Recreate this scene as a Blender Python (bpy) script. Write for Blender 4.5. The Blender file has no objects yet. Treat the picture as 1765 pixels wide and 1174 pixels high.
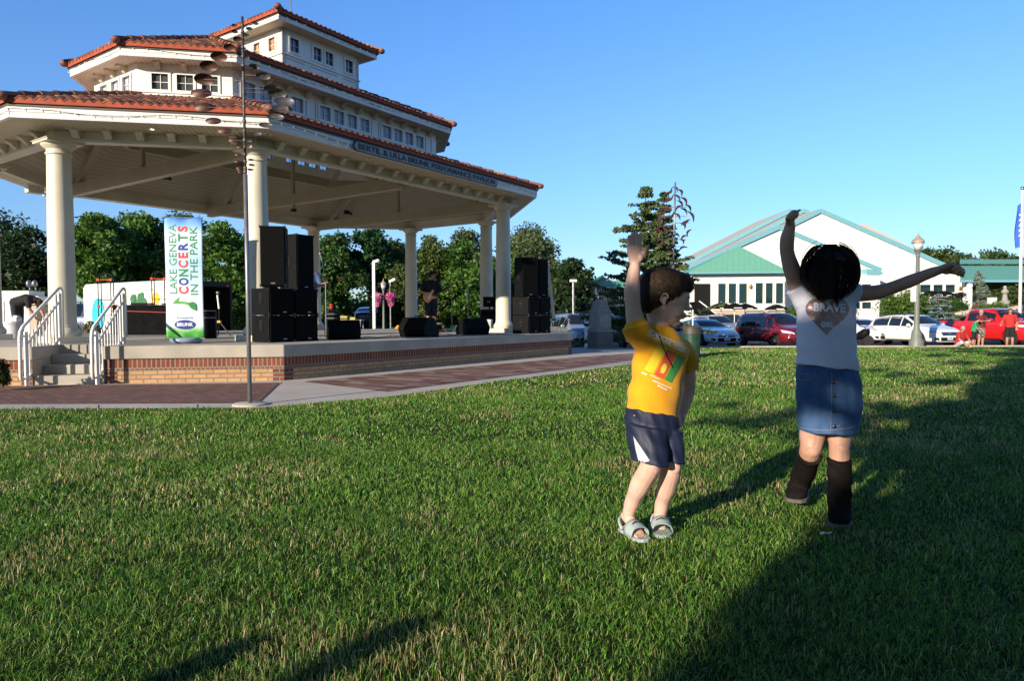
import bpy, bmesh, math, random
import numpy as np
from mathutils import Vector, Matrix, Quaternion
from mathutils.bvhtree import BVHTree
from math import sin, cos, tan, pi, radians as R_, sqrt, atan2, exp

SC = bpy.context.scene
COL = SC.collection
random.seed(11)

# ---------------------------------------------------------------- camera
F_PX, CX0, CY0, CAM_H = 1189.9, 882.5, 587.0, 1.0
PITCH, ROLL = R_(-1.982), R_(-0.168)
cam = bpy.data.cameras.new('camera')
cam.sensor_width = 36; cam.lens = F_PX / 1765 * 36; cam.clip_start = 0.05; cam.clip_end = 3000
cam_o = bpy.data.objects.new('camera', cam); COL.objects.link(cam_o)
cam_o.matrix_world = Matrix.Translation((0, 0, CAM_H)) @ Matrix.Rotation(pi / 2 + PITCH, 4, 'X') @ Matrix.Rotation(ROLL, 4, 'Z')
SC.camera = cam_o

# ---------------------------------------------------------------- sky, sun, exposure
SUN_AZ, SUN_EL = R_(38.0), R_(16.3)      # azimuth the light travels to (from +Y towards +X)
W = bpy.data.worlds.new('World'); SC.world = W; W.use_nodes = True
nt = W.node_tree; nt.nodes.clear()
wo = nt.nodes.new('ShaderNodeOutputWorld'); bg = nt.nodes.new('ShaderNodeBackground')
sk = nt.nodes.new('ShaderNodeTexSky'); sk.sky_type = 'NISHITA'; sk.sun_disc = False
sk.sun_elevation = SUN_EL; sk.sun_rotation = SUN_AZ + pi
sk.altitude = 300; sk.air_density = 1.0; sk.dust_density = 0.15; sk.ozone_density = 2.2
bg.inputs['Strength'].default_value = 0.085
# clear-air grading of the sky by elevation: deeper blue aloft, cyan at the horizon
tcw = nt.nodes.new('ShaderNodeTexCoord'); spw = nt.nodes.new('ShaderNodeSeparateXYZ'); rpw = nt.nodes.new('ShaderNodeValToRGB'); mxw = nt.nodes.new('ShaderNodeMix')
mxw.data_type = 'RGBA'; mxw.blend_type = 'MULTIPLY'; mxw.inputs[0].default_value = 1.0; mxw.clamp_result = False
nt.links.new(tcw.outputs['Generated'], spw.inputs[0]); nt.links.new(spw.outputs[2], rpw.inputs[0])
ew = rpw.color_ramp.elements; ew[0].position = 0.0; ew[0].color = (.36, .46, .66, 1); ew[1].position = .42; ew[1].color = (.45, .73, 1.06, 1)
for pz, cz in ((.75, (.26, .42, .62)), (.09, (.42, .52, .72)), (.19, (.45, .63, .84)), (.27, (.48, .67, .93))):
    kz = ew.new(pz); kz.color = (*cz, 1)
scw = nt.nodes.new('ShaderNodeVectorMath'); scw.operation = 'SCALE'; scw.inputs['Scale'].default_value = 2.05
nt.links.new(sk.outputs[0], mxw.inputs[6]); nt.links.new(rpw.outputs[0], mxw.inputs[7]); nt.links.new(mxw.outputs[2], scw.inputs[0]); # sky colour dimmed by hand on the sun side to cut its fill light
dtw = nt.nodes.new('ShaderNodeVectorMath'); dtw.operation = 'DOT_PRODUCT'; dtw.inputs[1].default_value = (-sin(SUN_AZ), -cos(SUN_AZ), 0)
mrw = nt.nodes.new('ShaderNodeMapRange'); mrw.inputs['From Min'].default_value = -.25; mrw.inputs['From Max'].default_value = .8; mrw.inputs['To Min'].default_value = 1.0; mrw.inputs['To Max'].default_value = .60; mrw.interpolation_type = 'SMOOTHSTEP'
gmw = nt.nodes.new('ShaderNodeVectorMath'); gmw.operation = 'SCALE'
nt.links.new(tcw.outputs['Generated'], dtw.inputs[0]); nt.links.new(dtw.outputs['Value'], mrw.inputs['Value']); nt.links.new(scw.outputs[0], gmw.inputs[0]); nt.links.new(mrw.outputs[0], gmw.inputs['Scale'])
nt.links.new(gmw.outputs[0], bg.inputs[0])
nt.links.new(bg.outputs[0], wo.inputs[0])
sun = bpy.data.lights.new('sun', 'SUN'); sun.energy = 5.0; sun.angle = R_(0.5); sun.color = (1.0, 0.87, 0.70)
sun_o = bpy.data.objects.new('sun', sun); COL.objects.link(sun_o)
SUN_D = Vector((sin(SUN_AZ) * cos(SUN_EL), cos(SUN_AZ) * cos(SUN_EL), -sin(SUN_EL)))
sun_o.rotation_euler = SUN_D.to_track_quat('-Z', 'Y').to_euler()
sun_o.location = (-20, -25, 14)
SC.view_settings.view_transform = 'Standard'; SC.view_settings.look = 'None'
SC.view_settings.exposure = 0.56; SC.view_settings.gamma = 1.0
SC.cycles.use_denoising = True
SC.cycles.max_bounces = 6; SC.cycles.transparent_max_bounces = 12

# ---------------------------------------------------------------- pixel -> world
_cr, _sr = cos(ROLL), sin(ROLL)
def ray(px, py):
    x, y = px - CX0, py - CY0
    x0 = x * _cr + y * _sr; y0 = -x * _sr + y * _cr
    return Vector((x0, 0, 0)) + Vector((0, -sin(PITCH), cos(PITCH))) * (-y0) + Vector((0, cos(PITCH), sin(PITCH))) * F_PX
def at(px, py, d):
    r = ray(px, py); r = r * (d / r.y)
    return Vector((r.x, r.y, r.z + CAM_H))
def G(px, py, z=0.0):
    r = ray(px, py); t = (z - CAM_H) / r.z
    return Vector((r.x * t, r.y * t, z))
KN = [(-400, 0), (18.5, 0), (24, -.15), (30, -.40), (36, -.6), (900, -.6)]
def zg(y):
    for (a, za), (b, zb) in zip(KN, KN[1:]):
        if y <= b: return za + (zb - za) * (y - a) / (b - a)
    return KN[-1][1]

# ---------------------------------------------------------------- materials
def _new(name):
    m = bpy.data.materials.new(name); m.use_nodes = True
    n = m.node_tree.nodes; b = n['Principled BSDF']
    return m, n, m.node_tree.links, b
def _rgb(c): return (c[0], c[1], c[2], 1.0)
def mat(name, col, rough=.6, metal=0.0, var=.12, scale=6.0, bump=0.0, bscale=40.0, col2=None, spec=.5, coat=0.0, sheen=0.0, trans=0.0, coords='Object', detail=4.0):
    """principled material with a soft two-tone noise in its base colour and an optional bump"""
    m, n, l, b = _new(name)
    tc = n.new('ShaderNodeTexCoord'); nz = n.new('ShaderNodeTexNoise'); nz.inputs['Scale'].default_value = scale; nz.inputs['Detail'].default_value = detail
    l.new(tc.outputs[coords], nz.inputs['Vector'])
    rp = n.new('ShaderNodeValToRGB'); rp.color_ramp.elements[0].position = .3; rp.color_ramp.elements[1].position = .7
    c2 = col2 if col2 else [min(1, c * (1 + var)) for c in col]
    c1 = col if col2 else [c * (1 - var) for c in col]
    rp.color_ramp.elements[0].color = _rgb(c1); rp.color_ramp.elements[1].color = _rgb(c2)
    l.new(nz.outputs[0], rp.inputs[0]); l.new(rp.outputs[0], b.inputs['Base Color'])
    b.inputs['Roughness'].default_value = rough; b.inputs['Metallic'].default_value = metal
    b.inputs['Specular IOR Level'].default_value = spec
    b.inputs['Coat Weight'].default_value = coat
    b.inputs['Sheen Weight'].default_value = sheen
    b.inputs['Transmission Weight'].default_value = trans
    if bump:
        nb = n.new('ShaderNodeTexNoise'); nb.inputs['Scale'].default_value = bscale; nb.inputs['Detail'].default_value = 5
        l.new(tc.outputs[coords], nb.inputs['Vector'])
        bp = n.new('ShaderNodeBump'); bp.inputs['Strength'].default_value = bump; bp.inputs['Distance'].default_value = .01
        l.new(nb.outputs[0], bp.inputs['Height']); l.new(bp.outputs[0], b.inputs['Normal'])
    return m
def mat_attr(name, rough=.6, spec=.3, bump=0.0, bscale=60, transl=0.0, gain=1.0):
    """base colour from the mesh's per-piece 'tint' attribute (tile, leaf or blade colour)"""
    m, n, l, b = _new(name)
    a = n.new('ShaderNodeAttribute'); a.attribute_name = 'tint'
    l.new(a.outputs['Color'], b.inputs['Base Color'])
    b.inputs['Roughness'].default_value = rough; b.inputs['Specular IOR Level'].default_value = spec
    if bump:
        tc = n.new('ShaderNodeTexCoord')
        nb = n.new('ShaderNodeTexNoise'); nb.inputs['Scale'].default_value = bscale
        l.new(tc.outputs['Object'], nb.inputs['Vector'])
        bp = n.new('ShaderNodeBump'); bp.inputs['Strength'].default_value = bump; bp.inputs['Distance'].default_value = .01
        l.new(nb.outputs[0], bp.inputs['Height']); l.new(bp.outputs[0], b.inputs['Normal'])
    if transl:
        tr = n.new('ShaderNodeBsdfTranslucent'); l.new(a.outputs['Color'], tr.inputs['Color'])
        mx = n.new('ShaderNodeMixShader'); mx.inputs[0].default_value = transl
        l.new(b.outputs[0], mx.inputs[1]); l.new(tr.outputs[0], mx.inputs[2])
        l.new(mx.outputs[0], n['Material Output'].inputs['Surface'])
    return m
def mat_brick(name, c1, c2, mortar, bw, bh, mortar_size=.012, rot=0.0, bias=0.0, bump=.5, offset=.5):
    """brick texture laid out in metres on the mesh's UVs"""
    m, n, l, b = _new(name)
    uv = n.new('ShaderNodeUVMap'); mp = n.new('ShaderNodeMapping'); mp.inputs['Rotation'].default_value[2] = rot
    br = n.new('ShaderNodeTexBrick'); br.inputs['Scale'].default_value = 1.0
    br.inputs['Brick Width'].default_value = bw; br.inputs['Row Height'].default_value = bh
    br.inputs['Mortar Size'].default_value = mortar_size; br.inputs['Mortar Smooth'].default_value = .2; br.inputs['Bias'].default_value = bias
    br.offset = offset
    br.inputs['Color1'].default_value = _rgb(c1); br.inputs['Color2'].default_value = _rgb(c2); br.inputs['Mortar'].default_value = _rgb(mortar)
    l.new(uv.outputs[0], mp.inputs[0]); l.new(mp.outputs[0], br.inputs['Vector'])
    nz = n.new('ShaderNodeTexNoise'); nz.inputs['Scale'].default_value = 9; nz.inputs['Detail'].default_value = 6; l.new(mp.outputs[0], nz.inputs['Vector'])
    mx = n.new('ShaderNodeMix'); mx.data_type = 'RGBA'; mx.blend_type = 'MULTIPLY'; mx.inputs[0].default_value = .55
    l.new(br.outputs['Color'], mx.inputs[6]); 
    rp = n.new('ShaderNodeValToRGB'); rp.color_ramp.elements[0].color = (.55, .55, .55, 1); rp.color_ramp.elements[1].color = (1.25, 1.25, 1.25, 1)
    l.new(nz.outputs[0], rp.inputs[0]); l.new(rp.outputs[0], mx.inputs[7]); l.new(mx.outputs[2], b.inputs['Base Color'])
    b.inputs['Roughness'].default_value = .85; b.inputs['Specular IOR Level'].default_value = .2
    bp = n.new('ShaderNodeBump'); bp.inputs['Strength'].default_value = bump; bp.inputs['Distance'].default_value = .006; bp.invert = True
    l.new(br.outputs['Fac'], bp.inputs['Height']); l.new(bp.outputs[0], b.inputs['Normal'])
    return m
def mat_boards(name, col, pitch=.09, axis='X', dark=.45):
    """painted boards: thin grooves at a fixed pitch along the UV's first axis"""
    m, n, l, b = _new(name)
    uv = n.new('ShaderNodeUVMap'); sp = n.new('ShaderNodeSeparateXYZ'); l.new(uv.outputs[0], sp.inputs[0])
    md = n.new('ShaderNodeMath'); md.operation = 'PINGPONG'; md.inputs[1].default_value = pitch / 2
    l.new(sp.outputs[0 if axis == 'X' else 1], md.inputs[0])
    lt = n.new('ShaderNodeMath'); lt.operation = 'LESS_THAN'; lt.inputs[1].default_value = .006; l.new(md.outputs[0], lt.inputs[0])
    nz = n.new('ShaderNodeTexNoise'); nz.inputs['Scale'].default_value = 2.5; l.new(uv.outputs[0], nz.inputs['Vector'])
    rp = n.new('ShaderNodeValToRGB'); rp.color_ramp.elements[0].color = _rgb([c * .9 for c in col]); rp.color_ramp.elements[1].color = _rgb([min(1, c * 1.07) for c in col])
    l.new(nz.outputs[0], rp.inputs[0])
    mx = n.new('ShaderNodeMix'); mx.data_type = 'RGBA'; l.new(lt.outputs[0], mx.inputs[0]); l.new(rp.outputs[0], mx.inputs[6]); mx.inputs[7].default_value = _rgb([c * dark for c in col])
    l.new(mx.outputs[2], b.inputs['Base Color']); b.inputs['Roughness'].default_value = .55
    bp = n.new('ShaderNodeBump'); bp.inputs['Strength'].default_value = .6; bp.inputs['Distance'].default_value = .006; bp.invert = True
    l.new(lt.outputs[0], bp.inputs['Height']); l.new(bp.outputs[0], b.inputs['Normal'])
    return m
def mat_glass(name, col=(.02, .025, .03), clear=.0, rough=.03, ior=1.5):
    """window glass: mirror-like dark pane, part of the light passes when clear > 0"""
    m, n, l, b = _new(name)
    b.inputs['Base Color'].default_value = _rgb(col); b.inputs['Roughness'].default_value = rough
    b.inputs['Specular IOR Level'].default_value = .8; b.inputs['IOR'].default_value = ior
    if clear:
        tr = n.new('ShaderNodeBsdfTransparent'); tr.inputs[0].default_value = (.85, .9, .95, 1)
        mx = n.new('ShaderNodeMixShader'); mx.inputs[0].default_value = clear
        l.new(b.outputs[0], mx.inputs[1]); l.new(tr.outputs[0], mx.inputs[2]); l.new(mx.outputs[0], n['Material Output'].inputs['Surface'])
    return m
def mat_emit(name, col, s):
    m, n, l, b = _new(name); b.inputs['Emission Color'].default_value = _rgb(col); b.inputs['Emission Strength'].default_value = s; return m

M = {}
M['white'] = mat('white_paint', (.80, .775, .72), .45, var=.08, scale=2.2, bump=.08, detail=9)
M['cream'] = mat('cream_paint', (.65, .60, .475), .45, var=.10, scale=1.8, bump=.08, detail=9)
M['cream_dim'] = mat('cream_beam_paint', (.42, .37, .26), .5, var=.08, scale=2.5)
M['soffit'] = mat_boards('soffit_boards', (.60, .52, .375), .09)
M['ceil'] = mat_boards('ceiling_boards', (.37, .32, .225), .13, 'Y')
M['gutter'] = mat('brown_drip_edge', (.07, .045, .04), .5)
M['clay_edge'] = mat('clay_birdstop', (.36, .062, .024), .75, var=.2, scale=9)
M['tile'] = mat_attr('clay_tiles', .7, .25, .3, 30)
M['concrete'] = mat('weathered_concrete', (.34, .31, .26), .9, var=.2, scale=2.2, bump=.25, bscale=60, detail=9, col2=(.47, .43, .36))
M['pave'] = mat('pale_concrete_paving', (.42, .38, .33), .9, scale=1.6, bump=.2, bscale=80, detail=9, col2=(.52, .47, .41))
M['soldier'] = mat_brick('soldier_course_brick', (.26, .075, .04), (.17, .055, .035), (.27, .22, .17), .067, .235, .010)
M['stretch'] = mat_brick('tan_face_brick', (.55, .33, .165), (.46, .26, .125), (.22, .19, .15), .20, .0667, .009)
M['darkbrick'] = mat_brick('dark_quoin_brick', (.22, .075, .045), (.13, .05, .035), (.24, .2, .16), .20, .0667, .010)
M['pavers'] = mat_brick('red_brick_pavers', (.25, .135, .11), (.165, .088, .072), (.11, .085, .075), .2, .1, .008, rot=.8, bump=.3)
M['pavers2'] = mat_brick('mixed_brick_pavers', (.19, .085, .068), (.46, .38, .29), (.14, .10, .085), .40, .20, .012, rot=.61, bias=-.35, bump=.3)
M['asphalt'] = mat('asphalt', (.055, .055, .058), .9, var=.25, scale=1.3, bump=.3, bscale=90)
M['black'] = mat('black_speaker_paint', (.0045, .0048, .0055), .6, var=.4, scale=9, bump=.25, bscale=220, spec=.12)
M['grille'] = mat('black_speaker_grille', (.0035, .0037, .0042), .75, var=.3, scale=50, bump=.4, bscale=500, spec=.08)
M['blackcloth'] = mat('black_cloth', (.008, .008, .009), .95, var=.3, scale=7, spec=.1)
M['blackmetal'] = mat('black_metal', (.014, .014, .015), .4, metal=.3)
M['steel'] = mat('galvanised_steel', (.26, .26, .27), .45, metal=.6, var=.25, scale=5)
M['rust'] = mat('rusted_copper', (.075, .030, .022), .5, metal=.25, var=.4, scale=9)
M['cupin'] = mat('tarnished_cup', (.17, .16, .16), .35, metal=.6, var=.3, scale=7)
M['bark'] = mat('bark', (.11, .08, .055), .95, var=.35, scale=5, bump=.8, bscale=14)
M['leaf'] = mat_attr('leaf_surface', .5, .35, transl=.32)
M['grass'] = mat_attr('grass_blade', .42, .45, transl=.40)
M['paintgreen'] = mat('dark_green_enamel', (.022, .07, .05), .4)
M['glass_dark'] = mat_glass('dark_window_glass', (.012, .016, .02))
M['glass_clear'] = mat_glass('clerestory_glass', (.10, .12, .14), clear=.45)
M['glass_blue'] = mat_glass('cupola_glass', (.06, .06, .12))
M['glass_amber'] = mat('amber_pane', (.42, .22, .10), .2, var=.5, scale=14)  # mottled amber base colour, no emission
M['tyre'] = mat('tyre_rubber', (.014, .014, .014), .85, bump=.2)
M['rim'] = mat('alloy_rim', (.45, .45, .46), .3, metal=.8)
M['chrome'] = mat('chrome', (.7, .7, .72), .12, metal=1.0, var=.02)
M['lampglass'] = mat('headlamp_glass', (.55, .56, .58), .1, spec=.8, var=.25, scale=12)
M['redlens'] = mat('tail_lamp_lens', (.45, .02, .015), .15)
M['teal'] = mat('teal_roof_metal', (.075, .30, .245), .45, var=.1, scale=1.0)
M['tealtrim'] = mat('teal_trim', (.16, .38, .44), .5, var=.06)
M['stucco'] = mat('white_stucco', (.80, .765, .69), .9, var=.03, scale=2, bump=.1)
M['stucco_tan'] = mat('tan_stucco', (.46, .38, .29), .9, var=.06, scale=1, bump=.1)
M['stone'] = mat('grey_carved_stone', (.27, .25, .22), .9, scale=4, bump=.5, bscale=30, col2=(.36, .34, .30))
M['skin_pale'] = mat('pale_child_skin', (.63, .37, .29), .5, scale=16, col2=(.72, .47, .38), spec=.35, bump=.05)
M['skin_tan'] = mat('tan_child_skin', (.43, .235, .165), .5, scale=14, col2=(.51, .30, .215), spec=.35, bump=.05)
M['skin_adult'] = mat('sunburnt_skin', (.42, .20, .13), .5, var=.08)

# ---------------------------------------------------------------- object helpers
def setp(o, **kw):
    for k, v in kw.items():
        if v is not None: o[k] = v
    return o
def thing(name, label, cat, loc=(0, 0, 0), rz=0.0, group=None):
    o = bpy.data.objects.new(name, None); COL.objects.link(o)
    o.empty_display_size = .3; o.location = loc; o.rotation_euler = (0, 0, rz)
    return setp(o, label=label, category=cat, group=group)
def tag(o, label, cat, group=None): return setp(o, label=label, category=cat, group=group)
class MB:
    """collects verts, faces and UVs, then links them as ONE mesh object"""
    def __init__(s): s.v = []; s.f = []; s.uv = {}
    def add(s, vs, fs, uvs=None):
        b = len(s.v); s.v += [tuple(v) for v in vs]
        for i, f in enumerate(fs):
            if uvs: s.uv[len(s.f)] = uvs[i]
            s.f.append(tuple(b + k for k in f))
        return s
    def box(s, c, h, M4=None):
        """centre c, half sizes h; optional matrix"""
        vs = [Vector((c[0] + sx * h[0], c[1] + sy * h[1], c[2] + sz * h[2])) for sx in (-1, 1) for sy in (-1, 1) for sz in (-1, 1)]
        if M4: vs = [M4 @ v for v in vs]
        return s.add(vs, [(0, 1, 3, 2), (4, 6, 7, 5), (0, 4, 5, 1), (2, 3, 7, 6), (0, 2, 6, 4), (1, 5, 7, 3)])
    def bar(s, a, b, w, h=None, up=(0, 0, 1)):
        """rectangular bar from a to b, width w, height h"""
        a, b = Vector(a), Vector(b); h = h or w; d = (b - a).normalized(); up = Vector(up)
        x = d.cross(up); x = x.normalized() if x.length > 1e-4 else Vector((1, 0, 0)); y = x.cross(d).normalized()
        vs = [p + x * (sx * w / 2) + y * (sy * h / 2) for p in (a, b) for sx, sy in ((-1, -1), (1, -1), (1, 1), (-1, 1))]
        return s.add(vs, [(0, 3, 2, 1), (4, 5, 6, 7), (0, 1, 5, 4), (1, 2, 6, 5), (2, 3, 7, 6), (3, 0, 4, 7)])
    def tube(s, pts, r, n=8, caps=True):
        """tube through pts; r one radius or a list"""
        pts = [Vector(p) for p in pts]; k = len(pts); rs = r if isinstance(r, (list, tuple)) else [r] * k
        ref = None; b = len(s.v); vs = []; fs = []
        for i, p in enumerate(pts):
            d = (pts[min(i + 1, k - 1)] - pts[max(i - 1, 0)]).normalized()
            if ref is None: ref = Vector((1, 0, 0)) if abs(d.x) < .8 else Vector((0, 1, 0))
            x = (ref - d * ref.dot(d)).normalized(); ref = x; y = d.cross(x)
            for j in range(n):
                t = 2 * pi * j / n; vs.append(p + (x * cos(t) + y * sin(t)) * rs[i])
        for i in range(k - 1):
            for j in range(n): fs.append((i * n + j, i * n + (j + 1) % n, (i + 1) * n + (j + 1) % n, (i + 1) * n + j))
        if caps: fs.append(tuple(range(n - 1, -1, -1))); fs.append(tuple((k - 1) * n + j for j in range(n)))
        return s.add(vs, fs)
    def lathe(s, prof, c=(0, 0, 0), n=24, M4=None, sq=False):
        """revolve (r, z) profile about the z axis at c"""
        vs = []; fs = []; k = len(prof)
        for r, z in prof:
            for j in range(n):
                t = 2 * pi * j / n; v = Vector((c[0] + r * cos(t), c[1] + r * sin(t), c[2] + z)); vs.append(M4 @ v if M4 else v)
        for i in range(k - 1):
            for j in range(n): fs.append((i * n + j, i * n + (j + 1) % n, (i + 1) * n + (j + 1) % n, (i + 1) * n + j))
        fs.append(tuple(range(n - 1, -1, -1))); fs.append(tuple((k - 1) * n + j for j in range(n)))
        return s.add(vs, fs)
    def ell(s, c, r, n=14, m=9, M4=None):
        """ellipsoid, centre c, radii r (tuple), optional matrix applied to unit directions"""
        c = Vector(c); r = r if hasattr(r, '__len__') else (r, r, r); vs = []; fs = []
        def P(t, p):
            v = Vector((r[0] * sin(p) * cos(t), r[1] * sin(p) * sin(t), r[2] * cos(p)))
            return c + ((M4 @ v) if M4 else v)
        vs.append(P(0, 0))
        for i in range(1, m):
            for j in range(n): vs.append(P(2 * pi * j / n, pi * i / m))
        vs.append(P(0, pi)); L = len(vs) - 1
        for j in range(n): fs.append((0, 1 + j, 1 + (j + 1) % n)); fs.append((L, L - n + (j + 1) % n, L - n + j))
        for i in range(m - 2):
            for j in range(n): a = 1 + i * n; fs.append((a + j, a + n + j, a + n + (j + 1) % n, a + (j + 1) % n))
        return s.add(vs, fs)
    def prism(s, poly, z0, z1):
        """vertical prism over a 2-D polygon"""
        n = len(poly); vs = [(p[0], p[1], z0) for p in poly] + [(p[0], p[1], z1) for p in poly]
        fs = [tuple(range(n - 1, -1, -1)), tuple(range(n, 2 * n))] + [(i, (i + 1) % n, n + (i + 1) % n, n + i) for i in range(n)]
        return s.add(vs, fs)
    def wallquad(s, a, b, z0, z1, u0=0.0):
        """vertical quad with UVs in metres"""
        a, b = Vector(a), Vector(b); L = (b - a).length
        return s.add([(a.x, a.y, z0), (b.x, b.y, z0), (b.x, b.y, z1), (a.x, a.y, z1)], [(0, 1, 2, 3)], [[(u0, z0), (u0 + L, z0), (u0 + L, z1), (u0, z1)]])
    def build(s, name, m, parent=None, smooth=False, bevel=0.0, subd=0, sharp=None):
        me = bpy.data.meshes.new(name); me.from_pydata(s.v, [], s.f); me.update()
        if s.uv:
            ul = me.uv_layers.new(name='UVMap')
            for i, p in enumerate(me.polygons):
                if i in s.uv:
                    for k, li in enumerate(p.loop_indices): ul.data[li].uv = s.uv[i][k]
        return link(name, me, m, parent, smooth, bevel, subd, sharp)
def link(name, me, m, parent=None, smooth=False, bevel=0.0, subd=0, sharp=None):
    if m: me.materials.append(m if not isinstance(m, str) else M[m])
    bm = bmesh.new(); bm.from_mesh(me); bmesh.ops.recalc_face_normals(bm, faces=bm.faces[:]) if len(bm.faces) < 60000 and not me.uv_layers else None
    bm.to_mesh(me); bm.free()
    if smooth or subd:
        me.polygons.foreach_set('use_smooth', [True] * len(me.polygons))
        if sharp: me.set_sharp_from_angle(angle=R_(sharp))
    o = bpy.data.objects.new(name, me); COL.objects.link(o)
    if parent: o.parent = parent
    if bevel: b = o.modifiers.new('b', 'BEVEL'); b.width = bevel; b.segments = 2; b.limit_method = 'ANGLE'; b.angle_limit = R_(40)
    if subd: sd = o.modifiers.new('s', 'SUBSURF'); sd.levels = subd; sd.render_levels = subd
    return o
def bake(o):
    """replace an object's mesh by its evaluated (modified) one"""
    bpy.context.view_layer.update(); dg = bpy.context.evaluated_depsgraph_get()
    me = bpy.data.meshes.new_from_object(o.evaluated_get(dg)); o.modifiers.clear(); old = o.data; o.data = me; bpy.data.meshes.remove(old)
    return o
def fused(mb, voxel, smooth=4, fac=.5, disp=None):
    """melt the overlapping pieces of mb into one continuous surface; returns a mesh"""
    me = bpy.data.meshes.new('t'); me.from_pydata(mb.v, [], mb.f)
    o = bpy.data.objects.new('t', me); COL.objects.link(o)
    r = o.modifiers.new('r', 'REMESH'); r.mode = 'VOXEL'; r.voxel_size = voxel
    if smooth: s = o.modifiers.new('s', 'SMOOTH'); s.iterations = smooth; s.factor = fac
    bpy.context.view_layer.update(); dg = bpy.context.evaluated_depsgraph_get()
    out = bpy.data.meshes.new_from_object(o.evaluated_get(dg)); bpy.data.objects.remove(o); bpy.data.meshes.remove(me)
    out.polygons.foreach_set('use_smooth', [True] * len(out.polygons))
    return out
def put(name, me, m, parent=None, smooth=True):
    me.name = name
    if m and not me.materials: me.materials.append(m if not isinstance(m, str) else M[m])
    o = bpy.data.objects.new(name, me); COL.objects.link(o)
    if smooth: me.polygons.foreach_set('use_smooth', [True] * len(me.polygons))
    if parent: o.parent = parent
    return o
def dup(root, loc, rz=None, label=None, scale=None):
    r = root.copy(); COL.objects.link(r); r.location = loc
    if rz is not None: r.rotation_euler = (0, 0, rz)
    if label: r['label'] = label
    if scale: r.scale = (scale,) * 3
    for ch in list(root.children):
        c = ch.copy(); COL.objects.link(c); c.parent = r
        for g in ch.children: d = g.copy(); COL.objects.link(d); d.parent = c
    return r
def unlocal(verts, root):
    """world verts -> the local frame of a thing that has only location and z rotation"""
    Mi = (Matrix.Translation(root.location) @ Matrix.Rotation(root.rotation_euler.z, 4, 'Z')).inverted()
    return [Mi @ Vector(v) for v in verts]
def text_geo(s, size=1.0, bold=0.0, depth=.004, spacing=1.0):
    """letters of a line of text as (verts, faces), centred at 0 in the XY plane"""
    cu = bpy.data.curves.new('t', 'FONT'); cu.body = s; cu.size = size; cu.align_x = 'CENTER'; cu.align_y = 'CENTER'
    cu.extrude = depth / 2; cu.offset = bold; cu.space_character = spacing; cu.resolution_u = 3
    o = bpy.data.objects.new('t', cu); COL.objects.link(o); bpy.context.view_layer.update()
    me = bpy.data.meshes.new_from_object(o.evaluated_get(bpy.context.evaluated_depsgraph_get()))
    vs = [v.co.copy() for v in me.vertices]; fs = [tuple(p.vertices) for p in me.polygons]
    bpy.data.objects.remove(o); bpy.data.curves.remove(cu); bpy.data.meshes.remove(me)
    return vs, fs
def fast_mesh(name, co, quads=None, tris=None, tint=None, m=None, parent=None, smooth=False):
    """numpy mesh with a per-vertex 'tint' colour"""
    me = bpy.data.meshes.new(name); nv = len(co); me.vertices.add(nv); me.vertices.foreach_set('co', np.ascontiguousarray(co, dtype=np.float32).ravel())
    parts = []; starts = []; tot = 0; loops = []
    for arr, k in ((quads, 4), (tris, 3)):
        if arr is not None and len(arr):
            loops.append(arr.ravel()); starts.append(tot + np.arange(len(arr)) * k); tot += arr.size
    lp = np.concatenate(loops).astype(np.int32); st = np.concatenate(starts).astype(np.int32)
    me.loops.add(len(lp)); me.loops.foreach_set('vertex_index', lp)
    me.polygons.add(len(st)); me.polygons.foreach_set('loop_start', st)
    me.update(calc_edges=True)
    if smooth: me.polygons.foreach_set('use_smooth', np.ones(len(st), dtype=bool))
    if tint is not None:
        a = me.color_attributes.new('tint', 'FLOAT_COLOR', 'POINT'); c4 = np.ones((nv, 4), dtype=np.float32); c4[:, :3] = tint; a.data.foreach_set('color', c4.ravel())
    if m: me.materials.append(M[m] if isinstance(m, str) else m)
    o = bpy.data.objects.new(name, me); COL.objects.link(o)
    if parent: o.parent = parent
    return o
M['lamp_warm'] = mat_emit('lit_downlight', (1, .86, .62), 3.0)
M['bulb'] = mat_emit('warm_string_bulb', (1, .72, .38), .25)
# ================================================================ ground
def sheet(name, poly, off, m, kind='structure', label=None):
    """flat-laid sheet over a 2-D polygon, following the gentle fall of the ground"""
    bm = bmesh.new(); vs = [bm.verts.new((p[0], p[1], 0)) for p in poly]; bm.faces.new(vs)
    for y, _ in KN[1:-1]:
        bmesh.ops.bisect_plane(bm, geom=bm.verts[:] + bm.edges[:] + bm.faces[:], plane_co=(0, y, 0), plane_no=(0, 1, 0))
    ul = bm.loops.layers.uv.new('UVMap')
    for v in bm.verts: v.co.z = zg(v.co.y) + off
    for f in bm.faces:
        if f.normal.z < 0: f.normal_flip()
        for l in f.loops: l[ul].uv = (l.vert.co.x, l.vert.co.y)
    me = bpy.data.meshes.new(name); bm.to_mesh(me); bm.free(); me.materials.append(m)
    o = bpy.data.objects.new(name, me); COL.objects.link(o)
    o['kind'] = kind
    return o

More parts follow.
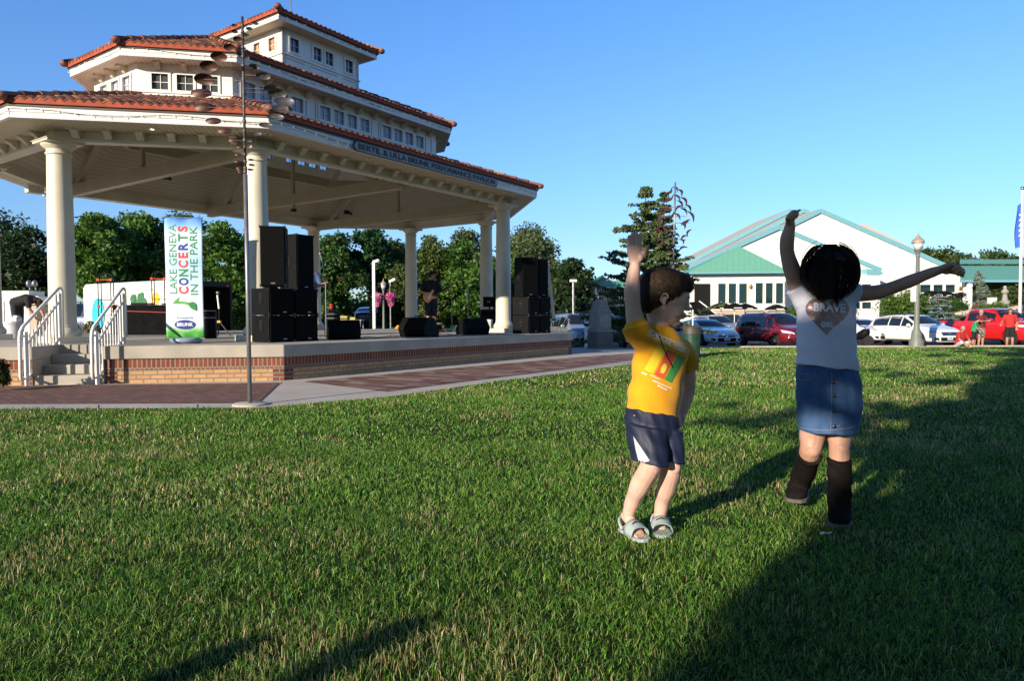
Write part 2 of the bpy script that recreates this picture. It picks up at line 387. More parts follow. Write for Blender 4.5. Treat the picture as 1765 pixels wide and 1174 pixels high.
def lawn_material():
    m, n, l, b = _new('lawn_soil_and_thatch')
    tc = n.new('ShaderNodeTexCoord'); a = n.new('ShaderNodeTexNoise'); a.inputs['Scale'].default_value = .45; a.inputs['Detail'].default_value = 6
    l.new(tc.outputs['Object'], a.inputs['Vector'])
    r = n.new('ShaderNodeValToRGB'); e = r.color_ramp.elements; e[0].position = .38; e[0].color = (.018, .045, .008, 1); e[1].position = .68; e[1].color = (.06, .085, .022, 1)
    l.new(a.outputs[0], r.inputs[0])
    c = n.new('ShaderNodeTexNoise'); c.inputs['Scale'].default_value = 26; c.inputs['Detail'].default_value = 8; c.inputs['Roughness'].default_value = .8; l.new(tc.outputs['Object'], c.inputs['Vector'])
    r2 = n.new('ShaderNodeValToRGB'); r2.color_ramp.elements[0].color = (.35, .35, .35, 1); r2.color_ramp.elements[1].color = (1.5, 1.5, 1.3, 1); l.new(c.outputs[0], r2.inputs[0])
    mx = n.new('ShaderNodeMix'); mx.data_type = 'RGBA'; mx.blend_type = 'MULTIPLY'; mx.inputs[0].default_value = 1; l.new(r.outputs[0], mx.inputs[6]); l.new(r2.outputs[0], mx.inputs[7])
    l.new(mx.outputs[2], b.inputs['Base Color']); b.inputs['Roughness'].default_value = .95; b.inputs['Specular IOR Level'].default_value = .1
    bp = n.new('ShaderNodeBump'); bp.inputs['Strength'].default_value = 1; bp.inputs['Distance'].default_value = .03; l.new(c.outputs[0], bp.inputs['Height']); l.new(bp.outputs[0], b.inputs['Normal'])
    return m
M['lawn'] = lawn_material()
sheet('lawn', [(-500, -60), (500, -60), (500, 800), (-500, 800)], 0, M['lawn'])

# lawn edge, walks, parking
E_L = [G(-420, 709), G(445, 705), G(560, 695), G(666, 686), G(880, 656), G(1088, 629), G(1150, 619)]
W0 = [(p.x, p.y) for p in E_L]
xr = W0[-1]
sheet('concrete_walk', W0[:1] + W0[1:] + [(5.6, 19.0), (5.9, 31.0), (6.0, 33.0), (-60, 33.0), (-60, W0[0][1])], .010, M['pave'])
sheet('parking_lot', [(5.9, 30.2), (90, 30.2), (90, 60), (-90, 60), (-90, 33.2), (5.9, 33.2)], .004, M['asphalt'])
b0 = [G(-420, 700), G(444, 697), G(481, 661.5), G(-20, 668), G(-420, 672)]
sheet('brick_paver_walk', [(p.x, p.y) for p in b0], .016, M['pavers'])
b1 = [G(524, 659.5), G(666.5, 677), G(1088, 622.5), G(1150, 614), G(1150, 606.5), G(988, 617.5)]
sheet('brick_paver_path', [(p.x, p.y) for p in b1], .016, M['pavers2'])
# kerb of the lawn against the parking lot
k = MB(); k.bar((6.0, 30.1, zg(30.1) + .02), (90, 30.1, zg(30.1) + .02), .16, .14); o = k.build('kerb', M['pave'], bevel=.015); o['kind'] = 'structure'
# joints in the concrete walk
j = MB()
for a, b in ((G(70, 664), G(20, 675)), (G(262, 662.5), G(258, 668)), (G(170, 700), G(168, 706)), (G(340, 699), G(340, 705)), (G(486, 660), G(446, 697))):
    j.bar((a.x, a.y, .0115), (b.x, b.y, .0115), .008, .004)
o = j.build('walk_joints', mat('joint_shadow_gap', (.10, .09, .08), .95)); o['kind'] = 'structure'

# grass blades
def lawn_edge_y(x):
    pts = W0 + [(5.6, 19.5), (5.95, 29.9), (200, 29.9)]
    xs = np.array([p[0] for p in pts]); ys = np.array([p[1] for p in pts])
    return np.interp(x, xs, ys)
def vnoise(x, y, s, seed):
    """smooth value noise on numpy arrays"""
    rs = np.random.RandomState(seed); T = rs.rand(256, 256)
    X, Y = x * s + 1000.3, y * s + 1000.7
    i, j = np.floor(X).astype(int), np.floor(Y).astype(int); fx, fy = X - i, Y - j
    fx = fx * fx * (3 - 2 * fx); fy = fy * fy * (3 - 2 * fy)
    g = lambda a, b: T[a % 256, b % 256]
    return (g(i, j) * (1 - fx) + g(i + 1, j) * fx) * (1 - fy) + (g(i, j + 1) * (1 - fx) + g(i + 1, j + 1) * fx) * fy
def grass():
    rs = np.random.RandomState(5)
    co = []; qd = []; tr = []; ti = []; base = 0
    bands = [(1.15, 2.4, 15000, .026, .0011), (2.4, 3.6, 11000, .027, .0015), (3.6, 5.5, 6500, .028, .0021), (5.5, 9.5, 2800, .030, .0033), (9.5, 16.5, 900, .032, .0062), (16.5, 30, 300, .036, .012)]
    for y0, y1, dens, h, w in bands:
        hw = 1.0 if y1 < 17 else .85
        n = int(dens * (y1 - y0) * (y0 + y1) * hw)
        yy = np.sqrt(rs.rand(n) * (y1 ** 2 - y0 ** 2) + y0 ** 2); xx = (rs.rand(n) * 2 - 1) * yy * hw
        # clumping
        keep = (yy < lawn_edge_y(xx) + rs.rand(n) * .03) & (rs.rand(n) < .45 + .75 * vnoise(xx, yy, 9, 3))
        xx, yy = xx[keep], yy[keep]; n = len(xx)
        z0 = np.interp(yy, [k[0] for k in KN], [k[1] for k in KN])
        dn = vnoise(xx, yy, .8, 8) * .5 + vnoise(xx, yy, 3.1, 9) * .5
        dry = rs.rand(n) < np.clip((dn - .45) * .95, .016, .26)
        hh = h * (.45 + 1.0 * rs.rand(n)) * (.7 + .6 * vnoise(xx, yy, 2.2, 4)); hh[dry] *= .8 + .8 * rs.rand(dry.sum())
        ww = w * (.6 + .8 * rs.rand(n)); ww[dry] *= 1.05
        az = rs.rand(n) * 2 * pi; lean = hh * (.35 + 1.35 * rs.rand(n)); lean[dry] *= .35
        fa = rs.rand(n) * 2 * pi                      # blade facing
        lx, ly = np.cos(az) * lean, np.sin(az) * lean; wx, wy = np.cos(fa) * ww, np.sin(fa) * ww
        b = np.zeros((n, 5, 3))
        b[:, 0] = np.stack([xx - wx, yy - wy, z0 - .004], 1); b[:, 1] = np.stack([xx + wx, yy + wy, z0 - .004], 1)
        mx, my, mz = xx + lx * .3, yy + ly * .3, z0 + hh * .62
        b[:, 2] = np.stack([mx + wx * .8, my + wy * .8, mz], 1); b[:, 3] = np.stack([mx - wx * .8, my - wy * .8, mz], 1)
        b[:, 4] = np.stack([xx + lx, yy + ly, z0 + hh * (1.0 - .25 * rs.rand(n))], 1)
        big = (.6 * vnoise(xx, yy, .5, 21) + .7 * vnoise(xx, yy, 1.9, 22) - .1)[:, None]
        g = np.array([.086, .265, .030]) * (.35 + 1.25 * rs.rand(n, 1)) * (.72 + .56 * big); g[:, 0] *= .8 + 1.1 * rs.rand(n)
        yel = rs.rand(n) < .24; g[yel] = np.array([.30, .43, .085]) * (.7 + .6 * rs.rand(yel.sum(), 1))
        g[dry] = np.array([.62, .48, .25]) * (.6 + .55 * rs.rand(dry.sum(), 1))
        ti.append(np.repeat(g[:, None, :], 5, 1).reshape(-1, 3)); co.append(b.reshape(-1, 3))
        i = base + np.arange(n) * 5; qd.append(np.stack([i, i + 1, i + 2, i + 3], 1)); tr.append(np.stack([i + 3, i + 2, i + 4], 1)); base += 5 * n
    o = fast_mesh('grass_blades', np.concatenate(co), np.concatenate(qd), np.concatenate(tr), np.concatenate(ti), 'grass')
    o['kind'] = 'stuff'; o['label'] = 'mown green lawn grass flecked with dry straw stalks'; o['category'] = 'grass'
grass()

# small litter on the lawn
lf = G(1240, 893); mb = MB(); mb.add([(-.022, 0, .03), (0, -.012, .036), (.024, .002, .05), (.002, .014, .034)], [(0, 1, 3), (1, 2, 3)]); o = mb.build('fallen_leaf', mat('brown_dead_leaf', (.32, .10, .03), .8)); o.location = lf; tag(o, 'brown dead leaf on the grass between the boy and the girl', 'leaf')
lf = G(1424, 930); mb = MB(); mb.add([(-.03, 0, .022), (-.01, -.012, .03), (.012, -.004, .024), (.032, .004, .034), (.01, .014, .026), (-.014, .010, .032)], [(0, 1, 5), (1, 2, 4, 5), (2, 3, 4)]); o = mb.build('paper_scrap', mat('white_paper', (.6, .6, .58), .8)); o.location = lf; tag(o, 'small crumpled white paper scrap on the grass below the girl\'s boot', 'paper scrap')
# ================================================================ pavilion
TH = R_(34.72); PC = (-5.542, 17.653)
PV_RZ = pi / 2 - TH
S1 = dict(a=3.779, b=1.597, V=3.846)
def octo(a, b, V, off=0.0):
    """elongated octagon, local frame: x along the long front edge, y away from the audience. Order B C D E F I G A"""
    k = off * tan(R_(22.5)); a, b, V = a + k, b + k, V + off; U = a + V - b
    return [Vector(p) for p in ((-a, -V), (a, -V), (U, -b), (U, b), (a, V), (-a, V), (-U, b), (-U, -b))]
pav = thing('performance_pavilion', 'cream octagonal park pavilion with three tiers of red clay tile roof and round columns', 'pavilion', (PC[0], PC[1], 0), PV_RZ)
stage = thing('stage_platform', 'raised concrete stage slab on a low brick base with recessed steps', 'stage', (PC[0], PC[1], 0), PV_RZ)
PM = Matrix.Translation((PC[0], PC[1], 0)) @ Matrix.Rotation(PV_RZ, 4, 'Z'); PMi = PM.inverted()
ZS = .575
def SL(px, py, z):                  # stage-local point under a pixel at height z
    return PMi @ G(px, py, z)
# ---- columns
CO = octo(**S1); names8 = 'BCDEFIGA'
for n, c in zip(names8, CO):
    mb = MB(); mb.lathe([(.205, .30), (.204, .9), (.197, 2.0), (.181, 3.12), (.180, 3.17)], (c.x, c.y, ZS), 32)
    col = mb.build('column', M['cream'], pav, smooth=True, sharp=50)
    ang = {'B': 22.5, 'C': -22.5, 'D': 67.5, 'E': 22.5, 'F': -22.5, 'I': 22.5, 'G': 67.5, 'A': 22.5}[n]
    rot = Matrix.Translation((c.x, c.y, 0)) @ Matrix.Rotation(R_(0 if n in 'BCFI' else 0), 4, 'Z')
    cp = MB(); cp.lathe([(.182, 3.165), (.20, 3.18), (.20, 3.20), (.183, 3.215), (.183, 3.26), (.20, 3.275), (.25, 3.315), (.262, 3.34), (.262, 3.352)], (c.x, c.y, ZS), 32)
    q = cp.build('capital', M['cream'], col, smooth=True, sharp=35)
    ab = MB(); ab.box((0, 0, ZS + 3.372), (.285, .285, .020), rot); ab.box((0, 0, ZS + 3.3965), (.305, .305, .006), rot)
    ab.build('abacus', M['cream'], col, bevel=.006)
    bs = MB(); bs.lathe([(.207, .31), (.215, .30), (.215, .265), (.228, .25), (.262, .20), (.27, .16), (.262, .125), (.25, .112)], (c.x, c.y, ZS), 32)
    bs.build('base', M['cream'], col, smooth=True, sharp=40)
    pl = MB(); pl.box((c.x, c.y, ZS + .056), (.29, .29, .056)); pl.build('plinth', M['cream'], col, bevel=.008)
# ---- beams on the column line, brackets, soffit
def ringwall(poly_out, poly_in, z0, z1, mb):
    n = len(poly_out)
    for i in range(n):
        a, b, c, d = poly_out[i], poly_out[(i + 1) % n], poly_in[(i + 1) % n], poly_in[i]
        L = (b - a).length
        vs = [(p.x, p.y, z) for z in (z0, z1) for p in (a, b, c, d)]
        fs = [(0, 3, 2, 1), (4, 5, 6, 7), (0, 1, 5, 4), (2, 3, 7, 6)]
        uvs = [[(0, 0), (0, .3), (L, .3), (L, 0)], [(0, 0), (L, 0), (L, .3), (0, .3)], [(0, z0), (L, z0), (L, z1), (0, z1)], [(0, z0), (L, z0), (L, z1), (0, z1)]]
        mb.add(vs, fs, uvs)
mb = MB(); ringwall(octo(off=.10, **S1), octo(off=-.10, **S1), 3.975, 4.20, mb); mb.build('ring_beam', M['cream'], pav)
mb = MB(); ringwall(octo(off=.125, **S1), octo(off=.103, **S1), 3.968, 4.012, mb); mb.build('beam_moulding', M['cream'], pav)
def soffit(name, outer, inner, z, m=M['soffit']):
    mb = MB(); n = len(outer)
    for i in range(n):
        a, b, c, d = outer[i], outer[(i + 1) % n], inner[(i + 1) % n], inner[i]
        t = (b - a).normalized(); vs = [(p.x, p.y, z) for p in (a, b, c, d)]
        mb.add(vs, [(3, 2, 1, 0)], [[((p - a).dot(t), 0) for p in (d, c, b, a)]])
    return mb.build(name, m, pav)
soffit('soffit', octo(off=.80, **S1), octo(off=.09, **S1), 4.155)
def face_frame(poly, i):
    a, b = poly[i], poly[(i + 1) % len(poly)]; t = (b - a).normalized(); nrm = Vector((t.y, -t.x)); return a, b, t, nrm   # nrm points outwards
def brackets(poly, i, count, z_top, h, dep, w, inset=.3):
    a, b, t, nrm = face_frame(poly, i); L = (b - a).length
    for k in range(count):
        u = inset + (L - 2 * inset) * k / (count - 1); p = a + t * u
        prof = [(0, 0), (dep, 0), (dep, -h * .25), (dep * .72, -h * .42), (dep * .45, -h * .8), (dep * .3, -h), (0, -h)]
        mb = MB(); vs = []
        for s in (-w / 2, w / 2):
            for d, z in prof: q = p + t * s + nrm * d; vs.append((q.x, q.y, z_top + z))
        n = len(prof); fs = [tuple(range(n)), tuple(range(2 * n - 1, n - 1, -1))] + [(j, j + n, (j + 1) % n + n, (j + 1) % n) for j in range(n)]
        mb.add(vs, fs); mb.box((0, 0, 0), (w / 2 + .012, dep / 2 + .012, .011), Matrix.Translation((p.x + nrm.x * dep / 2, p.y + nrm.y * dep / 2, z_top - .011 + .0)) @ Matrix.Rotation(atan2(t.y, t.x), 4, 'Z'))
        mb.build('bracket', M['cream'], pav)
P1 = octo(off=.10, **S1)
brackets(P1, 0, 15, 4.154, .135, .20, .11, .42); brackets(P1, 7, 6, 4.154, .135, .20, .11, .38); brackets(P1, 6, 6, 4.154, .135, .20, .11, .38); brackets(P1, 1, 5, 4.154, .135, .20, .11, .4)
# ---- fascias and roofs
def fascia(off_poly, inner_poly, z0, z1, name='fascia'):
    mb = MB(); ringwall(off_poly, inner_poly, z0, z1, mb); return mb.build(name, M['white'], pav)
def clip(poly, pt, nn):
    """keep the part of a 2-D polygon where (p-pt).nn >= 0"""
    out = []
    for i in range(len(poly)):
        a, b = poly[i], poly[(i + 1) % len(poly)]; da, db = (a - pt).dot(nn), (b - pt).dot(nn)
        if da >= 0: out.append(a)
        if (da >= 0) != (db >= 0): out.append(a + (b - a) * (da / (da - db)))
    return out
TILE_COLS = [(.16, .060, .040), (.22, .085, .05), (.12, .052, .040), (.32, .15, .075), (.19, .09, .065), (.09, .045, .038), (.26, .12, .07)]
def tile_roof(poly, z0, slope, max_in=None, hole=None, parent=pav, skip=(), pitch=.142):
    """barrel tiles over a hipped roof rising inwards from poly; one mesh for the tiles, one for the bird-stop edge, one part per hip"""
    n = len(poly); rs = np.random.RandomState(int(z0 * 10))
    CV, CQ, CT = [], [], []; base = 0
    es = MB()
    lines = [face_frame(poly, i) for i in range(n)]
    for i in range(n):
        if i in skip: continue
        a, b, t, nr = lines[i]; L = (b - a).length; inn = -nr
        reg = [a.copy(), b.copy()] + [poly[(i + 2 + k) % n].copy() for k in range(n - 2)]
        for j in range(n):
            if j == i: continue
            aj, bj, tj, nj = lines[j]
            # d_i <= d_j : (p-a).inn <= (p-aj).(-nj)
            g = -nj - inn; c0 = aj.dot(-nj) - a.dot(inn)
            if g.length < 1e-6: continue
            reg = clip(reg, g * (c0 / g.length_squared), g)
        if max_in: reg = clip(reg, a + inn * max_in, -inn)
        us = [(p - a).dot(t) for p in reg]; ss = [(p - a).dot(inn) for p in reg]
        def smax(u):
            best = 0
            for k in range(len(reg)):
                u0, s0, u1, s1 = us[k], ss[k], us[(k + 1) % len(reg)], ss[(k + 1) % len(reg)]
                if abs(u1 - u0) < 1e-9:
                    if abs(u - u0) < 1e-4: best = max(best, s0, s1)
                    continue
                q = (u - u0) / (u1 - u0)
                if -1e-6 <= q <= 1 + 1e-6: best = max(best, s0 + (s1 - s0) * q)
            return best
        nt_ = int(round(L / pitch)); pit = L / nt_; K = 8
        cosS = 1 / sqrt(1 + slope * slope); row = .30 * cosS
        S = max(ss); nrow = int(S / row) + 1
        for q in range(nt_):
            cu = [q * pit + pit * k / K for k in range(K + 1)]
            sm = [smax(min(max(u, 1e-5), L - 1e-5)) for u in cu]
            col0 = None
            for r in range(nrow):
                s0, s1 = r * row - (.02 if r == 0 else 0), (r + 1) * row + .01
                if s0 > max(sm): break
                c = np.array(TILE_COLS[rs.randint(len(TILE_COLS))]) * (.75 + .5 * rs.rand())
                vs = []
                for k, u in enumerate(cu):
                    ph = k / K; prof = .050 * (0.5 - 0.5 * cos(2 * pi * ph)) ** .8
                    for (s, lift) in ((min(s0, sm[k]), .022), (min(s1, sm[k]), .0)):
                        p = a + t * u + inn * s; vs.append((p.x, p.y, z0 + slope * s + prof + lift))
                for k in (range(K + 1)):                           # front lip
                    u = cu[k]; ph = k / K; prof = .050 * (0.5 - 0.5 * cos(2 * pi * ph)) ** .8
                    p = a + t * u + inn * min(s0, sm[k]); vs.append((p.x, p.y, z0 + slope * min(s0, sm[k]) + prof + .004))
                for k in range(K):
                    CQ.append([base + 2 * k, base + 2 * k + 2, base + 2 * k + 3, base + 2 * k + 1])
                    CQ.append([base + 2 * (K + 1) + k, base + 2 * (K + 1) + k + 1, base + 2 * k + 2, base + 2 * k])
                CV += vs; CT += [c] * len(vs); base += len(vs)
            # bird stop under the first row
            vs = []; 
            for k, u in enumerate(cu):
                prof = .052 * (0.5 - 0.5 * cos(2 * pi * (k / K))) ** .8
                p = a + t * u + nr * .012
                vs += [(p.x, p.y, z0 - .055), (p.x, p.y, z0 + prof - .008)]
            es.add(vs, [(2 * k, 2 * k + 2, 2 * k + 3, 2 * k + 1) for k in range(K)])
    roof = fast_mesh('tile_roof', np.array(CV), np.array(CQ), None, np.array(CT), 'tile', parent, smooth=False)
    es.build('birdstop', M['clay_edge'], roof)
    # hip caps: along each corner's bisector
    for i in range(n):
        if i in skip or (i - 1) % n in skip: continue
        c = poly[i]; d = (lines[i][3] + lines[i - 1][3]); d = -d / (1 + lines[i][3].dot(lines[i - 1][3]))   # moves 1 m in per unit
        m_in = max_in
        if m_in is None:
            m_in = 10
            a, b, t, nr = lines[i]
            for j in range(n):
                if j in (i, (i - 1) % n): continue
                aj, bj, tj, nj = lines[j]
                den = (d.dot(-nj) - 1)
                if den < -1e-6: m_in = min(m_in, (c - aj).dot(-nj) / -den) if (c - aj).dot(-nj) > 0 else m_in
        hv, hq, ht = [], [], []; s = -.05; k0 = 0
        p3 = lambda s, up: Vector((c.x + d.x * s, c.y + d.y * s, z0 + slope * s + up))
        dl = sqrt(d.length_squared + slope * slope)
        while s < m_in - .02:
            e = min(s + .34 / dl, m_in); A, B = p3(s, .055), p3(e, .045); ax = (B - A).normalized(); side = ax.cross(Vector((0, 0, 1))).normalized(); up = side.cross(ax)
            cc = np.array(TILE_COLS[rs.randint(len(TILE_COLS))]) * (.9 + .5 * rs.rand()) 
            K = 9
            for (P, rr) in ((A, .088), (B + ax * .03, .070)):
                for k in range(K): th = pi * k / (K - 1); hv.append(P + side * cos(th) * rr + up * sin(th) * rr * .8)
            for k in range(K): th = pi * k / (K - 1); hv.append(A + side * cos(th) * .07 + up * sin(th) * .055)
            for k in range(K - 1):
                hq.append([k0 + k, k0 + k + 1, k0 + K + k + 1, k0 + K + k]); hq.append([k0 + k, k0 + k + 1, k0 + 2 * K + k + 1, k0 + 2 * K + k])
            ht += [cc] * (3 * K); k0 += 3 * K
            if s < 0:                                             # rounded end piece
                e2 = MB(); 
            s = e
        fast_mesh('hip_cap_tiles', np.array([tuple(v) for v in hv]), np.array(hq), None, np.array(ht), 'tile', roof, smooth=True)
        bm_ = MB(); A = p3(-.05, .05); bm_.ell(A, (.088, .088, .07), 12, 8); o = bm_.build('hip_end', M['rust_tile'], roof, smooth=True)
    return roof
M['rust_tile'] = mat('clay_hip_end', (.20, .08, .055), .6, var=.3, scale=8)
def gutter(poly_o, poly_i, z0, z1):
    mb = MB(); ringwall(poly_o, poly_i, z0, z1, mb); return mb.build('drip_edge', M['gutter'], pav)
E1 = octo(off=.855, **S1)
fascia(octo(off=.842, **S1), octo(off=.78, **S1), 4.146, 4.235); fascia(octo(off=.855, **S1), octo(off=.79, **S1), 4.236, 4.315)
gutter(octo(off=.872, **S1), octo(off=.80, **S1), 4.316, 4.352)
S2w = dict(a=3.07, b=.862, V=2.109)
tile_roof(octo(off=.89, **S1), 4.41, .345, max_in=2.63)
# ---- second tier
def tier_wall(poly, z0, z1, wins, m, glass, fw=.30, fh=.36, zc=None, parent=pav, th=.10, groups=None):
    """wall of one tier; wins = {face index: [list of window centres along the face]}; real openings with frames and panes"""
    n = len(poly); zc = zc or (z0 + z1) / 2
    mb = MB()
    for i in range(n):
        a, b, t, nr = face_frame(poly, i); L = (b - a).length; inn = -nr
        def seg(u0, u1, za, zb):
            c = a + t * ((u0 + u1) / 2) + inn * th / 2
            mb.box((0, 0, 0), ((u1 - u0) / 2, th / 2, (zb - za) / 2), Matrix.Translation((c.x, c.y, (za + zb) / 2)) @ Matrix.Rotation(atan2(t.y, t.x), 4, 'Z'))
        cs = wins.get(i, [])
        if not cs: seg(0, L, z0, z1); continue
        zb, zt = zc - fh / 2, zc + fh / 2
        seg(0, L, z0, zb); seg(0, L, zt, z1); u = 0
        for cpos in cs:
            seg(u, cpos - fw / 2, zb, zt); u = cpos + fw / 2
        seg(u, L, zb, zt)
        for cpos in cs:
            R = lambda off: Matrix.Translation(((a + t * cpos + nr * off).x, (a + t * cpos + nr * off).y, zc)) @ Matrix.Rotation(atan2(t.y, t.x), 4, 'Z')
            fr = MB(); w2, h2, s = fw / 2, fh / 2, .024
            for (cx, cz, hx, hz) in ((-w2 - s * .3, 0, s, h2 + s * 1.3), (w2 + s * .3, 0, s, h2 + s * 1.3), (0, h2 + s * .3, w2 - s * .7, s), (0, -h2 - s * .3, w2 - s * .7, s)):
                fr.box((cx, 0, cz), (hx, .014, hz), R(.008))
            fr.box((0, 0, 0), (.0055, .008, h2 - s * .7), R(-.03)); fr.box((-w2 / 2, 0, 0), (w2 / 2 - .007, .008, .0055), R(-.03)); fr.box((w2 / 2, 0, 0), (w2 / 2 - .007, .008, .0055), R(-.03))
            win = fr.build('window', M['white'], parent)
            pn = MB(); pn.box((0, 0, 0), (w2, .003, h2), R(-.045)); pn.build('pane', glass[i] if isinstance(glass, dict) else glass, win)
    return mb.build('wall', m, parent)
W2 = octo(**S2w)
L2 = (W2[1] - W2[0]).length; La = (W2[0] - W2[7]).length
gw = {'f': [], 's': []}
front = [.45 + .415 * k for k in range(3)]
front = [.36, .76, 1.16, 1.56] + [2.32 + .40 * k for k in range(4)] + [4.26 + .40 * k for k in range(4)]
front = [c * L2 / 6.12 for c in front]
side = [La / 2 - .46, La / 2, La / 2 + .46]
gl = {i: M['glass_clear'] for i in range(8)}; gl[0] = mat('clerestory_pane_sky_tint', (.40, .44, .54), .3, spec=.5, var=.12); gl[7] = mat('screened_pane', (.045, .05, .042), .3, var=.2, scale=30); gl[6] = gl[0]; gl[4] = mat_glass('open_pane', (.10, .12, .14), clear=.85)  # the pale pane has the sky's reflection painted into its base colour
tier_wall(W2, 5.20, 6.02, {0: front, 7: side, 6: side, 4: front, 1: side, 3: side, 5: side, 2: side}, M['white'], gl, .335, .34, 5.625)
# vertical corner boards and panel grooves
mb = MB()
for i, us in ((0, [.12, 1.80, 2.06, 3.76, 4.0, 5.72, 5.95]), (7, [.22, La - .22]), (6, [.22, La - .22])):
    a, b, t, nr = face_frame(W2, i)
    for u in us:
        c = a + t * u + nr * .004; mb.box((0, 0, 0), (.006, .004, .20), Matrix.Translation((c.x, c.y, 5.60)) @ Matrix.Rotation(atan2(t.y, t.x), 4, 'Z'))
mb.build('panel_groove', mat('panel_shadow_gap', (.30, .27, .23), .8), pav)
mb = MB(); ringwall(octo(off=.035, **S2w), octo(off=.001, **S2w), 5.405, 5.43, mb); mb.build('sill_moulding', M['white'], pav)
mb = MB(); ringwall(octo(off=.012, **S2w), octo(off=.001, **S2w), 5.28, 5.404, mb); mb.build('base_board', M['white'], pav)
soffit('soffit', octo(off=.37, **S2w), octo(off=-.05, **S2w), 5.972, mat_boards('soffit_boards_upper', (.70, .62, .50), .09))
brackets(W2, 0, 12, 5.971, .13, .17, .09, .3); brackets(W2, 7, 3, 5.971, .13, .17, .09, .4); brackets(W2, 6, 3, 5.971, .13, .17, .09, .4); brackets(W2, 1, 3, 5.971, .13, .17, .09, .4)
fascia(octo(off=.392, **S2w), octo(off=.34, **S2w), 5.962, 6.035); fascia(octo(off=.40, **S2w), octo(off=.35, **S2w), 6.036, 6.10)
gutter(octo(off=.415, **S2w), octo(off=.36, **S2w), 6.101, 6.13)
tile_roof(octo(off=.43, **S2w), 6.185, .43)
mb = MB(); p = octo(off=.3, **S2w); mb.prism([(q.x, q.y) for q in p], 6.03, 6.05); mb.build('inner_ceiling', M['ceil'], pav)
# ---- cupola
def rect(U, V): return [Vector(p) for p in ((-U, -V), (U, -V), (U, V), (-U, V))]
CW = rect(1.165, 1.175)
tier_wall(CW, 6.3, 7.68, {0: [.34, 1.0, 1.36, 2.0], 3: [2.35 - 1.45, 2.35 - .93, 2.35 - .36], 2: [1.0, 1.4]}, M['white'], {0: M['glass_blue'], 3: M['glass_amber'], 2: M['glass_blue'], 1: M['glass_blue']}, .27, .34, 7.33)
mb = MB(); ringwall(rect(1.195, 1.205), rect(1.166, 1.176), 7.05, 7.075, mb); mb.build('sill_moulding', M['white'], pav)
mb = MB()
a, b, t, nr = face_frame(CW, 0)
for u0, u1 in ((.12, .62), (.78, 1.62), (1.78, 2.2)):
    for z in (6.98, 6.62): c = a + t * ((u0 + u1) / 2) + nr * .004; mb.box((0, 0, 0), ((u1 - u0) / 2, .004, .006), Matrix.Translation((c.x, c.y, z)))
mb.build('panel_groove', bpy.data.materials['panel_shadow_gap'], pav)
soffit('soffit', rect(1.47, 1.47), rect(1.1, 1.1), 7.655, bpy.data.materials['soffit_boards_upper'])
mb = MB(); ringwall(rect(1.497, 1.497), rect(1.45, 1.45), 7.645, 7.745, mb); mb.build('fascia', M['white'], pav)
mb = MB(); ringwall(rect(1.512, 1.512), rect(1.46, 1.46), 7.746, 7.775, mb); mb.build('drip_edge', M['gutter'], pav)
tile_roof(rect(1.53, 1.53), 7.83, .36)
mb = MB(); mb.tube([(0, 0, 8.2), (0, 0, 9.1)], .012); mb.build('lightning_rod', M['blackmetal'], pav)
# ---- ceiling boards under the lower roof and the trusses
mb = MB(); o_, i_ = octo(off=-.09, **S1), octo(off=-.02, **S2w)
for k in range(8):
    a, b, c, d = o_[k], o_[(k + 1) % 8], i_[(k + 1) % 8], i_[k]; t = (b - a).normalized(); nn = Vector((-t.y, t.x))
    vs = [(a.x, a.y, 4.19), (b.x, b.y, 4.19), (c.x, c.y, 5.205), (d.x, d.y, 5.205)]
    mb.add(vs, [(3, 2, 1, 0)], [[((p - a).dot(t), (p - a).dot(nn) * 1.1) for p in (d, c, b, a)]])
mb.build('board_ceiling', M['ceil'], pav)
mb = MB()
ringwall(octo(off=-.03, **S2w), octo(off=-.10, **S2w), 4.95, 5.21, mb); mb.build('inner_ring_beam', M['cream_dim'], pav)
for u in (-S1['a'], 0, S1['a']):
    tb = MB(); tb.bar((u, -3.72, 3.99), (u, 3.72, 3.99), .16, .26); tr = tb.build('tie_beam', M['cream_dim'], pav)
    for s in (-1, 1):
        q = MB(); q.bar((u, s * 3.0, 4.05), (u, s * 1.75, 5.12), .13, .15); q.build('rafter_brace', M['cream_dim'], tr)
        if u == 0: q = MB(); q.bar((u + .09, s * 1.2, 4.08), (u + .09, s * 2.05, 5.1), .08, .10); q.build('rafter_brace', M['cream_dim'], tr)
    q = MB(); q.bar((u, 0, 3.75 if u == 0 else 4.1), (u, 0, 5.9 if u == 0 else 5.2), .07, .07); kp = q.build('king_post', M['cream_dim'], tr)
q = MB(); q.box((0, 0, 3.72), (.05, .05, .035)); q.build('post_boss', M['blackmetal'], pav)
# wall box with louvre by the left column, ceiling fixtures, soffit lights
wb = SL(147, 326, 4.0); mb = MB(); mb.box((-4.6, 3.15, 4.02), (.16, .10, .21), None); mb.build('equipment_box', M['cream'], pav, bevel=.01)
for (u, v) in ((-5.2, -3.05), (-6.0, -2.0), (-3.9, -4.35), (-1.6, -4.4), (.9, -4.4), (3.1, -4.4)):
    mb = MB(); mb.lathe([(.085, 4.146), (.085, 4.153), (.06, 4.153)], (u, v, 0), 20); r = mb.build('downlight', M['white'], pav, smooth=True)
    mb = MB(); mb.lathe([(.055, 4.147), (.03, 4.146)], (u, v, 0), 20); mb.build('lamp_lens', M['lamp_warm'] if (u, v) == (-5.2, -3.05) else M['glass_dark'], r)
for (u, v, z) in ((-1.9, 2.6, 4.55), (1.6, 2.9, 4.42), (3.2, 1.6, 4.2)):
    mb = MB(); mb.box((u, v, z), (.07, .05, .06)); mb.tube([(u, v, z), (u + .06, v - .16, z - .05)], .045, 10); mb.build('spotlight', M['blackmetal'], pav)
NB = [0]
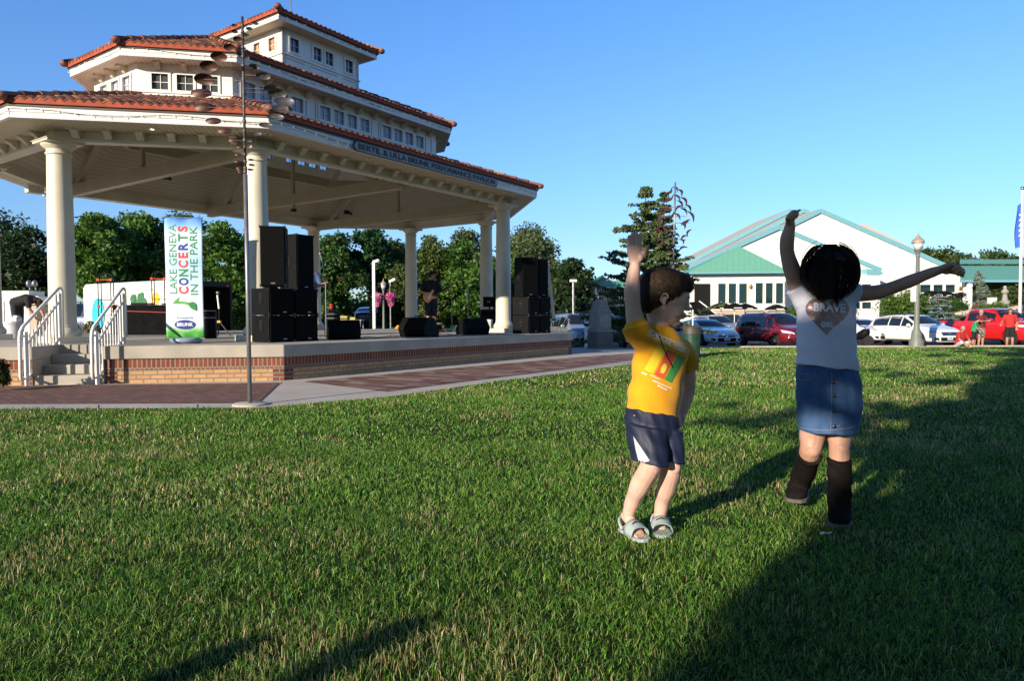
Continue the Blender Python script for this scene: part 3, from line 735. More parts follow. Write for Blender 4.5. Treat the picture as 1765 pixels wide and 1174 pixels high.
# string lights along the fascias: a thin wire with small bulbs
for poly, z, nn in ((octo(off=.866, **S1), 4.25, 3), (octo(off=.41, **S2w), 6.07, 2), (rect(1.51, 1.51), 7.72, 1)):
    wire = []; bulbs = MB(); blist = []
    rs = random.Random(4)
    idx = [len(poly) - 2, len(poly) - 1, 0] if len(poly) == 8 else [3, 0]
    for i in idx:
        a, b, t, nr = face_frame(poly, i); L = (b - a).length; m_ = int(L / .12)
        for q in range(m_ + 1):
            p = a + t * (L * q / m_); zz = z + .03 * sin(q * .35 + i) + rs.uniform(-.006, .006); wire.append((p.x, p.y, zz))
            if q % 2 == 0 and NB[0] < 100: NB[0] += 1; b1 = MB(); b1.tube([(p.x + nr.x * .01, p.y + nr.y * .01, zz), (p.x + nr.x * .015, p.y + nr.y * .015, zz - .028)], [.007, .003], 5); blist.append(b1)
            elif q % 2 == 0: bulbs.tube([(p.x + nr.x * .01, p.y + nr.y * .01, zz), (p.x + nr.x * .015, p.y + nr.y * .015, zz - .028)], [.007, .003], 5)
    w = MB(); w.tube(wire, .0035, 4); wo_ = w.build('string_light_wire', M['blackmetal'], pav); 
    for b1 in blist: b1.build('bulb', M['bulb'], wo_)
    if bulbs.v: q_ = bulbs.build('bulbs', M['bulb'], wo_); q_['kind'] = 'stuff'
# name board on the front fascia
a, b, t, nr = face_frame(octo(off=.872, **S1), 0); L = (b - a).length
def FP(px):                          # distance along the front fascia seen at a pixel column
    lo, hi = 0.0, L
    for _ in range(40):
        m_ = (lo + hi) / 2; w_ = PM @ Vector(((a + t * m_).x, (a + t * m_).y, 4.22)); x = CX0 + F_PX * w_.x / w_.y
        if x < px: lo = m_
        else: hi = m_
    return lo
u0, u1 = FP(612), FP(857)
cm = a + t * ((u0 + u1) / 2) + nr * .012
BM = Matrix.Translation((cm.x, cm.y, 4.228)) @ Matrix.Rotation(atan2(t.y, t.x), 4, 'Z') @ Matrix.Rotation(pi / 2, 4, 'X')
hw_ = (u1 - u0) / 2
def plaque(hw, hh, ch):
    return [(-hw, -hh + ch), (-hw + ch * .5, -hh + ch), (-hw + ch, -hh), (hw - ch, -hh), (hw - ch * .5, -hh + ch), (hw, -hh + ch), (hw, hh - ch), (hw - ch * .5, hh - ch), (hw - ch, hh), (-hw + ch, hh), (-hw + ch * .5, hh - ch), (-hw, hh - ch)]
mb = MB(); mb.prism(plaque(hw_, .098, .05), -.008, .012); mb.v = [tuple(BM @ Vector(v)) for v in mb.v]; sign = mb.build('name_board', mat('navy_board_rim', (.018, .022, .035), .5), pav)
mb = MB(); mb.prism(plaque(hw_ - .018, .080, .045), .012, .016); mb.v = [tuple(BM @ Vector(v)) for v in mb.v]; mb.build('board_face', mat('grey_board_face', (.33, .335, .33), .6, var=.1), sign)
vs, fs = text_geo('BERTIL & ULLA BRUNK PERFORMANCE PAVILION', .155, .002, .008, 1.0)
wd = max(v.x for v in vs) - min(v.x for v in vs); k = (2 * hw_ - .22) / wd
mb = MB(); mb.add([BM @ Vector((v.x * k, v.y, v.z + .021)) for v in vs], fs); mb.build('board_letters', mat('navy_letters', (.012, .014, .022), .5), sign)

# ---- stage slab with the step recess
St = octo(4.542, 2.2, 5.559)
Bs, As = St[0], St[7]; tA = (Bs - As).normalized(); nA = Vector((tA.y, -tA.x)); inA = -nA
def onAB(px):
    lo, hi = -1.0, (Bs - As).length + 1
    for _ in range(40):
        m_ = (lo + hi) / 2; q = As + tA * m_; w_ = PM @ Vector((q.x, q.y, .3)); x = CX0 + F_PX * w_.x / w_.y
        if x < px: lo = m_
        else: hi = m_
    return lo
s0, s1 = onAB(54), onAB(177); run = .84
n0, n1 = As + tA * s0, As + tA * s1
poly = [Bs] + St[1:8] + [n0, n0 + inA * run, n1 + inA * run, n1]
mb = MB(); mb.prism([(p.x, p.y) for p in poly], .379, ZS); slab = mb.build('concrete_slab', M['concrete'], stage, bevel=.012)
ins = [p.copy() for p in octo(4.542 - .012, 2.2 - .012, 5.559, -.03)]
wall = MB(); wd_ = MB()
for i in range(8):
    a, b = ins[i], ins[(i + 1) % 8]; t = (b - a).normalized(); L = (b - a).length
    segs = [(0, L)]
    if i == 7: segs = [(0, s0 + .0), (s1, L)]
    for (q0, q1) in segs:
        A, B = a + t * q0, a + t * q1
        wd_.wallquad(A, B, .205, .379, q0)
        if q1 - q0 > .4:
            wall.wallquad(A + t * .17, B - t * .17, -.6, .205, q0 + .17)
mb = wd_; soldier = mb.build('soldier_course', M['soldier'], stage)
wall.build('brick_wall', M['stretch'], stage)
for i in range(8):
    a, b = ins[i], ins[(i + 1) % 8]; t = (b - a).normalized(); L = (b - a).length
    nr = Vector((t.y, -t.x))
    ends = [(0, .17), (L - .17, L)]
    if i == 7: ends = [(0, .17), (s0 - .17, s0), (s1, s1 + .17), (L - .17, L)]
    for q0, q1 in ends: qn = MB(); qn.wallquad(a + t * q0 + nr * .003, a + t * q1 + nr * .003, -.6, .205, 0); qn.build('quoin', M['darkbrick'], stage)
# recess side walls, steps
mb = MB(); mb.wallquad(n0 + inA * run, n0, -.1, .379); mb.wallquad(n1, n1 + inA * run, -.1, .379); mb.wallquad(n0 + inA * run, n1 + inA * run, -.1, .379); mb.build('recess_wall', M['concrete'], stage)
for k in range(3):
    z1 = ZS / 4 * (k + 1); p0, p1 = .02 + .28 * k, run
    q = [n0 + tA * .004 + inA * p0, n1 - tA * .004 + inA * p0, n1 - tA * .004 + inA * (p1 - .003), n0 + tA * .004 + inA * (p1 - .003)]
    mb = MB(); mb.prism([(p.x, p.y) for p in q], -.02 if k == 0 else ZS / 4 * k + .001, z1); mb.build('step', M['concrete'], stage, bevel=.012)
# shadowless expansion strip: the white floor paint along the stage edge is a light worn concrete
# ---- handrails
def handrail(s, label):
    base = As + tA * s
    r = thing('handrail', label, 'handrail', PM @ Vector((base.x, base.y, 0)), PV_RZ, 'handrails of the stage steps')
    def L3(d, z): q = inA * d; return Vector((q.x, q.y, z))
    lo, up = -.10, .98
    def zt(d): return .86 + (d - lo) / (up - lo) * ZS
    mb = MB(); mb.bar(L3(lo, -.0), L3(lo, .80), .045); mb.build('post', M['white'], r, bevel=.004)
    mb = MB(); mb.bar(L3(up, ZS), L3(up, ZS + .82), .045); mb.build('post', M['white'], r, bevel=.004)
    mb = MB(); mb.bar(L3(up - .12, ZS), L3(up - .12, ZS + .80), .03); mb.build('post', M['white'], r, bevel=.004)
    mb = MB(); mb.tube([L3(lo - .13, .10), L3(lo - .17, .16), L3(lo - .17, .72), L3(lo - .15, .80), L3(lo - .08, .87), L3(up - .02, .90 + ZS), L3(up + .06, .90 + ZS), L3(up + .09, .86 + ZS), L3(up + .09, ZS + .12)], .024, 10); mb.build('grab_rail', M['white'], r, smooth=True)
    mb = MB(); mb.bar(L3(lo, .62), L3(up, .70 + ZS), .03, .04); mb.build('upper_rail', M['white'], r)
    mb = MB(); mb.bar(L3(lo, .10), L3(up, .12 + ZS), .03, .05); mb.build('lower_rail', M['white'], r)
    for k in range(9):
        d = lo + (up - lo) * (k + 1) / 10; z0 = .11 + (d - lo) / (up - lo) * (ZS + .02)
        mb = MB(); mb.bar(L3(d, z0), L3(d, z0 + .60), .018); mb.build('baluster', M['white'], r)
    mb = MB(); mb.bar(L3(lo - .16, .12), L3(lo, .12), .03); mb.bar(L3(lo - .16, .74), L3(lo, .74), .03); mb.build('rail_tie', M['white'], r)
handrail(s0 - .03, 'white metal handrail on the left side of the stage steps')
handrail(s1 - .05, 'white metal handrail on the right side of the stage steps, nearer the banner')
# ================================================================ things on the stage
def SW(px, d):                       # stage-floor world point under pixel column px at depth d
    p = at(px, 560, d); return Vector((p.x, p.y, ZS))
def boxuv(w, d, h): return (w / 2, d / 2, h / 2)
def sub_speaker(name, label, loc, rz, w=.505, d=.50, h=.46, group=None, tall=False):
    r = thing(name, label, 'speaker', loc, rz, group)
    mb = MB(); mb.box((0, 0, h / 2), (w / 2 - .004, d / 2 - .012, h / 2 - .004)); mb.build('cabinet', M['black'], r, bevel=.008)
    mb = MB(); mb.box((0, -d / 2 - .004, h / 2), (w / 2 - .02, .010, h / 2 - .02)); g = mb.build('grille', M['grille'], r, bevel=.006)
    mb = MB(); mb.box((.05 if not tall else .0, -d / 2 - .017, .055), (.033, .003, .009)); mb.build('badge', M['steel'], g)
    for s in (-1, 1):
        x = s * (w / 2 - .002)
        zh = h * (.66 if not tall else .52)
        mb = MB(); mb.box((x, -d * .05, zh), (.004, .045, .075)); mb.build('handle_cup', M['hole'], r)
        mb = MB(); mb.box((x + s * .004, -d * .05, zh - .012), (.006, .05, .012)); mb.box((x + s * .003, -d * .05, zh - .10), (.006, .032, .014)); mb.build('handle', M['steel'] if False else M['blackmetal'], r)
    for sx in (-1, 1):
        for z in (.02, h - .02): mb = MB(); mb.box((sx * (w / 2 - .012), -d / 2 + .006, z), (.016, .016, .02)); mb.build('corner_guard', M['blackmetal'], r)
    return r
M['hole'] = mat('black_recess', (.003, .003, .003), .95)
def stack(corner, side):
    """two by two low boxes with two tall boxes on top; corner = world point of the front left bottom corner"""
    lc = PMi @ Vector(corner)
    nm = 'left' if side == 'l' else 'right'
    where = 'in the left speaker stack by the banner' if side == 'l' else 'in the right speaker stack by the front column'
    for i in range(2):
        for j in range(2):
            p = PM @ Vector((lc.x + .2575 + i * .515, lc.y + .25, 0))
            lab = f"{'upper' if j else 'bottom'} {'right' if i else 'left'} square black speaker {where}"
            sub_speaker('bass_speaker', lab, (p.x, p.y, ZS + j * .46), PV_RZ, group='square black bass speakers')
    T = ZS + .92
    if side == 'l':
        p = PM @ Vector((lc.x + .05, lc.y + .30, 0)); a = at(473, 440, 11.35)
        sub_speaker('tall_speaker', 'tall scuffed black speaker turned to the lawn, on the left stack', (a.x, a.y, T), R_(12), .40, .42, .98, 'tall black speakers', True)
        q = PM @ Vector((lc.x + .78, lc.y + .26, 0)); sub_speaker('tall_speaker', 'tall black speaker with side handle, right one on the left stack', (q.x, q.y, T - .02), PV_RZ + .05, .40, .45, .98, 'tall black speakers', True)
    else:
        q = PM @ Vector((lc.x + .26, lc.y + .24, 0)); sub_speaker('tall_speaker', 'tall black speaker, left one on top of the right stack', (q.x, q.y, T), PV_RZ - .45, .47, .42, .98, 'tall black speakers', True)
        q = PM @ Vector((lc.x + .80, lc.y + .28, 0)); sub_speaker('tall_speaker', 'tall black speaker, right one on top of the right stack', (q.x, q.y, T), PV_RZ - .1, .42, .44, .98, 'tall black speakers', True)
stack(G(464, 591, ZS), 'l'); stack(G(911, 575.5, ZS), 'r')
def wedge(label, loc, rz, s=1.0):
    r = thing('floor_monitor', label, 'monitor speaker', loc, rz, 'wedge monitors on the stage')
    w, pr = .60 * s, [(-.24, 0), (.20, 0), (.27, .16), (.12, .37), (-.10, .37), (-.27, .13)]
    pr = [(a * s, b * s) for a, b in pr]
    vs = [(x, y, z) for x in (-w / 2, w / 2) for y, z in pr]; n = len(pr)
    mb = MB(); mb.add(vs, [tuple(range(n - 1, -1, -1)), tuple(range(n, 2 * n))] + [(i, (i + 1) % n, (i + 1) % n + n, i + n) for i in range(n)]); mb.build('cabinet', M['black'], r, bevel=.02 * s)
    a, b = Vector((0, pr[5][0], pr[5][1])), Vector((0, pr[4][0], pr[4][1])); m_ = (a + b) / 2; nn = Vector((0, -(b - a).z, (b - a).y)).normalized()
    gb = MB(); gb.bar(a + (b - a) * .08 + nn * .006, b - (b - a) * .08 + nn * .006, w - .05 * s, .012, up=nn); gb.build('grille', M['grille'], r)
    hb = MB(); hb.tube([Vector((-.09 * s, .0, .372 * s)), Vector((-.09 * s, .0, .395 * s)), Vector((.09 * s, 0, .395 * s)), Vector((.09 * s, 0, .372 * s))], .012, 6); hb.build('handle', M['blackmetal'], r)
    return r
wedge('black floor monitor beside the left speaker stack, handle showing', G(592, 585, ZS), R_(200))
wedge('large black floor monitor in front of the guitarist', G(722, 580.5, ZS), R_(150), 1.12)
wedge('black floor monitor with its curved grey side to the left, right of the microphone stand', G(815, 577, ZS), R_(215), 1.05)
w4 = thing('framed_monitor', 'small black speaker leaning back in a white frame by the front right column', 'monitor speaker', G(862, 572, ZS), R_(10))
mb = MB(); A = Matrix.Rotation(R_(-18), 4, 'X') @ Matrix.Rotation(R_(14), 4, 'Y')
for (c, h) in (((-.16, 0, .22), (.018, .02, .22)), ((.16, 0, .22), (.018, .02, .22)), ((0, 0, .43), (.178, .02, .016)), ((0, 0, .012), (.178, .02, .016))): mb.box(c, h, A)
mb.build('frame', M['white'], w4)
mb = MB(); mb.box((0, .02, .22), (.145, .03, .20), A); mb.build('speaker_panel', M['grille'], w4)
mb = MB(); mb.lathe([(.11, 0), (.125, .01), (.11, .02), (.06, .012), (.02, .022)], (0, 0, 0), 20, Matrix.Translation((0, -.02, 0)) @ A @ Matrix.Translation((0, -.015, .24)) @ Matrix.Rotation(pi / 2, 4, 'X')); mb.build('cone', M['steel'], w4, smooth=True)
# leaning white pole
lp = thing('leaning_pole', 'long white wrapped pole leaning against the right speaker stack', 'pole', at(955.5, 553, 18.4))
a, b = at(943, 452, 18.4) - lp.location, Vector((0, 0, 0))
mb = MB(); mb.bar(b, a, .085, .03, up=(0, 1, 0)); mb.build('wrapped_pole', M['white'], lp, bevel=.008)
mb = MB(); mb.bar((-.0, 0, -.0), (a * .03), .10, .04, up=(0, 1, 0)); mb.build('pole_foot', mat('green_foot_wrap', (.05, .20, .08), .7), lp)
def mic_stand(label, foot, h, boom_a, boom_b, mic=True):
    r = thing('microphone_stand', label, 'microphone stand', foot, 0, 'microphone stands')
    mb = MB(); mb.tube([(0, 0, .01), (0, 0, h)], .011, 8); mb.build('pole', M['steel'], r)
    mb = MB(); mb.lathe([(.15, 0), (.15, .015), (.03, .03)], (0, 0, 0), 20); mb.build('base', M['blackmetal'], r)
    mb = MB(); mb.tube([boom_a, boom_b], .009, 6); mb.build('boom', M['blackmetal'], r)
    if mic:
        d = (Vector(boom_a) - Vector(boom_b)).normalized(); p = Vector(boom_a)
        mb = MB(); mb.tube([p - d * .12, p, p + d * .03, p + d * .07], [.010, .014, .026, .018], 8); mb.build('microphone', M['steel'], r)
    return r
f = SW(779, 19.6); mic_stand('microphone stand with tilted boom in front of the guitarist', f, 1.05, (-.24, -.1, 1.42), (.14, .05, .88))
f = SW(562, 15.2); mic_stand('tall microphone stand beside the left speaker stack', f, 1.2, (-.10, 0, 1.78), (.03, 0, 1.1))
f = SW(807, 21.5); mic_stand('thin straight microphone stand behind the curved floor monitor', f, 1.65, (.0, 0, 1.7), (.0, 0, 1.2), False)
# equipment rack with cup, by the left stack
f = SW(573, 16.6); r = thing('equipment_rack', 'open black equipment rack behind the left speaker stack', 'rack', f, R_(10))
mb = MB()
for x in (-.16, .16):
    for y in (-.15, .15): mb.bar((x, y, 0), (x, y, .62), .025)
for z in (.05, .34, .60):
    mb.bar((-.16, -.15, z), (.16, -.15, z), .02); mb.bar((-.16, .15, z), (.16, .15, z), .02)
mb.build('frame', M['blackmetal'], r)
for z in (.12, .24, .40, .50): mb = MB(); mb.box((0, 0, z), (.14, .13, .045)); mb.build('rack_unit', M['black'], r, bevel=.004); mb = MB(); mb.box((0, -.133, z), (.12, .003, .012)); mb.build('panel_strip', M['steel'], r)
mb = MB(); mb.lathe([(.035, 0), (.045, .12)], (0, 0, 0), 16); o = mb.build('red_cup', mat('red_plastic', (.55, .02, .02), .4), None, smooth=True, sharp=40); o.location = (f.x - .2, f.y, f.z + 1.02 - .38); tag(o, 'red plastic cup on the rack behind the left speakers', 'cup'); o.location = (f.x - .02, f.y, f.z + .625)
# keyboard desk with screen, bin
f = SW(842, 20.3); r = thing('mixing_desk', 'black equipment case with a flat black screen on top, behind the right column', 'mixing desk', f, R_(8))
mb = MB(); mb.box((-.02, 0, .30), (.22, .2, .30)); mb.build('case', M['black'], r, bevel=.01)
mb = MB(); mb.box((-.02, -.21, .62), (.25, .22, .02)); mb.build('top', M['blackmetal'], r)
mb = MB(); mb.box((.03, -.05, .86), (.19, .02, .15)); s_ = mb.build('screen', M['black'], r, bevel=.006); mb = MB(); mb.box((.03, 0, .68), (.02, .02, .06)); mb.build('stand', M['blackmetal'], r)
mb = MB(); mb.box((0, -.074, .86), (.045, .003, .02)); mb.build('screen_badge', M['steel'], s_)
f = SW(843, 19.2); o = MB(); o.lathe([(.10, 0), (.12, .34), (.125, .35)], (0, 0, 0), 4); o = o.build('storage_bin', mat('grey_white_plastic', (.42, .42, .40), .5), None, bevel=.01); o.location = f; o.rotation_euler = (0, 0, .5); tag(o, 'pale square plastic bin in front of the black equipment case', 'bin')
f = SW(753, 19.4); r = thing('small_amplifier', 'small grey and white amplifier on the stage floor beside the guitarist', 'amplifier', f, R_(5))
mb = MB(); mb.box((.06, 0, .13), (.09, .08, .13)); mb.build('cabinet', M['steel'], r, bevel=.01); mb = MB(); mb.box((-.08, -.02, .16), (.018, .03, .16)); mb.build('side_post', M['white'], r); mb = MB(); mb.box((.06, -.083, .13), (.07, .004, .09)); mb.build('grille', M['black'], r)
for i, (px, py, c, lab) in enumerate(((744, 574, (.5, .5, .48), 'white effects pedal on the stage floor'), (762, 572.5, (.6, .08, .03), 'red effects pedal on the stage floor'), (752, 572.5, (.05, .25, .08), 'green effects pedal on the stage floor'), (774, 572, (.35, .35, .35), 'grey effects pedal near the microphone stand'), (733, 577.5, (.5, .5, .5), 'white power strip in front of the large floor monitor'), (603, 583.5, (.5, .5, .5), 'white socket box in front of the left floor monitor'))):
    mb = MB(); mb.box((0, 0, .028), (.075, .05, .028)); mb.tube([(0.02, 0, .05), (.02, 0, .07)], .015, 8)
    o = mb.build('effects_pedal', mat(f'pedal_paint_{i}', c, .4), None, bevel=.006); o.location = G(px, py, ZS); o.rotation_euler = (0, 0, i * .4); tag(o, lab, 'pedal')
# cable on the stage
mb = MB(); rs = random.Random(2); pts = []
for k in range(40): p = G(600 + k * 6.2, 584 - k * .28 + 1.5 * sin(k * .9), ZS); pts.append((p.x, p.y, ZS + .008))
mb.tube(pts, .006, 5); o = mb.build('stage_cable', M['black'], None); tag(o, 'black cable winding along the stage floor past the monitors', 'cable')

# ---- banner
bl = G(320, 592, ZS); ban = thing('concert_banner', 'tall pull-up banner of the park concerts standing at the stage edge', 'banner', bl, R_(90) - R_(82))
hw, zb, zt = .297, .085, 2.055
def banner_mat():
    m, n, l, b = _new('banner_print'); uv = n.new('ShaderNodeUVMap'); s = n.new('ShaderNodeSeparateXYZ'); l.new(uv.outputs[0], s.inputs[0])
    rp = n.new('ShaderNodeValToRGB'); e = rp.color_ramp.elements
    e[0].position = 0; e[0].color = (.03, .22, .02, 1); e[1].position = 1; e[1].color = (.035, .17, .62, 1)
    for p, c in ((.05, (.06, .36, .04)), (.075, (.30, .55, .28)), (.10, (.66, .74, .80)), (.35, (.62, .74, .88)), (.62, (.40, .62, .88)), (.86, (.62, .76, .92)), (.95, (.16, .42, .80))):
        k = e.new(p); k.color = _rgb(c)
    nz = n.new('ShaderNodeTexNoise'); nz.inputs['Scale'].default_value = 3; l.new(uv.outputs[0], nz.inputs['Vector'])
    md = n.new('ShaderNodeMath'); md.operation = 'MULTIPLY_ADD'; md.inputs[1].default_value = .09; l.new(nz.outputs[0], md.inputs[0]); l.new(s.outputs[1], md.inputs[2])
    sb = n.new('ShaderNodeMath'); sb.operation = 'SUBTRACT'; sb.inputs[1].default_value = .045; l.new(md.outputs[0], sb.inputs[0]); l.new(sb.outputs[0], rp.inputs[0])
    l.new(rp.outputs[0], b.inputs['Base Color']); b.inputs['Roughness'].default_value = .4; return m
def bsurf(x, z):                     # gentle ripple of the cloth, local y
    u = (x / hw + 1) / 2; v = (z - zb) / (zt - zb)
    return -.012 * sin(pi * u) - .010 * exp(-v * 16) * sin(u * 15 + 1) - .01 * exp(-(1 - v) * 14) * sin(u * 9)
nx, nz_ = 26, 70; vs = []; fs = []; uvs = []
for j in range(nz_ + 1):
    for i in range(nx + 1):
        u, v = i / nx, j / nz_; x = (u * 2 - 1) * (hw - .008 * sin(pi * v)); z = zb + (zt - zb) * v + .012 * abs(u - .5) * (1 if v > .5 else -1) * 2 * abs(v - .5)
        vs.append((x, bsurf(x, z), z))
for j in range(nz_):
    for i in range(nx):
        a = j * (nx + 1) + i; fs.append((a, a + 1, a + nx + 2, a + nx + 1)); uvs.append([(i / nx, j / nz_), ((i + 1) / nx, j / nz_), ((i + 1) / nx, (j + 1) / nz_), (i / nx, (j + 1) / nz_)])
mb = MB(); mb.add(vs, fs, uvs); cl = mb.build('printed_cloth', banner_mat(), ban, smooth=True)
sd = cl.modifiers.new('t', 'SOLIDIFY'); sd.thickness = .002; sd.offset = 1
def pr(name, geo, col, cx, cz, rot=pi / 2, k=1.0, off=.004, kx=1.0):
    vs, fs = geo; c, s = cos(rot), sin(rot); out = []
    for v in vs:
        x, y = v[0] * k * kx, v[1] * k; X, Z = cx + x * c - y * s, cz + x * s + y * c
        out.append((X, bsurf(X, Z) - off - (v[2] if len(v) > 2 else 0), Z))
    mb = MB(); mb.add(out, fs); return mb.build(name, col, cl)
PRM = {k: mat('print_' + k, c, .5, var=.08) for k, c in dict(green=(.03, .23, .06), lime=(.10, .36, .05), red=(.75, .045, .02), navy=(.012, .03, .25), white=(.75, .76, .78)).items()}
def fit(s, L, size, bold=0): 
    vs, fs = text_geo(s, size, bold, .001); w = max(v.x for v in vs) - min(v.x for v in vs); return (vs, fs), L / w
MX = .00925                          # metres per pixel on the banner
def bx(px): return (px - 320) * MX
def bz(py): return zb + (583.5 - py) / (583.5 - 372.5) * (zt - zb)
g_, kx = fit('LAKE GENEVA', bz(384) - bz(506), .165, .001); pr('banner_lettering', g_, PRM['green'], bx(302.5), (bz(384) + bz(506)) / 2, kx=kx)
g_, kx = fit('IN THE PARK', bz(388) - bz(508), .165, .001); pr('banner_lettering', g_, PRM['green'], bx(337.5), (bz(388) + bz(508)) / 2, kx=kx)
cols = ['red', 'navy', 'green', 'red', 'red', 'navy', 'green', 'red']; z0_, z1_ = bz(507), bz(384)
for i, ch in enumerate('CONCERTS'):
    w_ = (z1_ - z0_) / 8; g_ = text_geo(ch, .20, .007, .001); xs_ = [v.x for v in g_[0]]; mid = (max(xs_) + min(xs_)) / 2; kk = min(1.0, (w_ * .84) / (max(xs_) - min(xs_)))
    pr('banner_letter', ([Vector((v.x - mid, v.y, v.z)) for v in g_[0]], g_[1]), PRM[cols[i]], bx(320), z0_ + w_ * (i + .5), kx=kk * 1.0)
# leaf-shaped music note
def poly2(pts): return ([Vector((bx(x), 0, bz(y))) for x, y in pts], [tuple(range(len(pts)))])
def flat(name, pts, col, off=.004):
    bm = bmesh.new(); vv = [bm.verts.new((bx(x), bsurf(bx(x), bz(y)) - off, bz(y))) for x, y in pts]; bm.faces.new(vv); bmesh.ops.triangulate(bm, faces=bm.faces[:])
    me = bpy.data.meshes.new(name); bm.to_mesh(me); bm.free(); me.materials.append(col); o = bpy.data.objects.new(name, me); COL.objects.link(o); o.parent = cl; return o
flat('music_note', [(300, 522), (304, 517), (312, 511), (308, 518), (305, 520), (337, 521.5), (339, 534), (333, 532), (327, 526), (327, 522.8), (302, 522.6)], PRM['lime'], .012)
flat('music_note_leaf', [(327, 522), (334, 519), (339, 523), (340, 530), (339.5, 535), (334, 533), (329, 529)], PRM['green'], .015)
g_, kx = fit('Presented by', .25, .05); pr('banner_lettering', g_, PRM['navy'], bx(320), bz(547.5), 0, kx=kx)
flat('logo_oval', [(320 + 17.5 * cos(t * pi / 16), 559.5 + 8.2 * sin(t * pi / 16)) for t in range(32)], PRM['navy'], .012)
g_, kx = fit('BRUNK', .25, .075, .003); pr('logo_lettering', g_, PRM['white'], bx(320), bz(559.5), 0, kx=kx, off=.0165)
mb = MB(); mb.tube([(-hw - .01, -.004, zt + .004), (hw + .01, -.004, zt + .004)], .012, 8); mb.tube([(-hw - .01, -.01, zb - .006), (hw + .01, -.01, zb - .006)], .012, 8); mb.tube([(0, .03, 0), (0, .03, zt)], .012, 8); mb.build('support_poles', M['steel'], ban)
mb = MB(); mb.lathe([(.20, .005), (.245, .03), (.25, .06), (.235, .085), (.15, .10), (.03, .105)], (0, .03, 0), 24); mb.build('water_base', mat('grey_blue_base', (.22, .28, .38), .35, var=.2), ban, smooth=True)

# ---- black tables, hoop racks, stand, case at the back left of the stage
f = SW(262, 17.2); r = thing('covered_table', 'long table under a black cloth with a red stripe at the back of the stage', 'table', f, R_(8))
mb = MB(); nx = 60; vs = []
for z, e in ((.74, 0), (.70, .004), (.35, .012), (.01, .022)):
    for i in range(nx):
        t = i / nx * 4; sx, sy = .78, .33; 
        if t < 1: x, y = -sx + 2 * sx * t, -sy
        elif t < 2: x, y = sx, -sy + 2 * sy * (t - 1)
        elif t < 3: x, y = sx - 2 * sx * (t - 2), sy
        else: x, y = -sx, sy - 2 * sy * (t - 3)
        q = e * sin(i * 2.1); vs.append((x * (1 + q), y * (1 + q * 2), z))
fs = [(k * nx + i, k * nx + (i + 1) % nx, (k + 1) * nx + (i + 1) % nx, (k + 1) * nx + i) for k in range(3) for i in range(nx)] + [tuple(range(nx))]
mb.add(vs, fs); mb.build('tablecloth', M['blackcloth'], r, smooth=True, sharp=50)
mb = MB(); mb.bar((-.78, -.352, .60), (.76, -.352, .54), .006, .02); mb.build('red_stripe', mat('red_tape', (.35, .03, .015), .6), r)
mb = MB(); mb.box((-.2, 0, .77), (.25, .1, .02)); mb.box((.35, .02, .765), (.1, .08, .015)); mb.build('table_clutter', M['black'], r)
def hoop_rack(px, lab, d=18.4):
    f = SW(px, d); r = thing('hoop_rack', lab, 'rack', f, R_(15), 'black hoop racks at the back of the stage')
    for y in (-.13, .13):
        pts = [(-.15, y, 0), (-.15, y, 1.45)] + [(-.15 * cos(t * pi / 8), y, 1.45 + .17 * sin(t * pi / 8)) for t in range(1, 8)] + [(.15, y, 1.45), (.15, y, 0)]
        mb = MB(); mb.tube(pts, .014, 6); mb.build('hoop', M['blackmetal'], r)
    for z in (.5, .9): mb = MB(); mb.bar((-.15, -.13, z), (.15, -.13, z), .015); mb.bar((-.15, .13, z), (.15, .13, z), .015); mb.build('crossbar', M['blackmetal'], r)
    for z in (.38, .72, 1.43):
        mb = MB(); mb.box((-.15, -.13, z), (.028, .028, .03)); mb.box((.15, -.13, z), (.028, .028, .03)); mb.bar((-.15, -.13, z), (.15, -.13, z), .02); mb.build('orange_clamp', M['orange'], r)
    return r
M['orange'] = mat('orange_plastic', (.75, .12, .02), .45)
hoop_rack(184, 'black hoop rack with orange clamps, in front of the blue circle on the trailer'); hoop_rack(276, 'black hoop rack with orange clamps, just left of the banner', 18.0)
mb = MB(); a, b = at(192, 497, 18.3), at(265, 499.5, 18); mb.tube([a, (a + b) / 2 - Vector((0, 0, .03)), b], .006, 5); o = mb.build('guy_rope', M['black'], None); tag(o, 'thin dark rope strung between the two hoop racks', 'rope')
f = SW(378, 15.5); r = thing('tripod_stand', 'black tripod stand with a white tube light before the open trailer', 'stand', f, 0)
for t in (0, 2.1, 4.2): mb = MB(); mb.bar((0, 0, .34), (.26 * cos(t), .26 * sin(t), 0), .022); mb.build('leg', M['blackmetal'], r)
mb = MB(); mb.tube([(0, 0, .2), (0, 0, .9)], .013, 8); mb.build('pole', M['blackmetal'], r)
mb = MB(); mb.tube([(0.0, 0, .62), (-.03, 0, .93)], .022, 8); mb.build('tube_light', M['white'], r); mb = MB(); mb.ell((-.02, 0, .98), (.04, .04, .035)); mb.build('head', M['steel'], r, smooth=True); mb = MB(); mb.box((0, 0, .33), (.035, .035, .025)); mb.build('collar', mat('yellow_plastic', (.6, .35, .02), .5), r)
f = SW(361, 14.2); r = thing('flight_case', 'dark flight case standing just right of the banner', 'case', f, R_(20)); mb = MB(); mb.box((0, 0, .28), (.13, .2, .28)); mb.build('case_body', M['black'], r, bevel=.01); mb = MB(); mb.bar((-.135, -.2, .42), (.135, -.2, .42), .02, .02); mb.bar((-.135, -.2, .56), (.135, -.2, .56), .02, .02); mb.build('edge_trim', M['steel'], r)
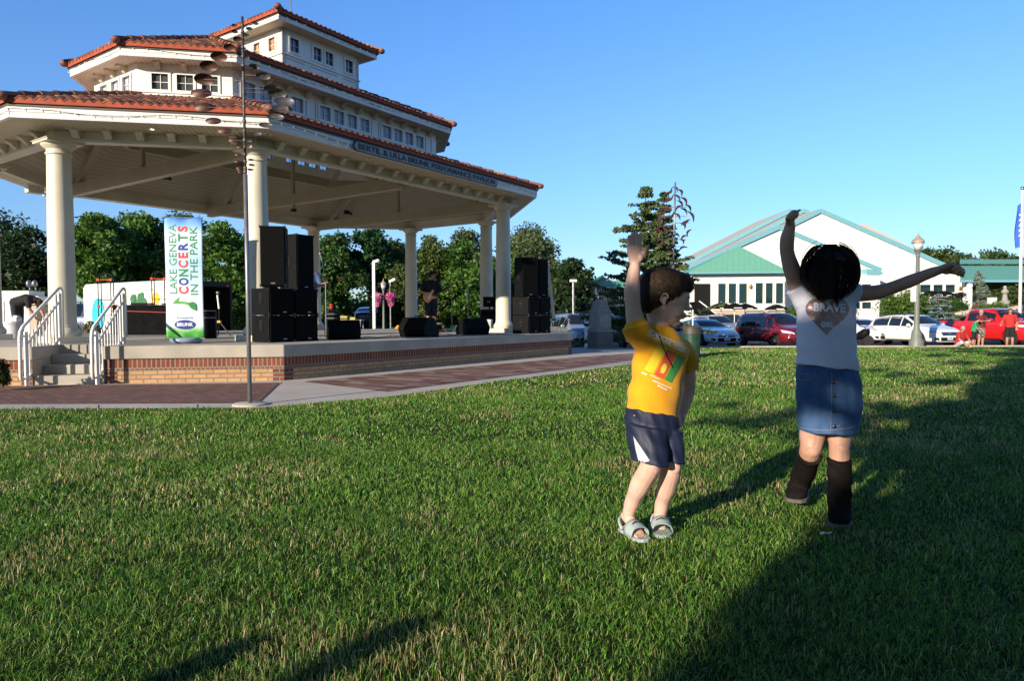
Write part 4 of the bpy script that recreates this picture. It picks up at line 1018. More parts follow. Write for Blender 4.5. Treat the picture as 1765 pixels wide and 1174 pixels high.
# planter tub and bench of small things at the far left
f = SW(24, 14.6); o = MB(); o.lathe([(.13, 0), (.155, .05), (.20, .30), (.215, .31), (.215, .34), (.195, .34), (.19, .30)], (0, 0, 0), 28); o = o.build('white_tub', mat('white_plastic_tub', (.62, .64, .68), .4), None, smooth=True, sharp=40); o.location = f; tag(o, 'white plastic tub on the stage beside the far left column', 'tub')
mb = MB(); mb.box((0, 0, .05), (.12, .09, .045)); mb.box((.06, 0, .115), (.05, .05, .02)); o = mb.build('white_packages', M['white'], None, bevel=.01); o.location = (f.x, f.y, ZS + .345); tag(o, 'white wrapped packages lying on the white tub', 'package')

# ================================================================ kinetic wind sculptures
M['rust_pole'] = mat('weathered_pole', (.10, .085, .08), .55, metal=.4, var=.35, scale=12)
def cup(mb_out, mb_in, c, r, nrm, squash=.62, depth=.28):
    """shallow oval dish facing nrm: outside and inside skins"""
    nrm = Vector(nrm).normalized(); x = nrm.cross(Vector((0, 0, 1))).normalized() if abs(nrm.z) < .98 else Vector((1, 0, 0)); y = nrm.cross(x)
    n, m = 20, 5
    for mb, inset in ((mb_out, 0), (mb_in, .004)):
        vs = [c - nrm * (r * depth - inset)]; fs = []
        for j in range(1, m + 1):
            q = j / m; dz = -(1 - q * q) * r * depth + inset * (1 - q)
            for i in range(n): t = 2 * pi * i / n; vs.append(c + x * cos(t) * r * q + y * sin(t) * r * q * squash + nrm * dz)
        for i in range(n): fs.append((0, 1 + i, 1 + (i + 1) % n))
        for j in range(m - 1):
            for i in range(n): a = 1 + j * n; fs.append((a + i, a + n + i, a + n + (i + 1) % n, a + (i + 1) % n))
        mb.add(vs, fs)
pb = G(431, 700); D1 = pb.y
tp = at(417.5, 28, D1); ks = thing('wind_sculpture', 'tall kinetic sculpture of rusty oval cups spiralling up a steel pole by the brick walk', 'sculpture', pb)
top = tp - pb
def PA(py):                         # point on the pole axis at a pixel row
    z = at(424, py, D1).z; return Vector((top.x * z / top.z, top.y * z / top.z, z))
mb = MB(); mb.tube([(0, 0, 0), tuple(PA(300))], .024, 12); mb.build('lower_pole', M['steel'], ks, smooth=True)
mb = MB(); mb.tube([tuple(PA(300)), tuple(top)], .015, 10); up_ = mb.build('upper_pole', M['rust_pole'], ks, smooth=True)
mb = MB(); mb.lathe([(.19, -.02), (.19, .025), (.17, .035)], (0, 0, 0), 24); mb.build('concrete_footing', M['pave'], ks, smooth=True, sharp=40)
PXM = D1 / F_PX
cups = [  # left cup x, right cup x, y left, y right, radius px (left), radius px (right)
 (404, 441, 118 - 75, 40, 4.5, 4.5), (405, 430, 54, 49, 5, 6), (410, 424, 67, 60, 8, 6), (396, 419, 81, 84, 10, 5), (377, 424, 97, 98, 13.5, 6),
 (360, 438, 113, 114, 15, 9), (352, 454, 136, 130, 17, 12), (347, 470, 160, 153, 17.5, 14), (352, 478, 184, 160, 17.5, 15), (368, 490, 208, 174, 13.5, 16.5),
 (387, 487, 225, 187, 12, 16.5), (403, 475, 241, 201, 9, 14), (414, 458, 253, 215, 6, 11.5), (410, 442, 266, 230, 5, 9), (409, 428, 278, 243, 5, 6), (412, 433, 289, 275, 5, 5), (413, 434, 292, 284, 4.5, 5.5), (414, 432, 296, 292, 4, 5)]
yfr = 60.0
for i, (xl, xr_, yl, yr, rl, rr) in enumerate(cups):
    for (x, y, rp_, side) in ((xl, yl, rl, -1), (xr_, yr, rr, 1)):
        hub = PA(min(max(y - 4 * side * .5, 34), 296)); tgt = at(x, y, D1) - pb
        swing = (.25 * sin(i * .55)) * side; tgt = tgt + Vector((0, swing, 0)) * 1.0
        tgt.z = at(x, y, D1 + swing).z; tgt.x = at(x, y, D1 + swing).x - pb.x; tgt.y = swing
        ar = MB(); ar.tube([hub, tgt], .0024, 5); arm = ar.build('arm', M['rust_pole'], ks)
        out = (tgt - hub); out.z = 0; out = out.normalized() if out.length > .01 else Vector((side, 0, 0))
        face = (Vector((.25, -.75, .45 if y > 165 else -.5)) if side > 0 else Vector((-.15, .8, -.45)) if y > 150 else Vector((.1, -.75, -.6)))
        mo, mi = MB(), MB(); cup(mo, mi, tgt, rp_ * PXM, face, .60 if side < 0 else .55, .30)
        c_ = mo.build('cup', M['rust'] if side < 0 else M['cupin'], ks, smooth=True); mi.build('cup_lining', M['cupin'] if side > 0 else M['rust'], c_, smooth=True)
    hb = MB(); hb.tube([PA(min(max(yl, 34), 296)) - Vector((0, 0, .012)), PA(min(max(yl, 34), 296)) + Vector((0, 0, .012))], .021, 10); hb.build('hub', M['rust_pole'], ks)
# second sculpture, far right behind the boy
D2 = 26.0; b2 = at(1157, 600, D2); b2.z = zg(D2); k2 = thing('spiral_wind_sculpture', 'tall sculpture of rusty crescent blades twisting round a thin pole behind the boy', 'sculpture', b2)
t2 = at(1164, 314, D2) - b2; mb = MB(); mb.tube([(0, 0, 0), tuple(t2 * .5)], .05, 10); mb.build('lower_pole', M['steel'], k2, smooth=True); mb = MB(); mb.tube([tuple(t2 * .5), tuple(t2)], .032, 8); mb.build('upper_pole', M['white'] if False else M['steel'], k2, smooth=True)
def crescent(c, d, w, bend, n=8):
    d = Vector(d); L = d.length; d.normalize(); s = d.cross(Vector((0, 1, 0))).normalized(); v = []; f = []
    for i in range(n + 1):
        t = i / n; p = Vector(c) + d * (t - .5) * L + s * bend * sin(pi * t); ww = w * sin(pi * t) ** .8 + .002
        v += [p - s * ww, p + Vector((0, .03 * sin(pi * t), 0)), p + s * ww]
    for i in range(n): a = 3 * i; f += [(a, a + 1, a + 4, a + 3), (a + 1, a + 2, a + 5, a + 4)]
    return v, f
bl_ = [(1153, 327, 40, 7), (1163, 327, -45, 7), (1148, 342, 55, 8), (1171, 332, -60, 7), (1153, 340, 35, 10), (1171, 352, -55, 9), (1149, 357, -5, 9), (1178, 347, -55, 9), (1153, 357, -60, 9), (1178, 365, -45, 9), (1166, 342, -45, 9), (1171, 360, 40, 9), (1143, 361, 60, 11), (1190, 373, -60, 11), (1134, 375, 85, 10), (1155, 369, 40, 9), (1185, 359, -50, 9),
       (1138, 385, 50, 10), (1166, 374, -45, 9), (1136, 400, -60, 9), (1181, 387, 20, 8), (1186, 385, 60, 8), (1148, 399, 40, 10), (1140, 395, -45, 9), (1189, 402, 60, 8), (1150, 392, -40, 9), (1176, 390, -55, 7), (1145, 411, 60, 8), (1180, 411, 35, 8), (1137, 417, 35, 7), (1166, 408, -15, 6), (1147, 425, 80, 7), (1174, 417, -60, 6), (1150, 419, -40, 6), (1178, 430, 20, 9), (1151, 431, 65, 5)]
for i, (px, py, ang, L) in enumerate(bl_):
    dz = .45 * sin(i * 1.7); p = at(px, py, D2 + dz) - b2; q = 2 * L * D2 / F_PX
    v, f = crescent(p, (cos(R_(ang)) * q, 0, sin(R_(ang)) * q), -.0 + .042, .10 * (1 if px > 1160 else -1)); mb = MB(); mb.add(v, f); o = mb.build('blade', M['rust'], k2, smooth=True); s_ = o.modifiers.new('t', 'SOLIDIFY'); s_.thickness = .012
for py in (357, 373, 384, 413, 425): p = at(1160, py, D2) - b2; mb = MB(); mb.tube([p - Vector((.55, 0, 0)), p + Vector((.5, 0, 0))], .012, 6); mb.build('arm', M['steel'], k2)
# ================================================================ vegetation
def foliage(name, clumps, n, size, tint, parent, rs, flat=.0, spread=.9, m='leaf'):
    """small leaf-shaped faces spread through many clumps; clumps: (centre, radii)"""
    vol = np.array([max(c[1][0] * c[1][1] * c[1][2], 1e-4) ** .72 for c in clumps]); vol /= vol.sum(); k = rs.choice(len(clumps), n, p=vol)
    C = np.array([tuple(c[0]) for c in clumps])[k]; Rd = np.array([c[1] for c in clumps])[k]
    d = rs.randn(n, 3); d /= np.linalg.norm(d, axis=1)[:, None]; r = rs.rand(n) ** .42 * (1 + .16 * rs.randn(n) * spread)
    P = C + d * Rd * r[:, None]
    a = rs.randn(n, 3); a[:, 2] *= (1 - flat); a /= np.linalg.norm(a, axis=1)[:, None]; b = rs.randn(n, 3); b -= a * (a * b).sum(1)[:, None]; b /= np.linalg.norm(b, axis=1)[:, None]
    s = size * (.55 + .9 * rs.rand(n))[:, None]; a = a * s; b = b * s * .55
    V = np.stack([P - a, P + b - a * .1, P + a, P - b - a * .1], 1).reshape(-1, 3); i = np.arange(n) * 4; Q = np.stack([i, i + 1, i + 2, i + 3], 1)
    cl = rs.rand(len(clumps))[k][:, None]; c = np.array(tint[0]) * (1 - cl) + np.array(tint[1]) * cl; c = c * (.65 + .7 * rs.rand(n, 1))
    return fast_mesh(name, V, Q, None, np.repeat(c, 4, 0), m, parent)
def tree(px, d, top, bot, wpx, label, tint, kind='tree', seed=0, n=5200, size=.17, group=None, trunk_to=None, shape=1.0, nclump=34, trunk_r=.16, base=None):
    """broad-leaved tree seen at pixel column px, crown from row top to row bot, wpx wide"""
    rs = np.random.RandomState(seed + 100); b = at(px, 560, d); b.z = zg(d) if base is None else base; r = thing(kind, label, 'tree', b, 0, group)
    zt, zb_ = at(px, top, d).z - b.z, at(px, bot, d).z - b.z; hw = wpx / 2 * d / F_PX; zc, hh = (zt + zb_) / 2, (zt - zb_) / 2
    cl = []
    for i in range(nclump):
        u = rs.randn(3) * (1, 1, 1.15); u /= np.linalg.norm(u); q = rs.rand() ** .45; w_ = 1 - .25 * abs(u[2]); c = np.array([u[0] * hw * .78 * q * w_, u[1] * hw * .7 * q, zc + u[2] * hh * .80 * q]); rr = hw * (.20 + .20 * rs.rand()); cl.append((c, (rr, rr, rr * .72 * shape)))
    foliage('crown', cl, n, size, tint, r, rs)
    mb = MB(); z1 = zc * .9; pts = [(0, 0, 0), (.08 * hw * rs.randn() * .3, 0, z1 * .4), (.1 * hw * rs.randn() * .3, 0, z1)]; mb.tube(pts, [trunk_r * 1.3, trunk_r, trunk_r * .5], 10)
    for i in range(7):
        c = cl[i * 3 % nclump][0]; st = Vector(pts[1]) + (Vector(pts[2]) - Vector(pts[1])) * rs.rand(); mb.tube([st, (st + Vector(c)) / 2 + Vector((0, 0, .2)), Vector(c)], [trunk_r * .45, trunk_r * .28, trunk_r * .1], 6)
    mb.build('trunk', M['bark'], r, smooth=True); return r
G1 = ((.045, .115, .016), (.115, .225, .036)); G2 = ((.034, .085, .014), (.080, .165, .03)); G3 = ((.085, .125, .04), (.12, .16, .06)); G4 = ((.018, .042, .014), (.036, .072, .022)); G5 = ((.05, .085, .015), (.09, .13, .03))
tg = 'park trees behind the pavilion'

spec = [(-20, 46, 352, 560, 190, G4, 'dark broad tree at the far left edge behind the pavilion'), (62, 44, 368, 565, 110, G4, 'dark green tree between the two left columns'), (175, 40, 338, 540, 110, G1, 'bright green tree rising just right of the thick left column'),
        (245, 43, 342, 545, 130, G1, 'tall bright green tree above the white trailer'), (318, 45, 350, 560, 110, G2, 'green tree directly behind the concert banner'), (392, 42, 362, 585, 100, G1, 'leafy green tree between the banner and the sculpture pole'),
        (440, 50, 380, 575, 110, G2, 'dark tree hidden behind the left speaker stack'), (575, 46, 382, 575, 100, G2, 'dark green tree right of the left speaker stack'), (640, 48, 385, 500, 78, ((.02, .07, .018), (.04, .11, .03)), 'narrow tree with a bare pale trunk beside the lamp posts'),
        (690, 52, 398, 580, 110, G5, 'yellow-green tree behind the back right column'), (745, 47, 392, 585, 120, G5, 'broad olive-green tree behind the guitarist'), (800, 46, 400, 590, 100, G1, 'mid green tree between the guitarist and the front right column'),
        (812, 78, 378, 560, 110, G3, 'tall pale grey-green tree farther back, left of the front right columns'), (905, 80, 374, 545, 130, G3, 'big pale rounded tree rising behind the right speaker stack'), (868, 52, 440, 590, 90, G1, 'green tree low behind the front right column'),
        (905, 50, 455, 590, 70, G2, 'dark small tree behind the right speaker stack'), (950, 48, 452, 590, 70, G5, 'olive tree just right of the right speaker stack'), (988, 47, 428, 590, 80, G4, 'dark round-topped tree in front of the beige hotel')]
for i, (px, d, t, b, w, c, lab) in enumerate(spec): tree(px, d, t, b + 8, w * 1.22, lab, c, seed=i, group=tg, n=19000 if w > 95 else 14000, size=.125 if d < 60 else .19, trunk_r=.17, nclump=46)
# far tree line right of the restaurant
for i, (px, d, t, b, w, lab) in enumerate(((1605, 105, 425, 470, 90, 'tree top showing over the right slope of the white gable'), (1655, 110, 436, 480, 90, 'small tree top above the girl\'s hand'), (1712, 115, 428, 490, 90, 'rounded tree top over the green roof, left of the flag'), (1760, 112, 431, 490, 80, 'tree top over the green roof behind the flagpole'))): tree(px, d, t, b, w, lab, G5, seed=40 + i, n=2600, size=.26, group='tree tops behind the restaurant')
def spruce(px, d, top, bot, wpx, label, tint, seed, n=9000, size=.085, tips=None, trunk=True, kind='spruce_tree', cat='tree', layers=17, up=.15, base=None, trunk_r=.10, power=.8):
    rs = np.random.RandomState(seed); b = at(px, 560, d); b.z = zg(d) if base is None else base; r = thing(kind, label, cat, b)
    zt, zb_ = at(px, top, d).z - b.z, at(px, bot, d).z - b.z; hw = wpx / 2 * d / F_PX; cl = []; mb = MB(); mb.tube([(0, 0, 0), (0, 0, (zt + zb_) / 2), (0, 0, zt)], [trunk_r, trunk_r * .6, .015], 8)
    for L in range(layers):
        t = min(1, max(0, (L + rs.rand() * .8 - .4) / (layers - 1))); z = zb_ + (zt - zb_) * t; R = hw * (1 - t) ** power * (.75 + .5 * rs.rand()) + .06
        for k in range(6 if layers < 12 else 7):
            a = rs.rand() * 2 * pi; rr = R * (.7 + .5 * rs.rand()); tip = Vector((cos(a) * rr, sin(a) * rr, z + up * rr * (rs.rand() - .2))); mb.tube([(0, 0, z - .05), tuple(tip)], [.028, .008], 5)
            m_ = max(2, int(rr / (size * 2.6)))
            for j in range(m_): q = (j + 1) / m_; cl.append((np.array([tip.x * q, tip.y * q, z + (tip.z - z) * q - .03]), (size * 1.9 * (1.25 - .5 * q) + .02, size * 1.9 * (1.25 - .5 * q) + .02, size * .95)))
    foliage('crown', cl, n, size, tint, r, rs, spread=.6); mb.build('trunk', M['bark'], r); return r
spruce(1112, 27, 322, 580, 190, 'tall sparse spruce behind the boy\'s raised hand', ((.075, .125, .045), (.15, .195, .075)), 7, n=34000, size=.066, layers=30, power=.75, up=.45)
spruce(1143, 29, 334, 500, 70, 'second thinner spruce top beside the spiral sculpture', ((.075, .125, .045), (.14, .185, .07)), 8, n=11000, size=.07, layers=18, up=.4)
def shrub(px, d, top, bot, wpx, label, tint, seed, n=2600, size=.07, depth=1.0, kind='shrub', group=None, nc=18):
    rs = np.random.RandomState(seed + 300); z0, z1 = at(px, bot, d).z, at(px, top, d).z; b = at(px, 560, d); b.z = z0; r = thing(kind, label, 'shrub', b, 0, group); hw = wpx / 2 * d / F_PX; h = z1 - z0; cl = []
    for i in range(nc): a = rs.rand() * 2 * pi; q = rs.rand() ** .6; cl.append((np.array([cos(a) * hw * .75 * q, sin(a) * hw * .6 * q * depth, h * (.25 + .5 * rs.rand() * (1 - .5 * q))]), (hw * .35, hw * .35, h * .28)))
    foliage('leaves', cl, n, size, tint, r, rs); mb = MB()
    for i in range(5): c = cl[i][0]; mb.tube([(0, 0, -.1 if base_fix else 0), tuple(c)], [.03, .01], 5)
    mb.build('stems', M['bark'], r); return r
base_fix = False
low_fill = ((-30, 'far left'), (215, 'left of the banner'), (420, 'behind the left speakers'), (600, 'behind the lamp posts'), (720, 'behind the guitarist'), (830, 'behind the front right column'), (930, 'right of the right speaker stack'))
GB = ((.06, .13, .015), (.11, .19, .03))
for a in ((1560, 45, 484, 560, 95, 'large rounded green shrub left of the lamp post', GB, 1, 5200, .075), (1610, 46, 510, 560, 60, 'low green shrub just right of the lamp post', GB, 2), (1640, 50, 508, 545, 60, 'dark green hedge shrub under the umbrellas on the right', G2, 3), (1716, 47, 517, 545, 60, 'low green shrub right of the dry planting, above the pickup', GB, 4),
          (1735, 60, 484, 540, 90, 'large shaded shrub below the eave of the green roof', G5, 5, 4000, .10), (1690, 62, 486, 535, 60, 'dark shrub in shade beside the grey-green conifer', G4, 6), (1366, 42, 520, 575, 30, 'green shrub between the red van and the girl', GB, 7),
          (1470, 46, 548, 580, 50, 'low hedge shrub behind the girl\'s waist', G2, 8), (1655, 44, 540, 560, 70, 'low ground shrub behind the pickup bed', GB, 9)): shrub(*a[:6], a[6], a[7], *(a[8:]))
shrub(120, 21, 545, 585, 36, 'dark spiky shrub between the left column and the trailer', G2, 11, 1800, .06); shrub(160, 20.5, 548, 588, 34, 'pale-flowered shrub in front of the trailer\'s left end', ((.10, .12, .05), (.30, .30, .22)), 12, 1500, .045); shrub(-8, 9.3, 610, 668, 46, 'reddish shrub at the left edge before the stage', ((.10, .07, .02), (.07, .10, .02)), 13, 1800, .035)
shrub(665, 48, 560, 585, 130, 'clipped low hedge seen between the columns', ((.03, .09, .015), (.05, .13, .02)), 14, 2600, .09, .25, 'hedge')
spruce(1617, 43, 508, 566, 84, 'small silvery blue spruce right of the lamp post', ((.16, .23, .24), (.24, .32, .33)), 15, n=5000, size=.06, layers=11, kind='blue_spruce', cat='spruce', base=at(1617, 560, 43).z, power=.75, up=.1)
spruce(1685, 52, 468, 540, 46, 'tall feathery grey-green conifer by the white post', ((.17, .23, .17), (.25, .31, .24)), 16, n=4500, size=.07, layers=13, kind='grey_conifer', cat='conifer', base=at(1685, 545, 52).z, up=.8)
shrub(1682, 50, 518, 543, 40, 'dry brown ornamental grasses below the grey-green conifer', ((.20, .13, .09), (.32, .22, .16)), 17, 1500, .09)
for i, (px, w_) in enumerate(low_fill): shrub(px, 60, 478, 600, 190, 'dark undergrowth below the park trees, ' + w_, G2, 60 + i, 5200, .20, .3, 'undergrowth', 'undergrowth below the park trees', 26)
# the big tree behind the photographer whose shade covers the right of the lawn
def shade_tree():
    rs = np.random.RandomState(77); s = lambda l_, q, z: lx_ * l_ + sx_ * q + Vector((0, 0, z)); lx_, sx_ = Vector((cos(SUN_AZ), -sin(SUN_AZ), 0)), Vector((sin(SUN_AZ), cos(SUN_AZ), 0))
    b = s(3.2, -9, 0); r = thing('park_tree', 'large low-branched park tree behind the photographer', 'tree', b); cl = []
    for i in range(210):
        l_ = -.35 + 9.5 * rs.rand(); z = 1.9 + 9.5 * rs.rand() ** 1.1; rr = .75 + .5 * rs.rand(); l_ = max(l_, -.32 + rr); q = -9 + rs.randn() * 1.1; p = s(l_, q, z) - b; cl.append((np.array(tuple(p)), (rr, rr, rr * .8)))
    foliage('crown', cl, 70000, .11, G1, r, rs, spread=.5)
    ed = []
    for i in range(230): rr = .42; zz_ = 2.0 + 9 * rs.rand() ** 1.3; ed.append((np.array(tuple(s(-.86 + rr * .8 + 1.9 * rs.rand(), -9 + rs.randn() * .6, zz_) - b)), (rr, rr, rr)))
    foliage('crown_edge', ed, 62000, .09, G1, r, rs, spread=.4)
    # unseen crown added over the lawn right of the camera to block skylight
    oc = []
    for i in range(260):
        x, y, z = 1.5 + 15 * rs.rand(), -9 + 15 * rs.rand(), 3.6 + 8 * rs.rand() ** .8; rr = .9 + .5 * rs.rand()
        if x * cos(SUN_AZ) - y * sin(SUN_AZ) < .1 + rr or (y > 0 and x - rr < .78 * (y + rr) and z - rr < 1.6 + .5 * (y + rr)): continue
        oc.append((np.array((x, y, z)) - np.array(tuple(b)), (rr, rr, rr * .7)))
    foliage('sky_blocking_crown', oc, 20000, .17, G1, r, rs, spread=.5)
    # boughs reaching left: their shade crosses the children's shoulders and the lawn beyond
    cl2 = []
    for i in range(44): l_, z = -1.75 + 1.65 * (i / 44) ** .62, 4.34 + .95 * rs.rand(); cl2.append((l_, z, .18 if l_ < -1.05 else .25))
    for l_, z, rr in ((-2.15, 4.5, .24), (-2.5, 4.62, .2), (-2.8, 4.72, .14), (-2.0, 4.85, .2), (-.5, 5.9, .45), (-1.3, 6.2, .3), (-.2, 6.6, .5), (-2.0, 6.5, .28), (-2.5, 6.7, .2), (-.9, 6.9, .4), (-.4, 7.9, .6), (-1.5, 7.7, .35), (-2.2, 8.3, .3), (-.8, 8.8, .6), (-1.8, 9.3, .5), (-2.8, 9.5, .4), (-.5, 9.9, .7), (-2.1, 10.3, .6), (-1.2, 10.8, .7), (-3, 10.9, .5)): cl2.append((l_, z, rr))
    cl2 = [(np.array(tuple(s(l_, -9 + .25 * rs.randn(), z) - b)), (rr, rr * .9, rr * .75)) for l_, z, rr in cl2]
    foliage('boughs', cl2, 8500, .072, G1, r, rs, spread=.4); cl += cl2 + oc[::12]
    mb = MB(); mb.tube([(0, 0, 0), (.1, 0, 2.2), (0, .1, 7)], [.34, .28, .12], 12)
    for i in range(14): c = Vector(cl[i * 13 % 210][0]); mb.tube([(0, 0, 1.8 + .3 * i), (c + Vector((0, 0, 2 + .3 * i))) * .5, tuple(c)], [.12, .07, .03], 6)
    for c, rd in cl[210:]: mb.tube([(0, 0, max(2, c[2] - 1.2)), tuple(c)], [.05, .02], 5)
    mb.build('trunk', M['bark'], r, smooth=True)
shade_tree()

# ================================================================ buildings beyond the parking lot
def px3(pts, d): return [at(x, y, d) for x, y in pts]
def slab(mb, front, depth):
    """vertical polygon (front, world points on one depth) given thickness away from the camera"""
    n = len(front); bk = [p + Vector((0, depth, 0)) for p in front]; mb.add(front + bk, [tuple(range(n - 1, -1, -1)), tuple(range(n, 2 * n))] + [(i, (i + 1) % n, n + (i + 1) % n, n + i) for i in range(n)])
rest = thing('restaurant_building', 'long white gabled restaurant with turquoise roof trim behind the parked cars', 'building', at(1400, 579, 60)); Mr = Matrix.Translation(rest.location).inverted()
def RB(name, mb, m, parent=rest, **k): mb.v = [tuple(Mr @ Vector(v)) for v in mb.v]; return mb.build(name, m, parent, **k)
def gable(d, apex, left, right, base, depth, trim=6.5, nm='gable_wall', wl=None):
    mb = MB(); pts = px3([(left[0], base), (left[0], left[1]), apex, (right[0], right[1]), (right[0], base)], d); slab(mb, pts, depth); w = RB(nm, mb, M['stucco'])
    tw = trim * d / F_PX; off = Vector((0, -.12, 0)); A, L, R = at(*apex, d), at(*left, d), at(*right, d); up = Vector((0, 0, tw * .45))
    dl, dr = (L - A).normalized(), (R - A).normalized(); L2, R2 = L + dl * tw * .8, R + dr * tw * .8
    mb = MB(); mb.bar(A + off + up, L2 + off + up, .22, tw, up=(0, 0, 1)); mb.bar(A + off * 1.02 + up, R2 + off * 1.02 + up, .22, tw, up=(0, 0, 1)); RB('barge_trim', mb, M['tealtrim'])
    mb = MB()
    for P_, dd in ((L2, dl), (R2, dr)):
        q = [A + up * 2.2, P_ + up * 2.2, P_ + up * 2.2 + Vector((0, depth, 0)), A + up * 2.2 + Vector((0, depth, 0))]; mb.add(q + [v - Vector((0, 0, .06)) for v in q], [(0, 1, 2, 3), (7, 6, 5, 4), (0, 4, 5, 1), (1, 5, 6, 2), (2, 6, 7, 3), (3, 7, 4, 0)])
    RB('roof', mb, M['roofgrey']); return w
M['roofgrey'] = mat('pale_membrane_roof', (.50, .44, .38), .8, var=.05)
gable(72, (1361, 366), (1150, 474), (1500, 442), 575, 10); gable(69, (1384, 366), (1170, 474), (1540, 445), 575, 8); gable(65.5, (1413, 366.5), (1172, 485), (1658, 474.5), 578, 5, 7)
gable(62, (1342, 395), (1190, 463), (1512, 467), 578, 3.2, 7, 'front_gable_wall')
mb = MB(); mb.add(px3([(1470, 390), (1478, 386), (1492, 386), (1580, 431), (1570, 450)], 84), [(0, 1, 2, 3, 4)]); slab(mb, px3([(1470, 392), (1478, 386), (1492, 386), (1580, 431), (1570, 450)], 84.1), 3); RB('rear_roof', mb, M['roofgrey'])
mb = MB(); slab(mb, px3([(1225, 434), (1300, 393), (1302, 400), (1240, 436)], 78), 1.5); RB('rear_parapet', mb, M['roofgrey'])
# hipped dining room in front
mb = MB(); slab(mb, px3([(1193, 578), (1193, 469), (1353, 467.5), (1353, 578)], 57), 5); RB('front_wall', mb, M['stucco'])
mb = MB(); e = px3([(1186, 469.5), (1361, 467.8)], 56.4); pk = at(1274, 424, 59.5); bk = [p + Vector((0, 6, 0)) for p in e]; mb.add(e + bk + [pk], [(0, 1, 4), (1, 3, 4), (3, 2, 4), (2, 0, 4)], [[(0, 0), (8.3, 0), (4.15, 4)]] * 4); hip = RB('hip_roof', mb, mat_boards('standing_seam_teal', (.16, .42, .30), .46, 'X', .6))
mb = MB(); mb.bar(e[0] - Vector((0, 0, .07)), e[1] - Vector((0, 0, .07)), .14, .14); RB('gutter', mb, M['tealtrim'])
def win(x0, x1, y0, y1, d, panes=1, m=None, name='window'):
    a, b = at(x0, y0, d - .05), at(x1, y1, d - .05); mb = MB(); t = .05
    for (p, q) in ((Vector((a.x, a.y, a.z)), Vector((b.x, a.y, a.z))), (Vector((a.x, a.y, b.z)), Vector((b.x, a.y, b.z))), (Vector((a.x, a.y, a.z)), Vector((a.x, a.y, b.z))), (Vector((b.x, a.y, a.z)), Vector((b.x, a.y, b.z)))): mb.bar(p, q, .09, .07, up=(0, 1, 0))
    fr = RB(name, mb, M['white']); mb = MB(); mb.box(((a.x + b.x) / 2, a.y + .03, (a.z + b.z) / 2), ((b.x - a.x) / 2, .01, (a.z - b.z) / 2)); RB('pane', mb, m or M['glass_teal'], fr)
M['glass_teal'] = mat_glass('teal_tinted_glass', (.008, .030, .034))
for x0, x1 in ((1237, 1251.5), (1255, 1269.5), (1273, 1288)): win(x0, x1, 488, 524, 57)
for x0, x1 in ((1301.5, 1315.5), (1319, 1332.5), (1336.5, 1350.5)): win(x0, x1, 487, 524, 57)
mb = MB(); slab(mb, px3([(1197, 530), (1197, 489), (1224, 489), (1224, 530)], 56.93), .05); RB('dark_opening', mb, M['hole'])
mb = MB(); slab(mb, px3([(1193, 578), (1193, 534), (1353, 534), (1353, 578)], 56.6), .3); RB('stone_plinth', mb, M['stucco_tan'])
# stepped bay and the long right-hand wall
mb = MB(); slab(mb, px3([(1420, 578), (1420, 473), (1517, 473), (1517, 578)], 61), 1); RB('bay_wall', mb, M['stucco'])
mb = MB(); slab(mb, px3([(1495, 473.5), (1495, 463), (1523, 469), (1520, 473.5)], 60.9), 1.2); RB('eave_return', mb, M['tealtrim'])
for x0, x1 in ((1463, 1483), (1485, 1502)): win(x0, x1, 489, 500, 61); win(x0, x1, 520, 533, 61)
for x0, x1 in ((1585, 1604.5), (1608, 1625.5), (1629, 1646.5)): win(x0, x1, 490, 505, 65.5)
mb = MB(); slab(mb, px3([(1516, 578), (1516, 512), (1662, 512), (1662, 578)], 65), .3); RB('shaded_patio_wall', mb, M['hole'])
mb = MB(); mb.ell(at(1294, 494, 56.9), (.12, .1, .2)); RB('wall_lamp', mb, mat('brass_lamp', (.30, .18, .08), .4, metal=.5)); mb = MB(); mb.ell(at(1655, 497, 65.4), (.14, .1, .2)); RB('wall_lamp', mb, bpy.data.materials['brass_lamp'])
for px in (1520, 1579, 1603): mb = MB(); a, b = at(px, 512, 64.5), at(px, 570, 64.5); mb.bar(a, b, .16, .16, up=(0, 1, 0)); RB('patio_post', mb, M['white'])
# green-roofed wing
wing = thing('green_roofed_wing', 'long low building with a broad green metal roof at the right edge', 'building', at(1750, 570, 66)); Mr = Matrix.Translation(wing.location).inverted()
mb = MB(); e0, e1, r0, r1, m0, m1 = at(1655, 483, 60), at(2060, 483, 60), at(1655, 447, 72), at(2060, 447, 72), at(1655, 458, 68), at(2060, 458, 68)
mb.add([e0, e1, m1, m0], [(0, 1, 2, 3)], [[(0, 0), (20, 0), (20, 6), (0, 6)]]); mb.add([m0 + Vector((0, .1, .18)), m1 + Vector((0, .1, .18)), r1, r0], [(0, 1, 2, 3)], [[(0, 0), (20, 0), (20, 6), (0, 6)]]); RB('roof', mb, mat_boards('broad_green_roof', (.15, .40, .27), .42, 'X', .75), wing)
mb = MB(); mb.bar(e0 - Vector((0, .05, .08)), e1 - Vector((0, .05, .08)), .2, .2); RB('gutter', mb, M['tealtrim'], wing)
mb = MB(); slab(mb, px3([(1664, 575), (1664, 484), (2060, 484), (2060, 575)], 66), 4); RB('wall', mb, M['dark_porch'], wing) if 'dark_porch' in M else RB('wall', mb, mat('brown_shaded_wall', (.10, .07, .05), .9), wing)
for px in (1664, 1812): mb = MB(); a, b = at(px, 486, 61), at(px, 570, 61); mb.bar(a, b, .3, .3, up=(0, 1, 0)); RB('porch_column', mb, M['stucco'], wing)
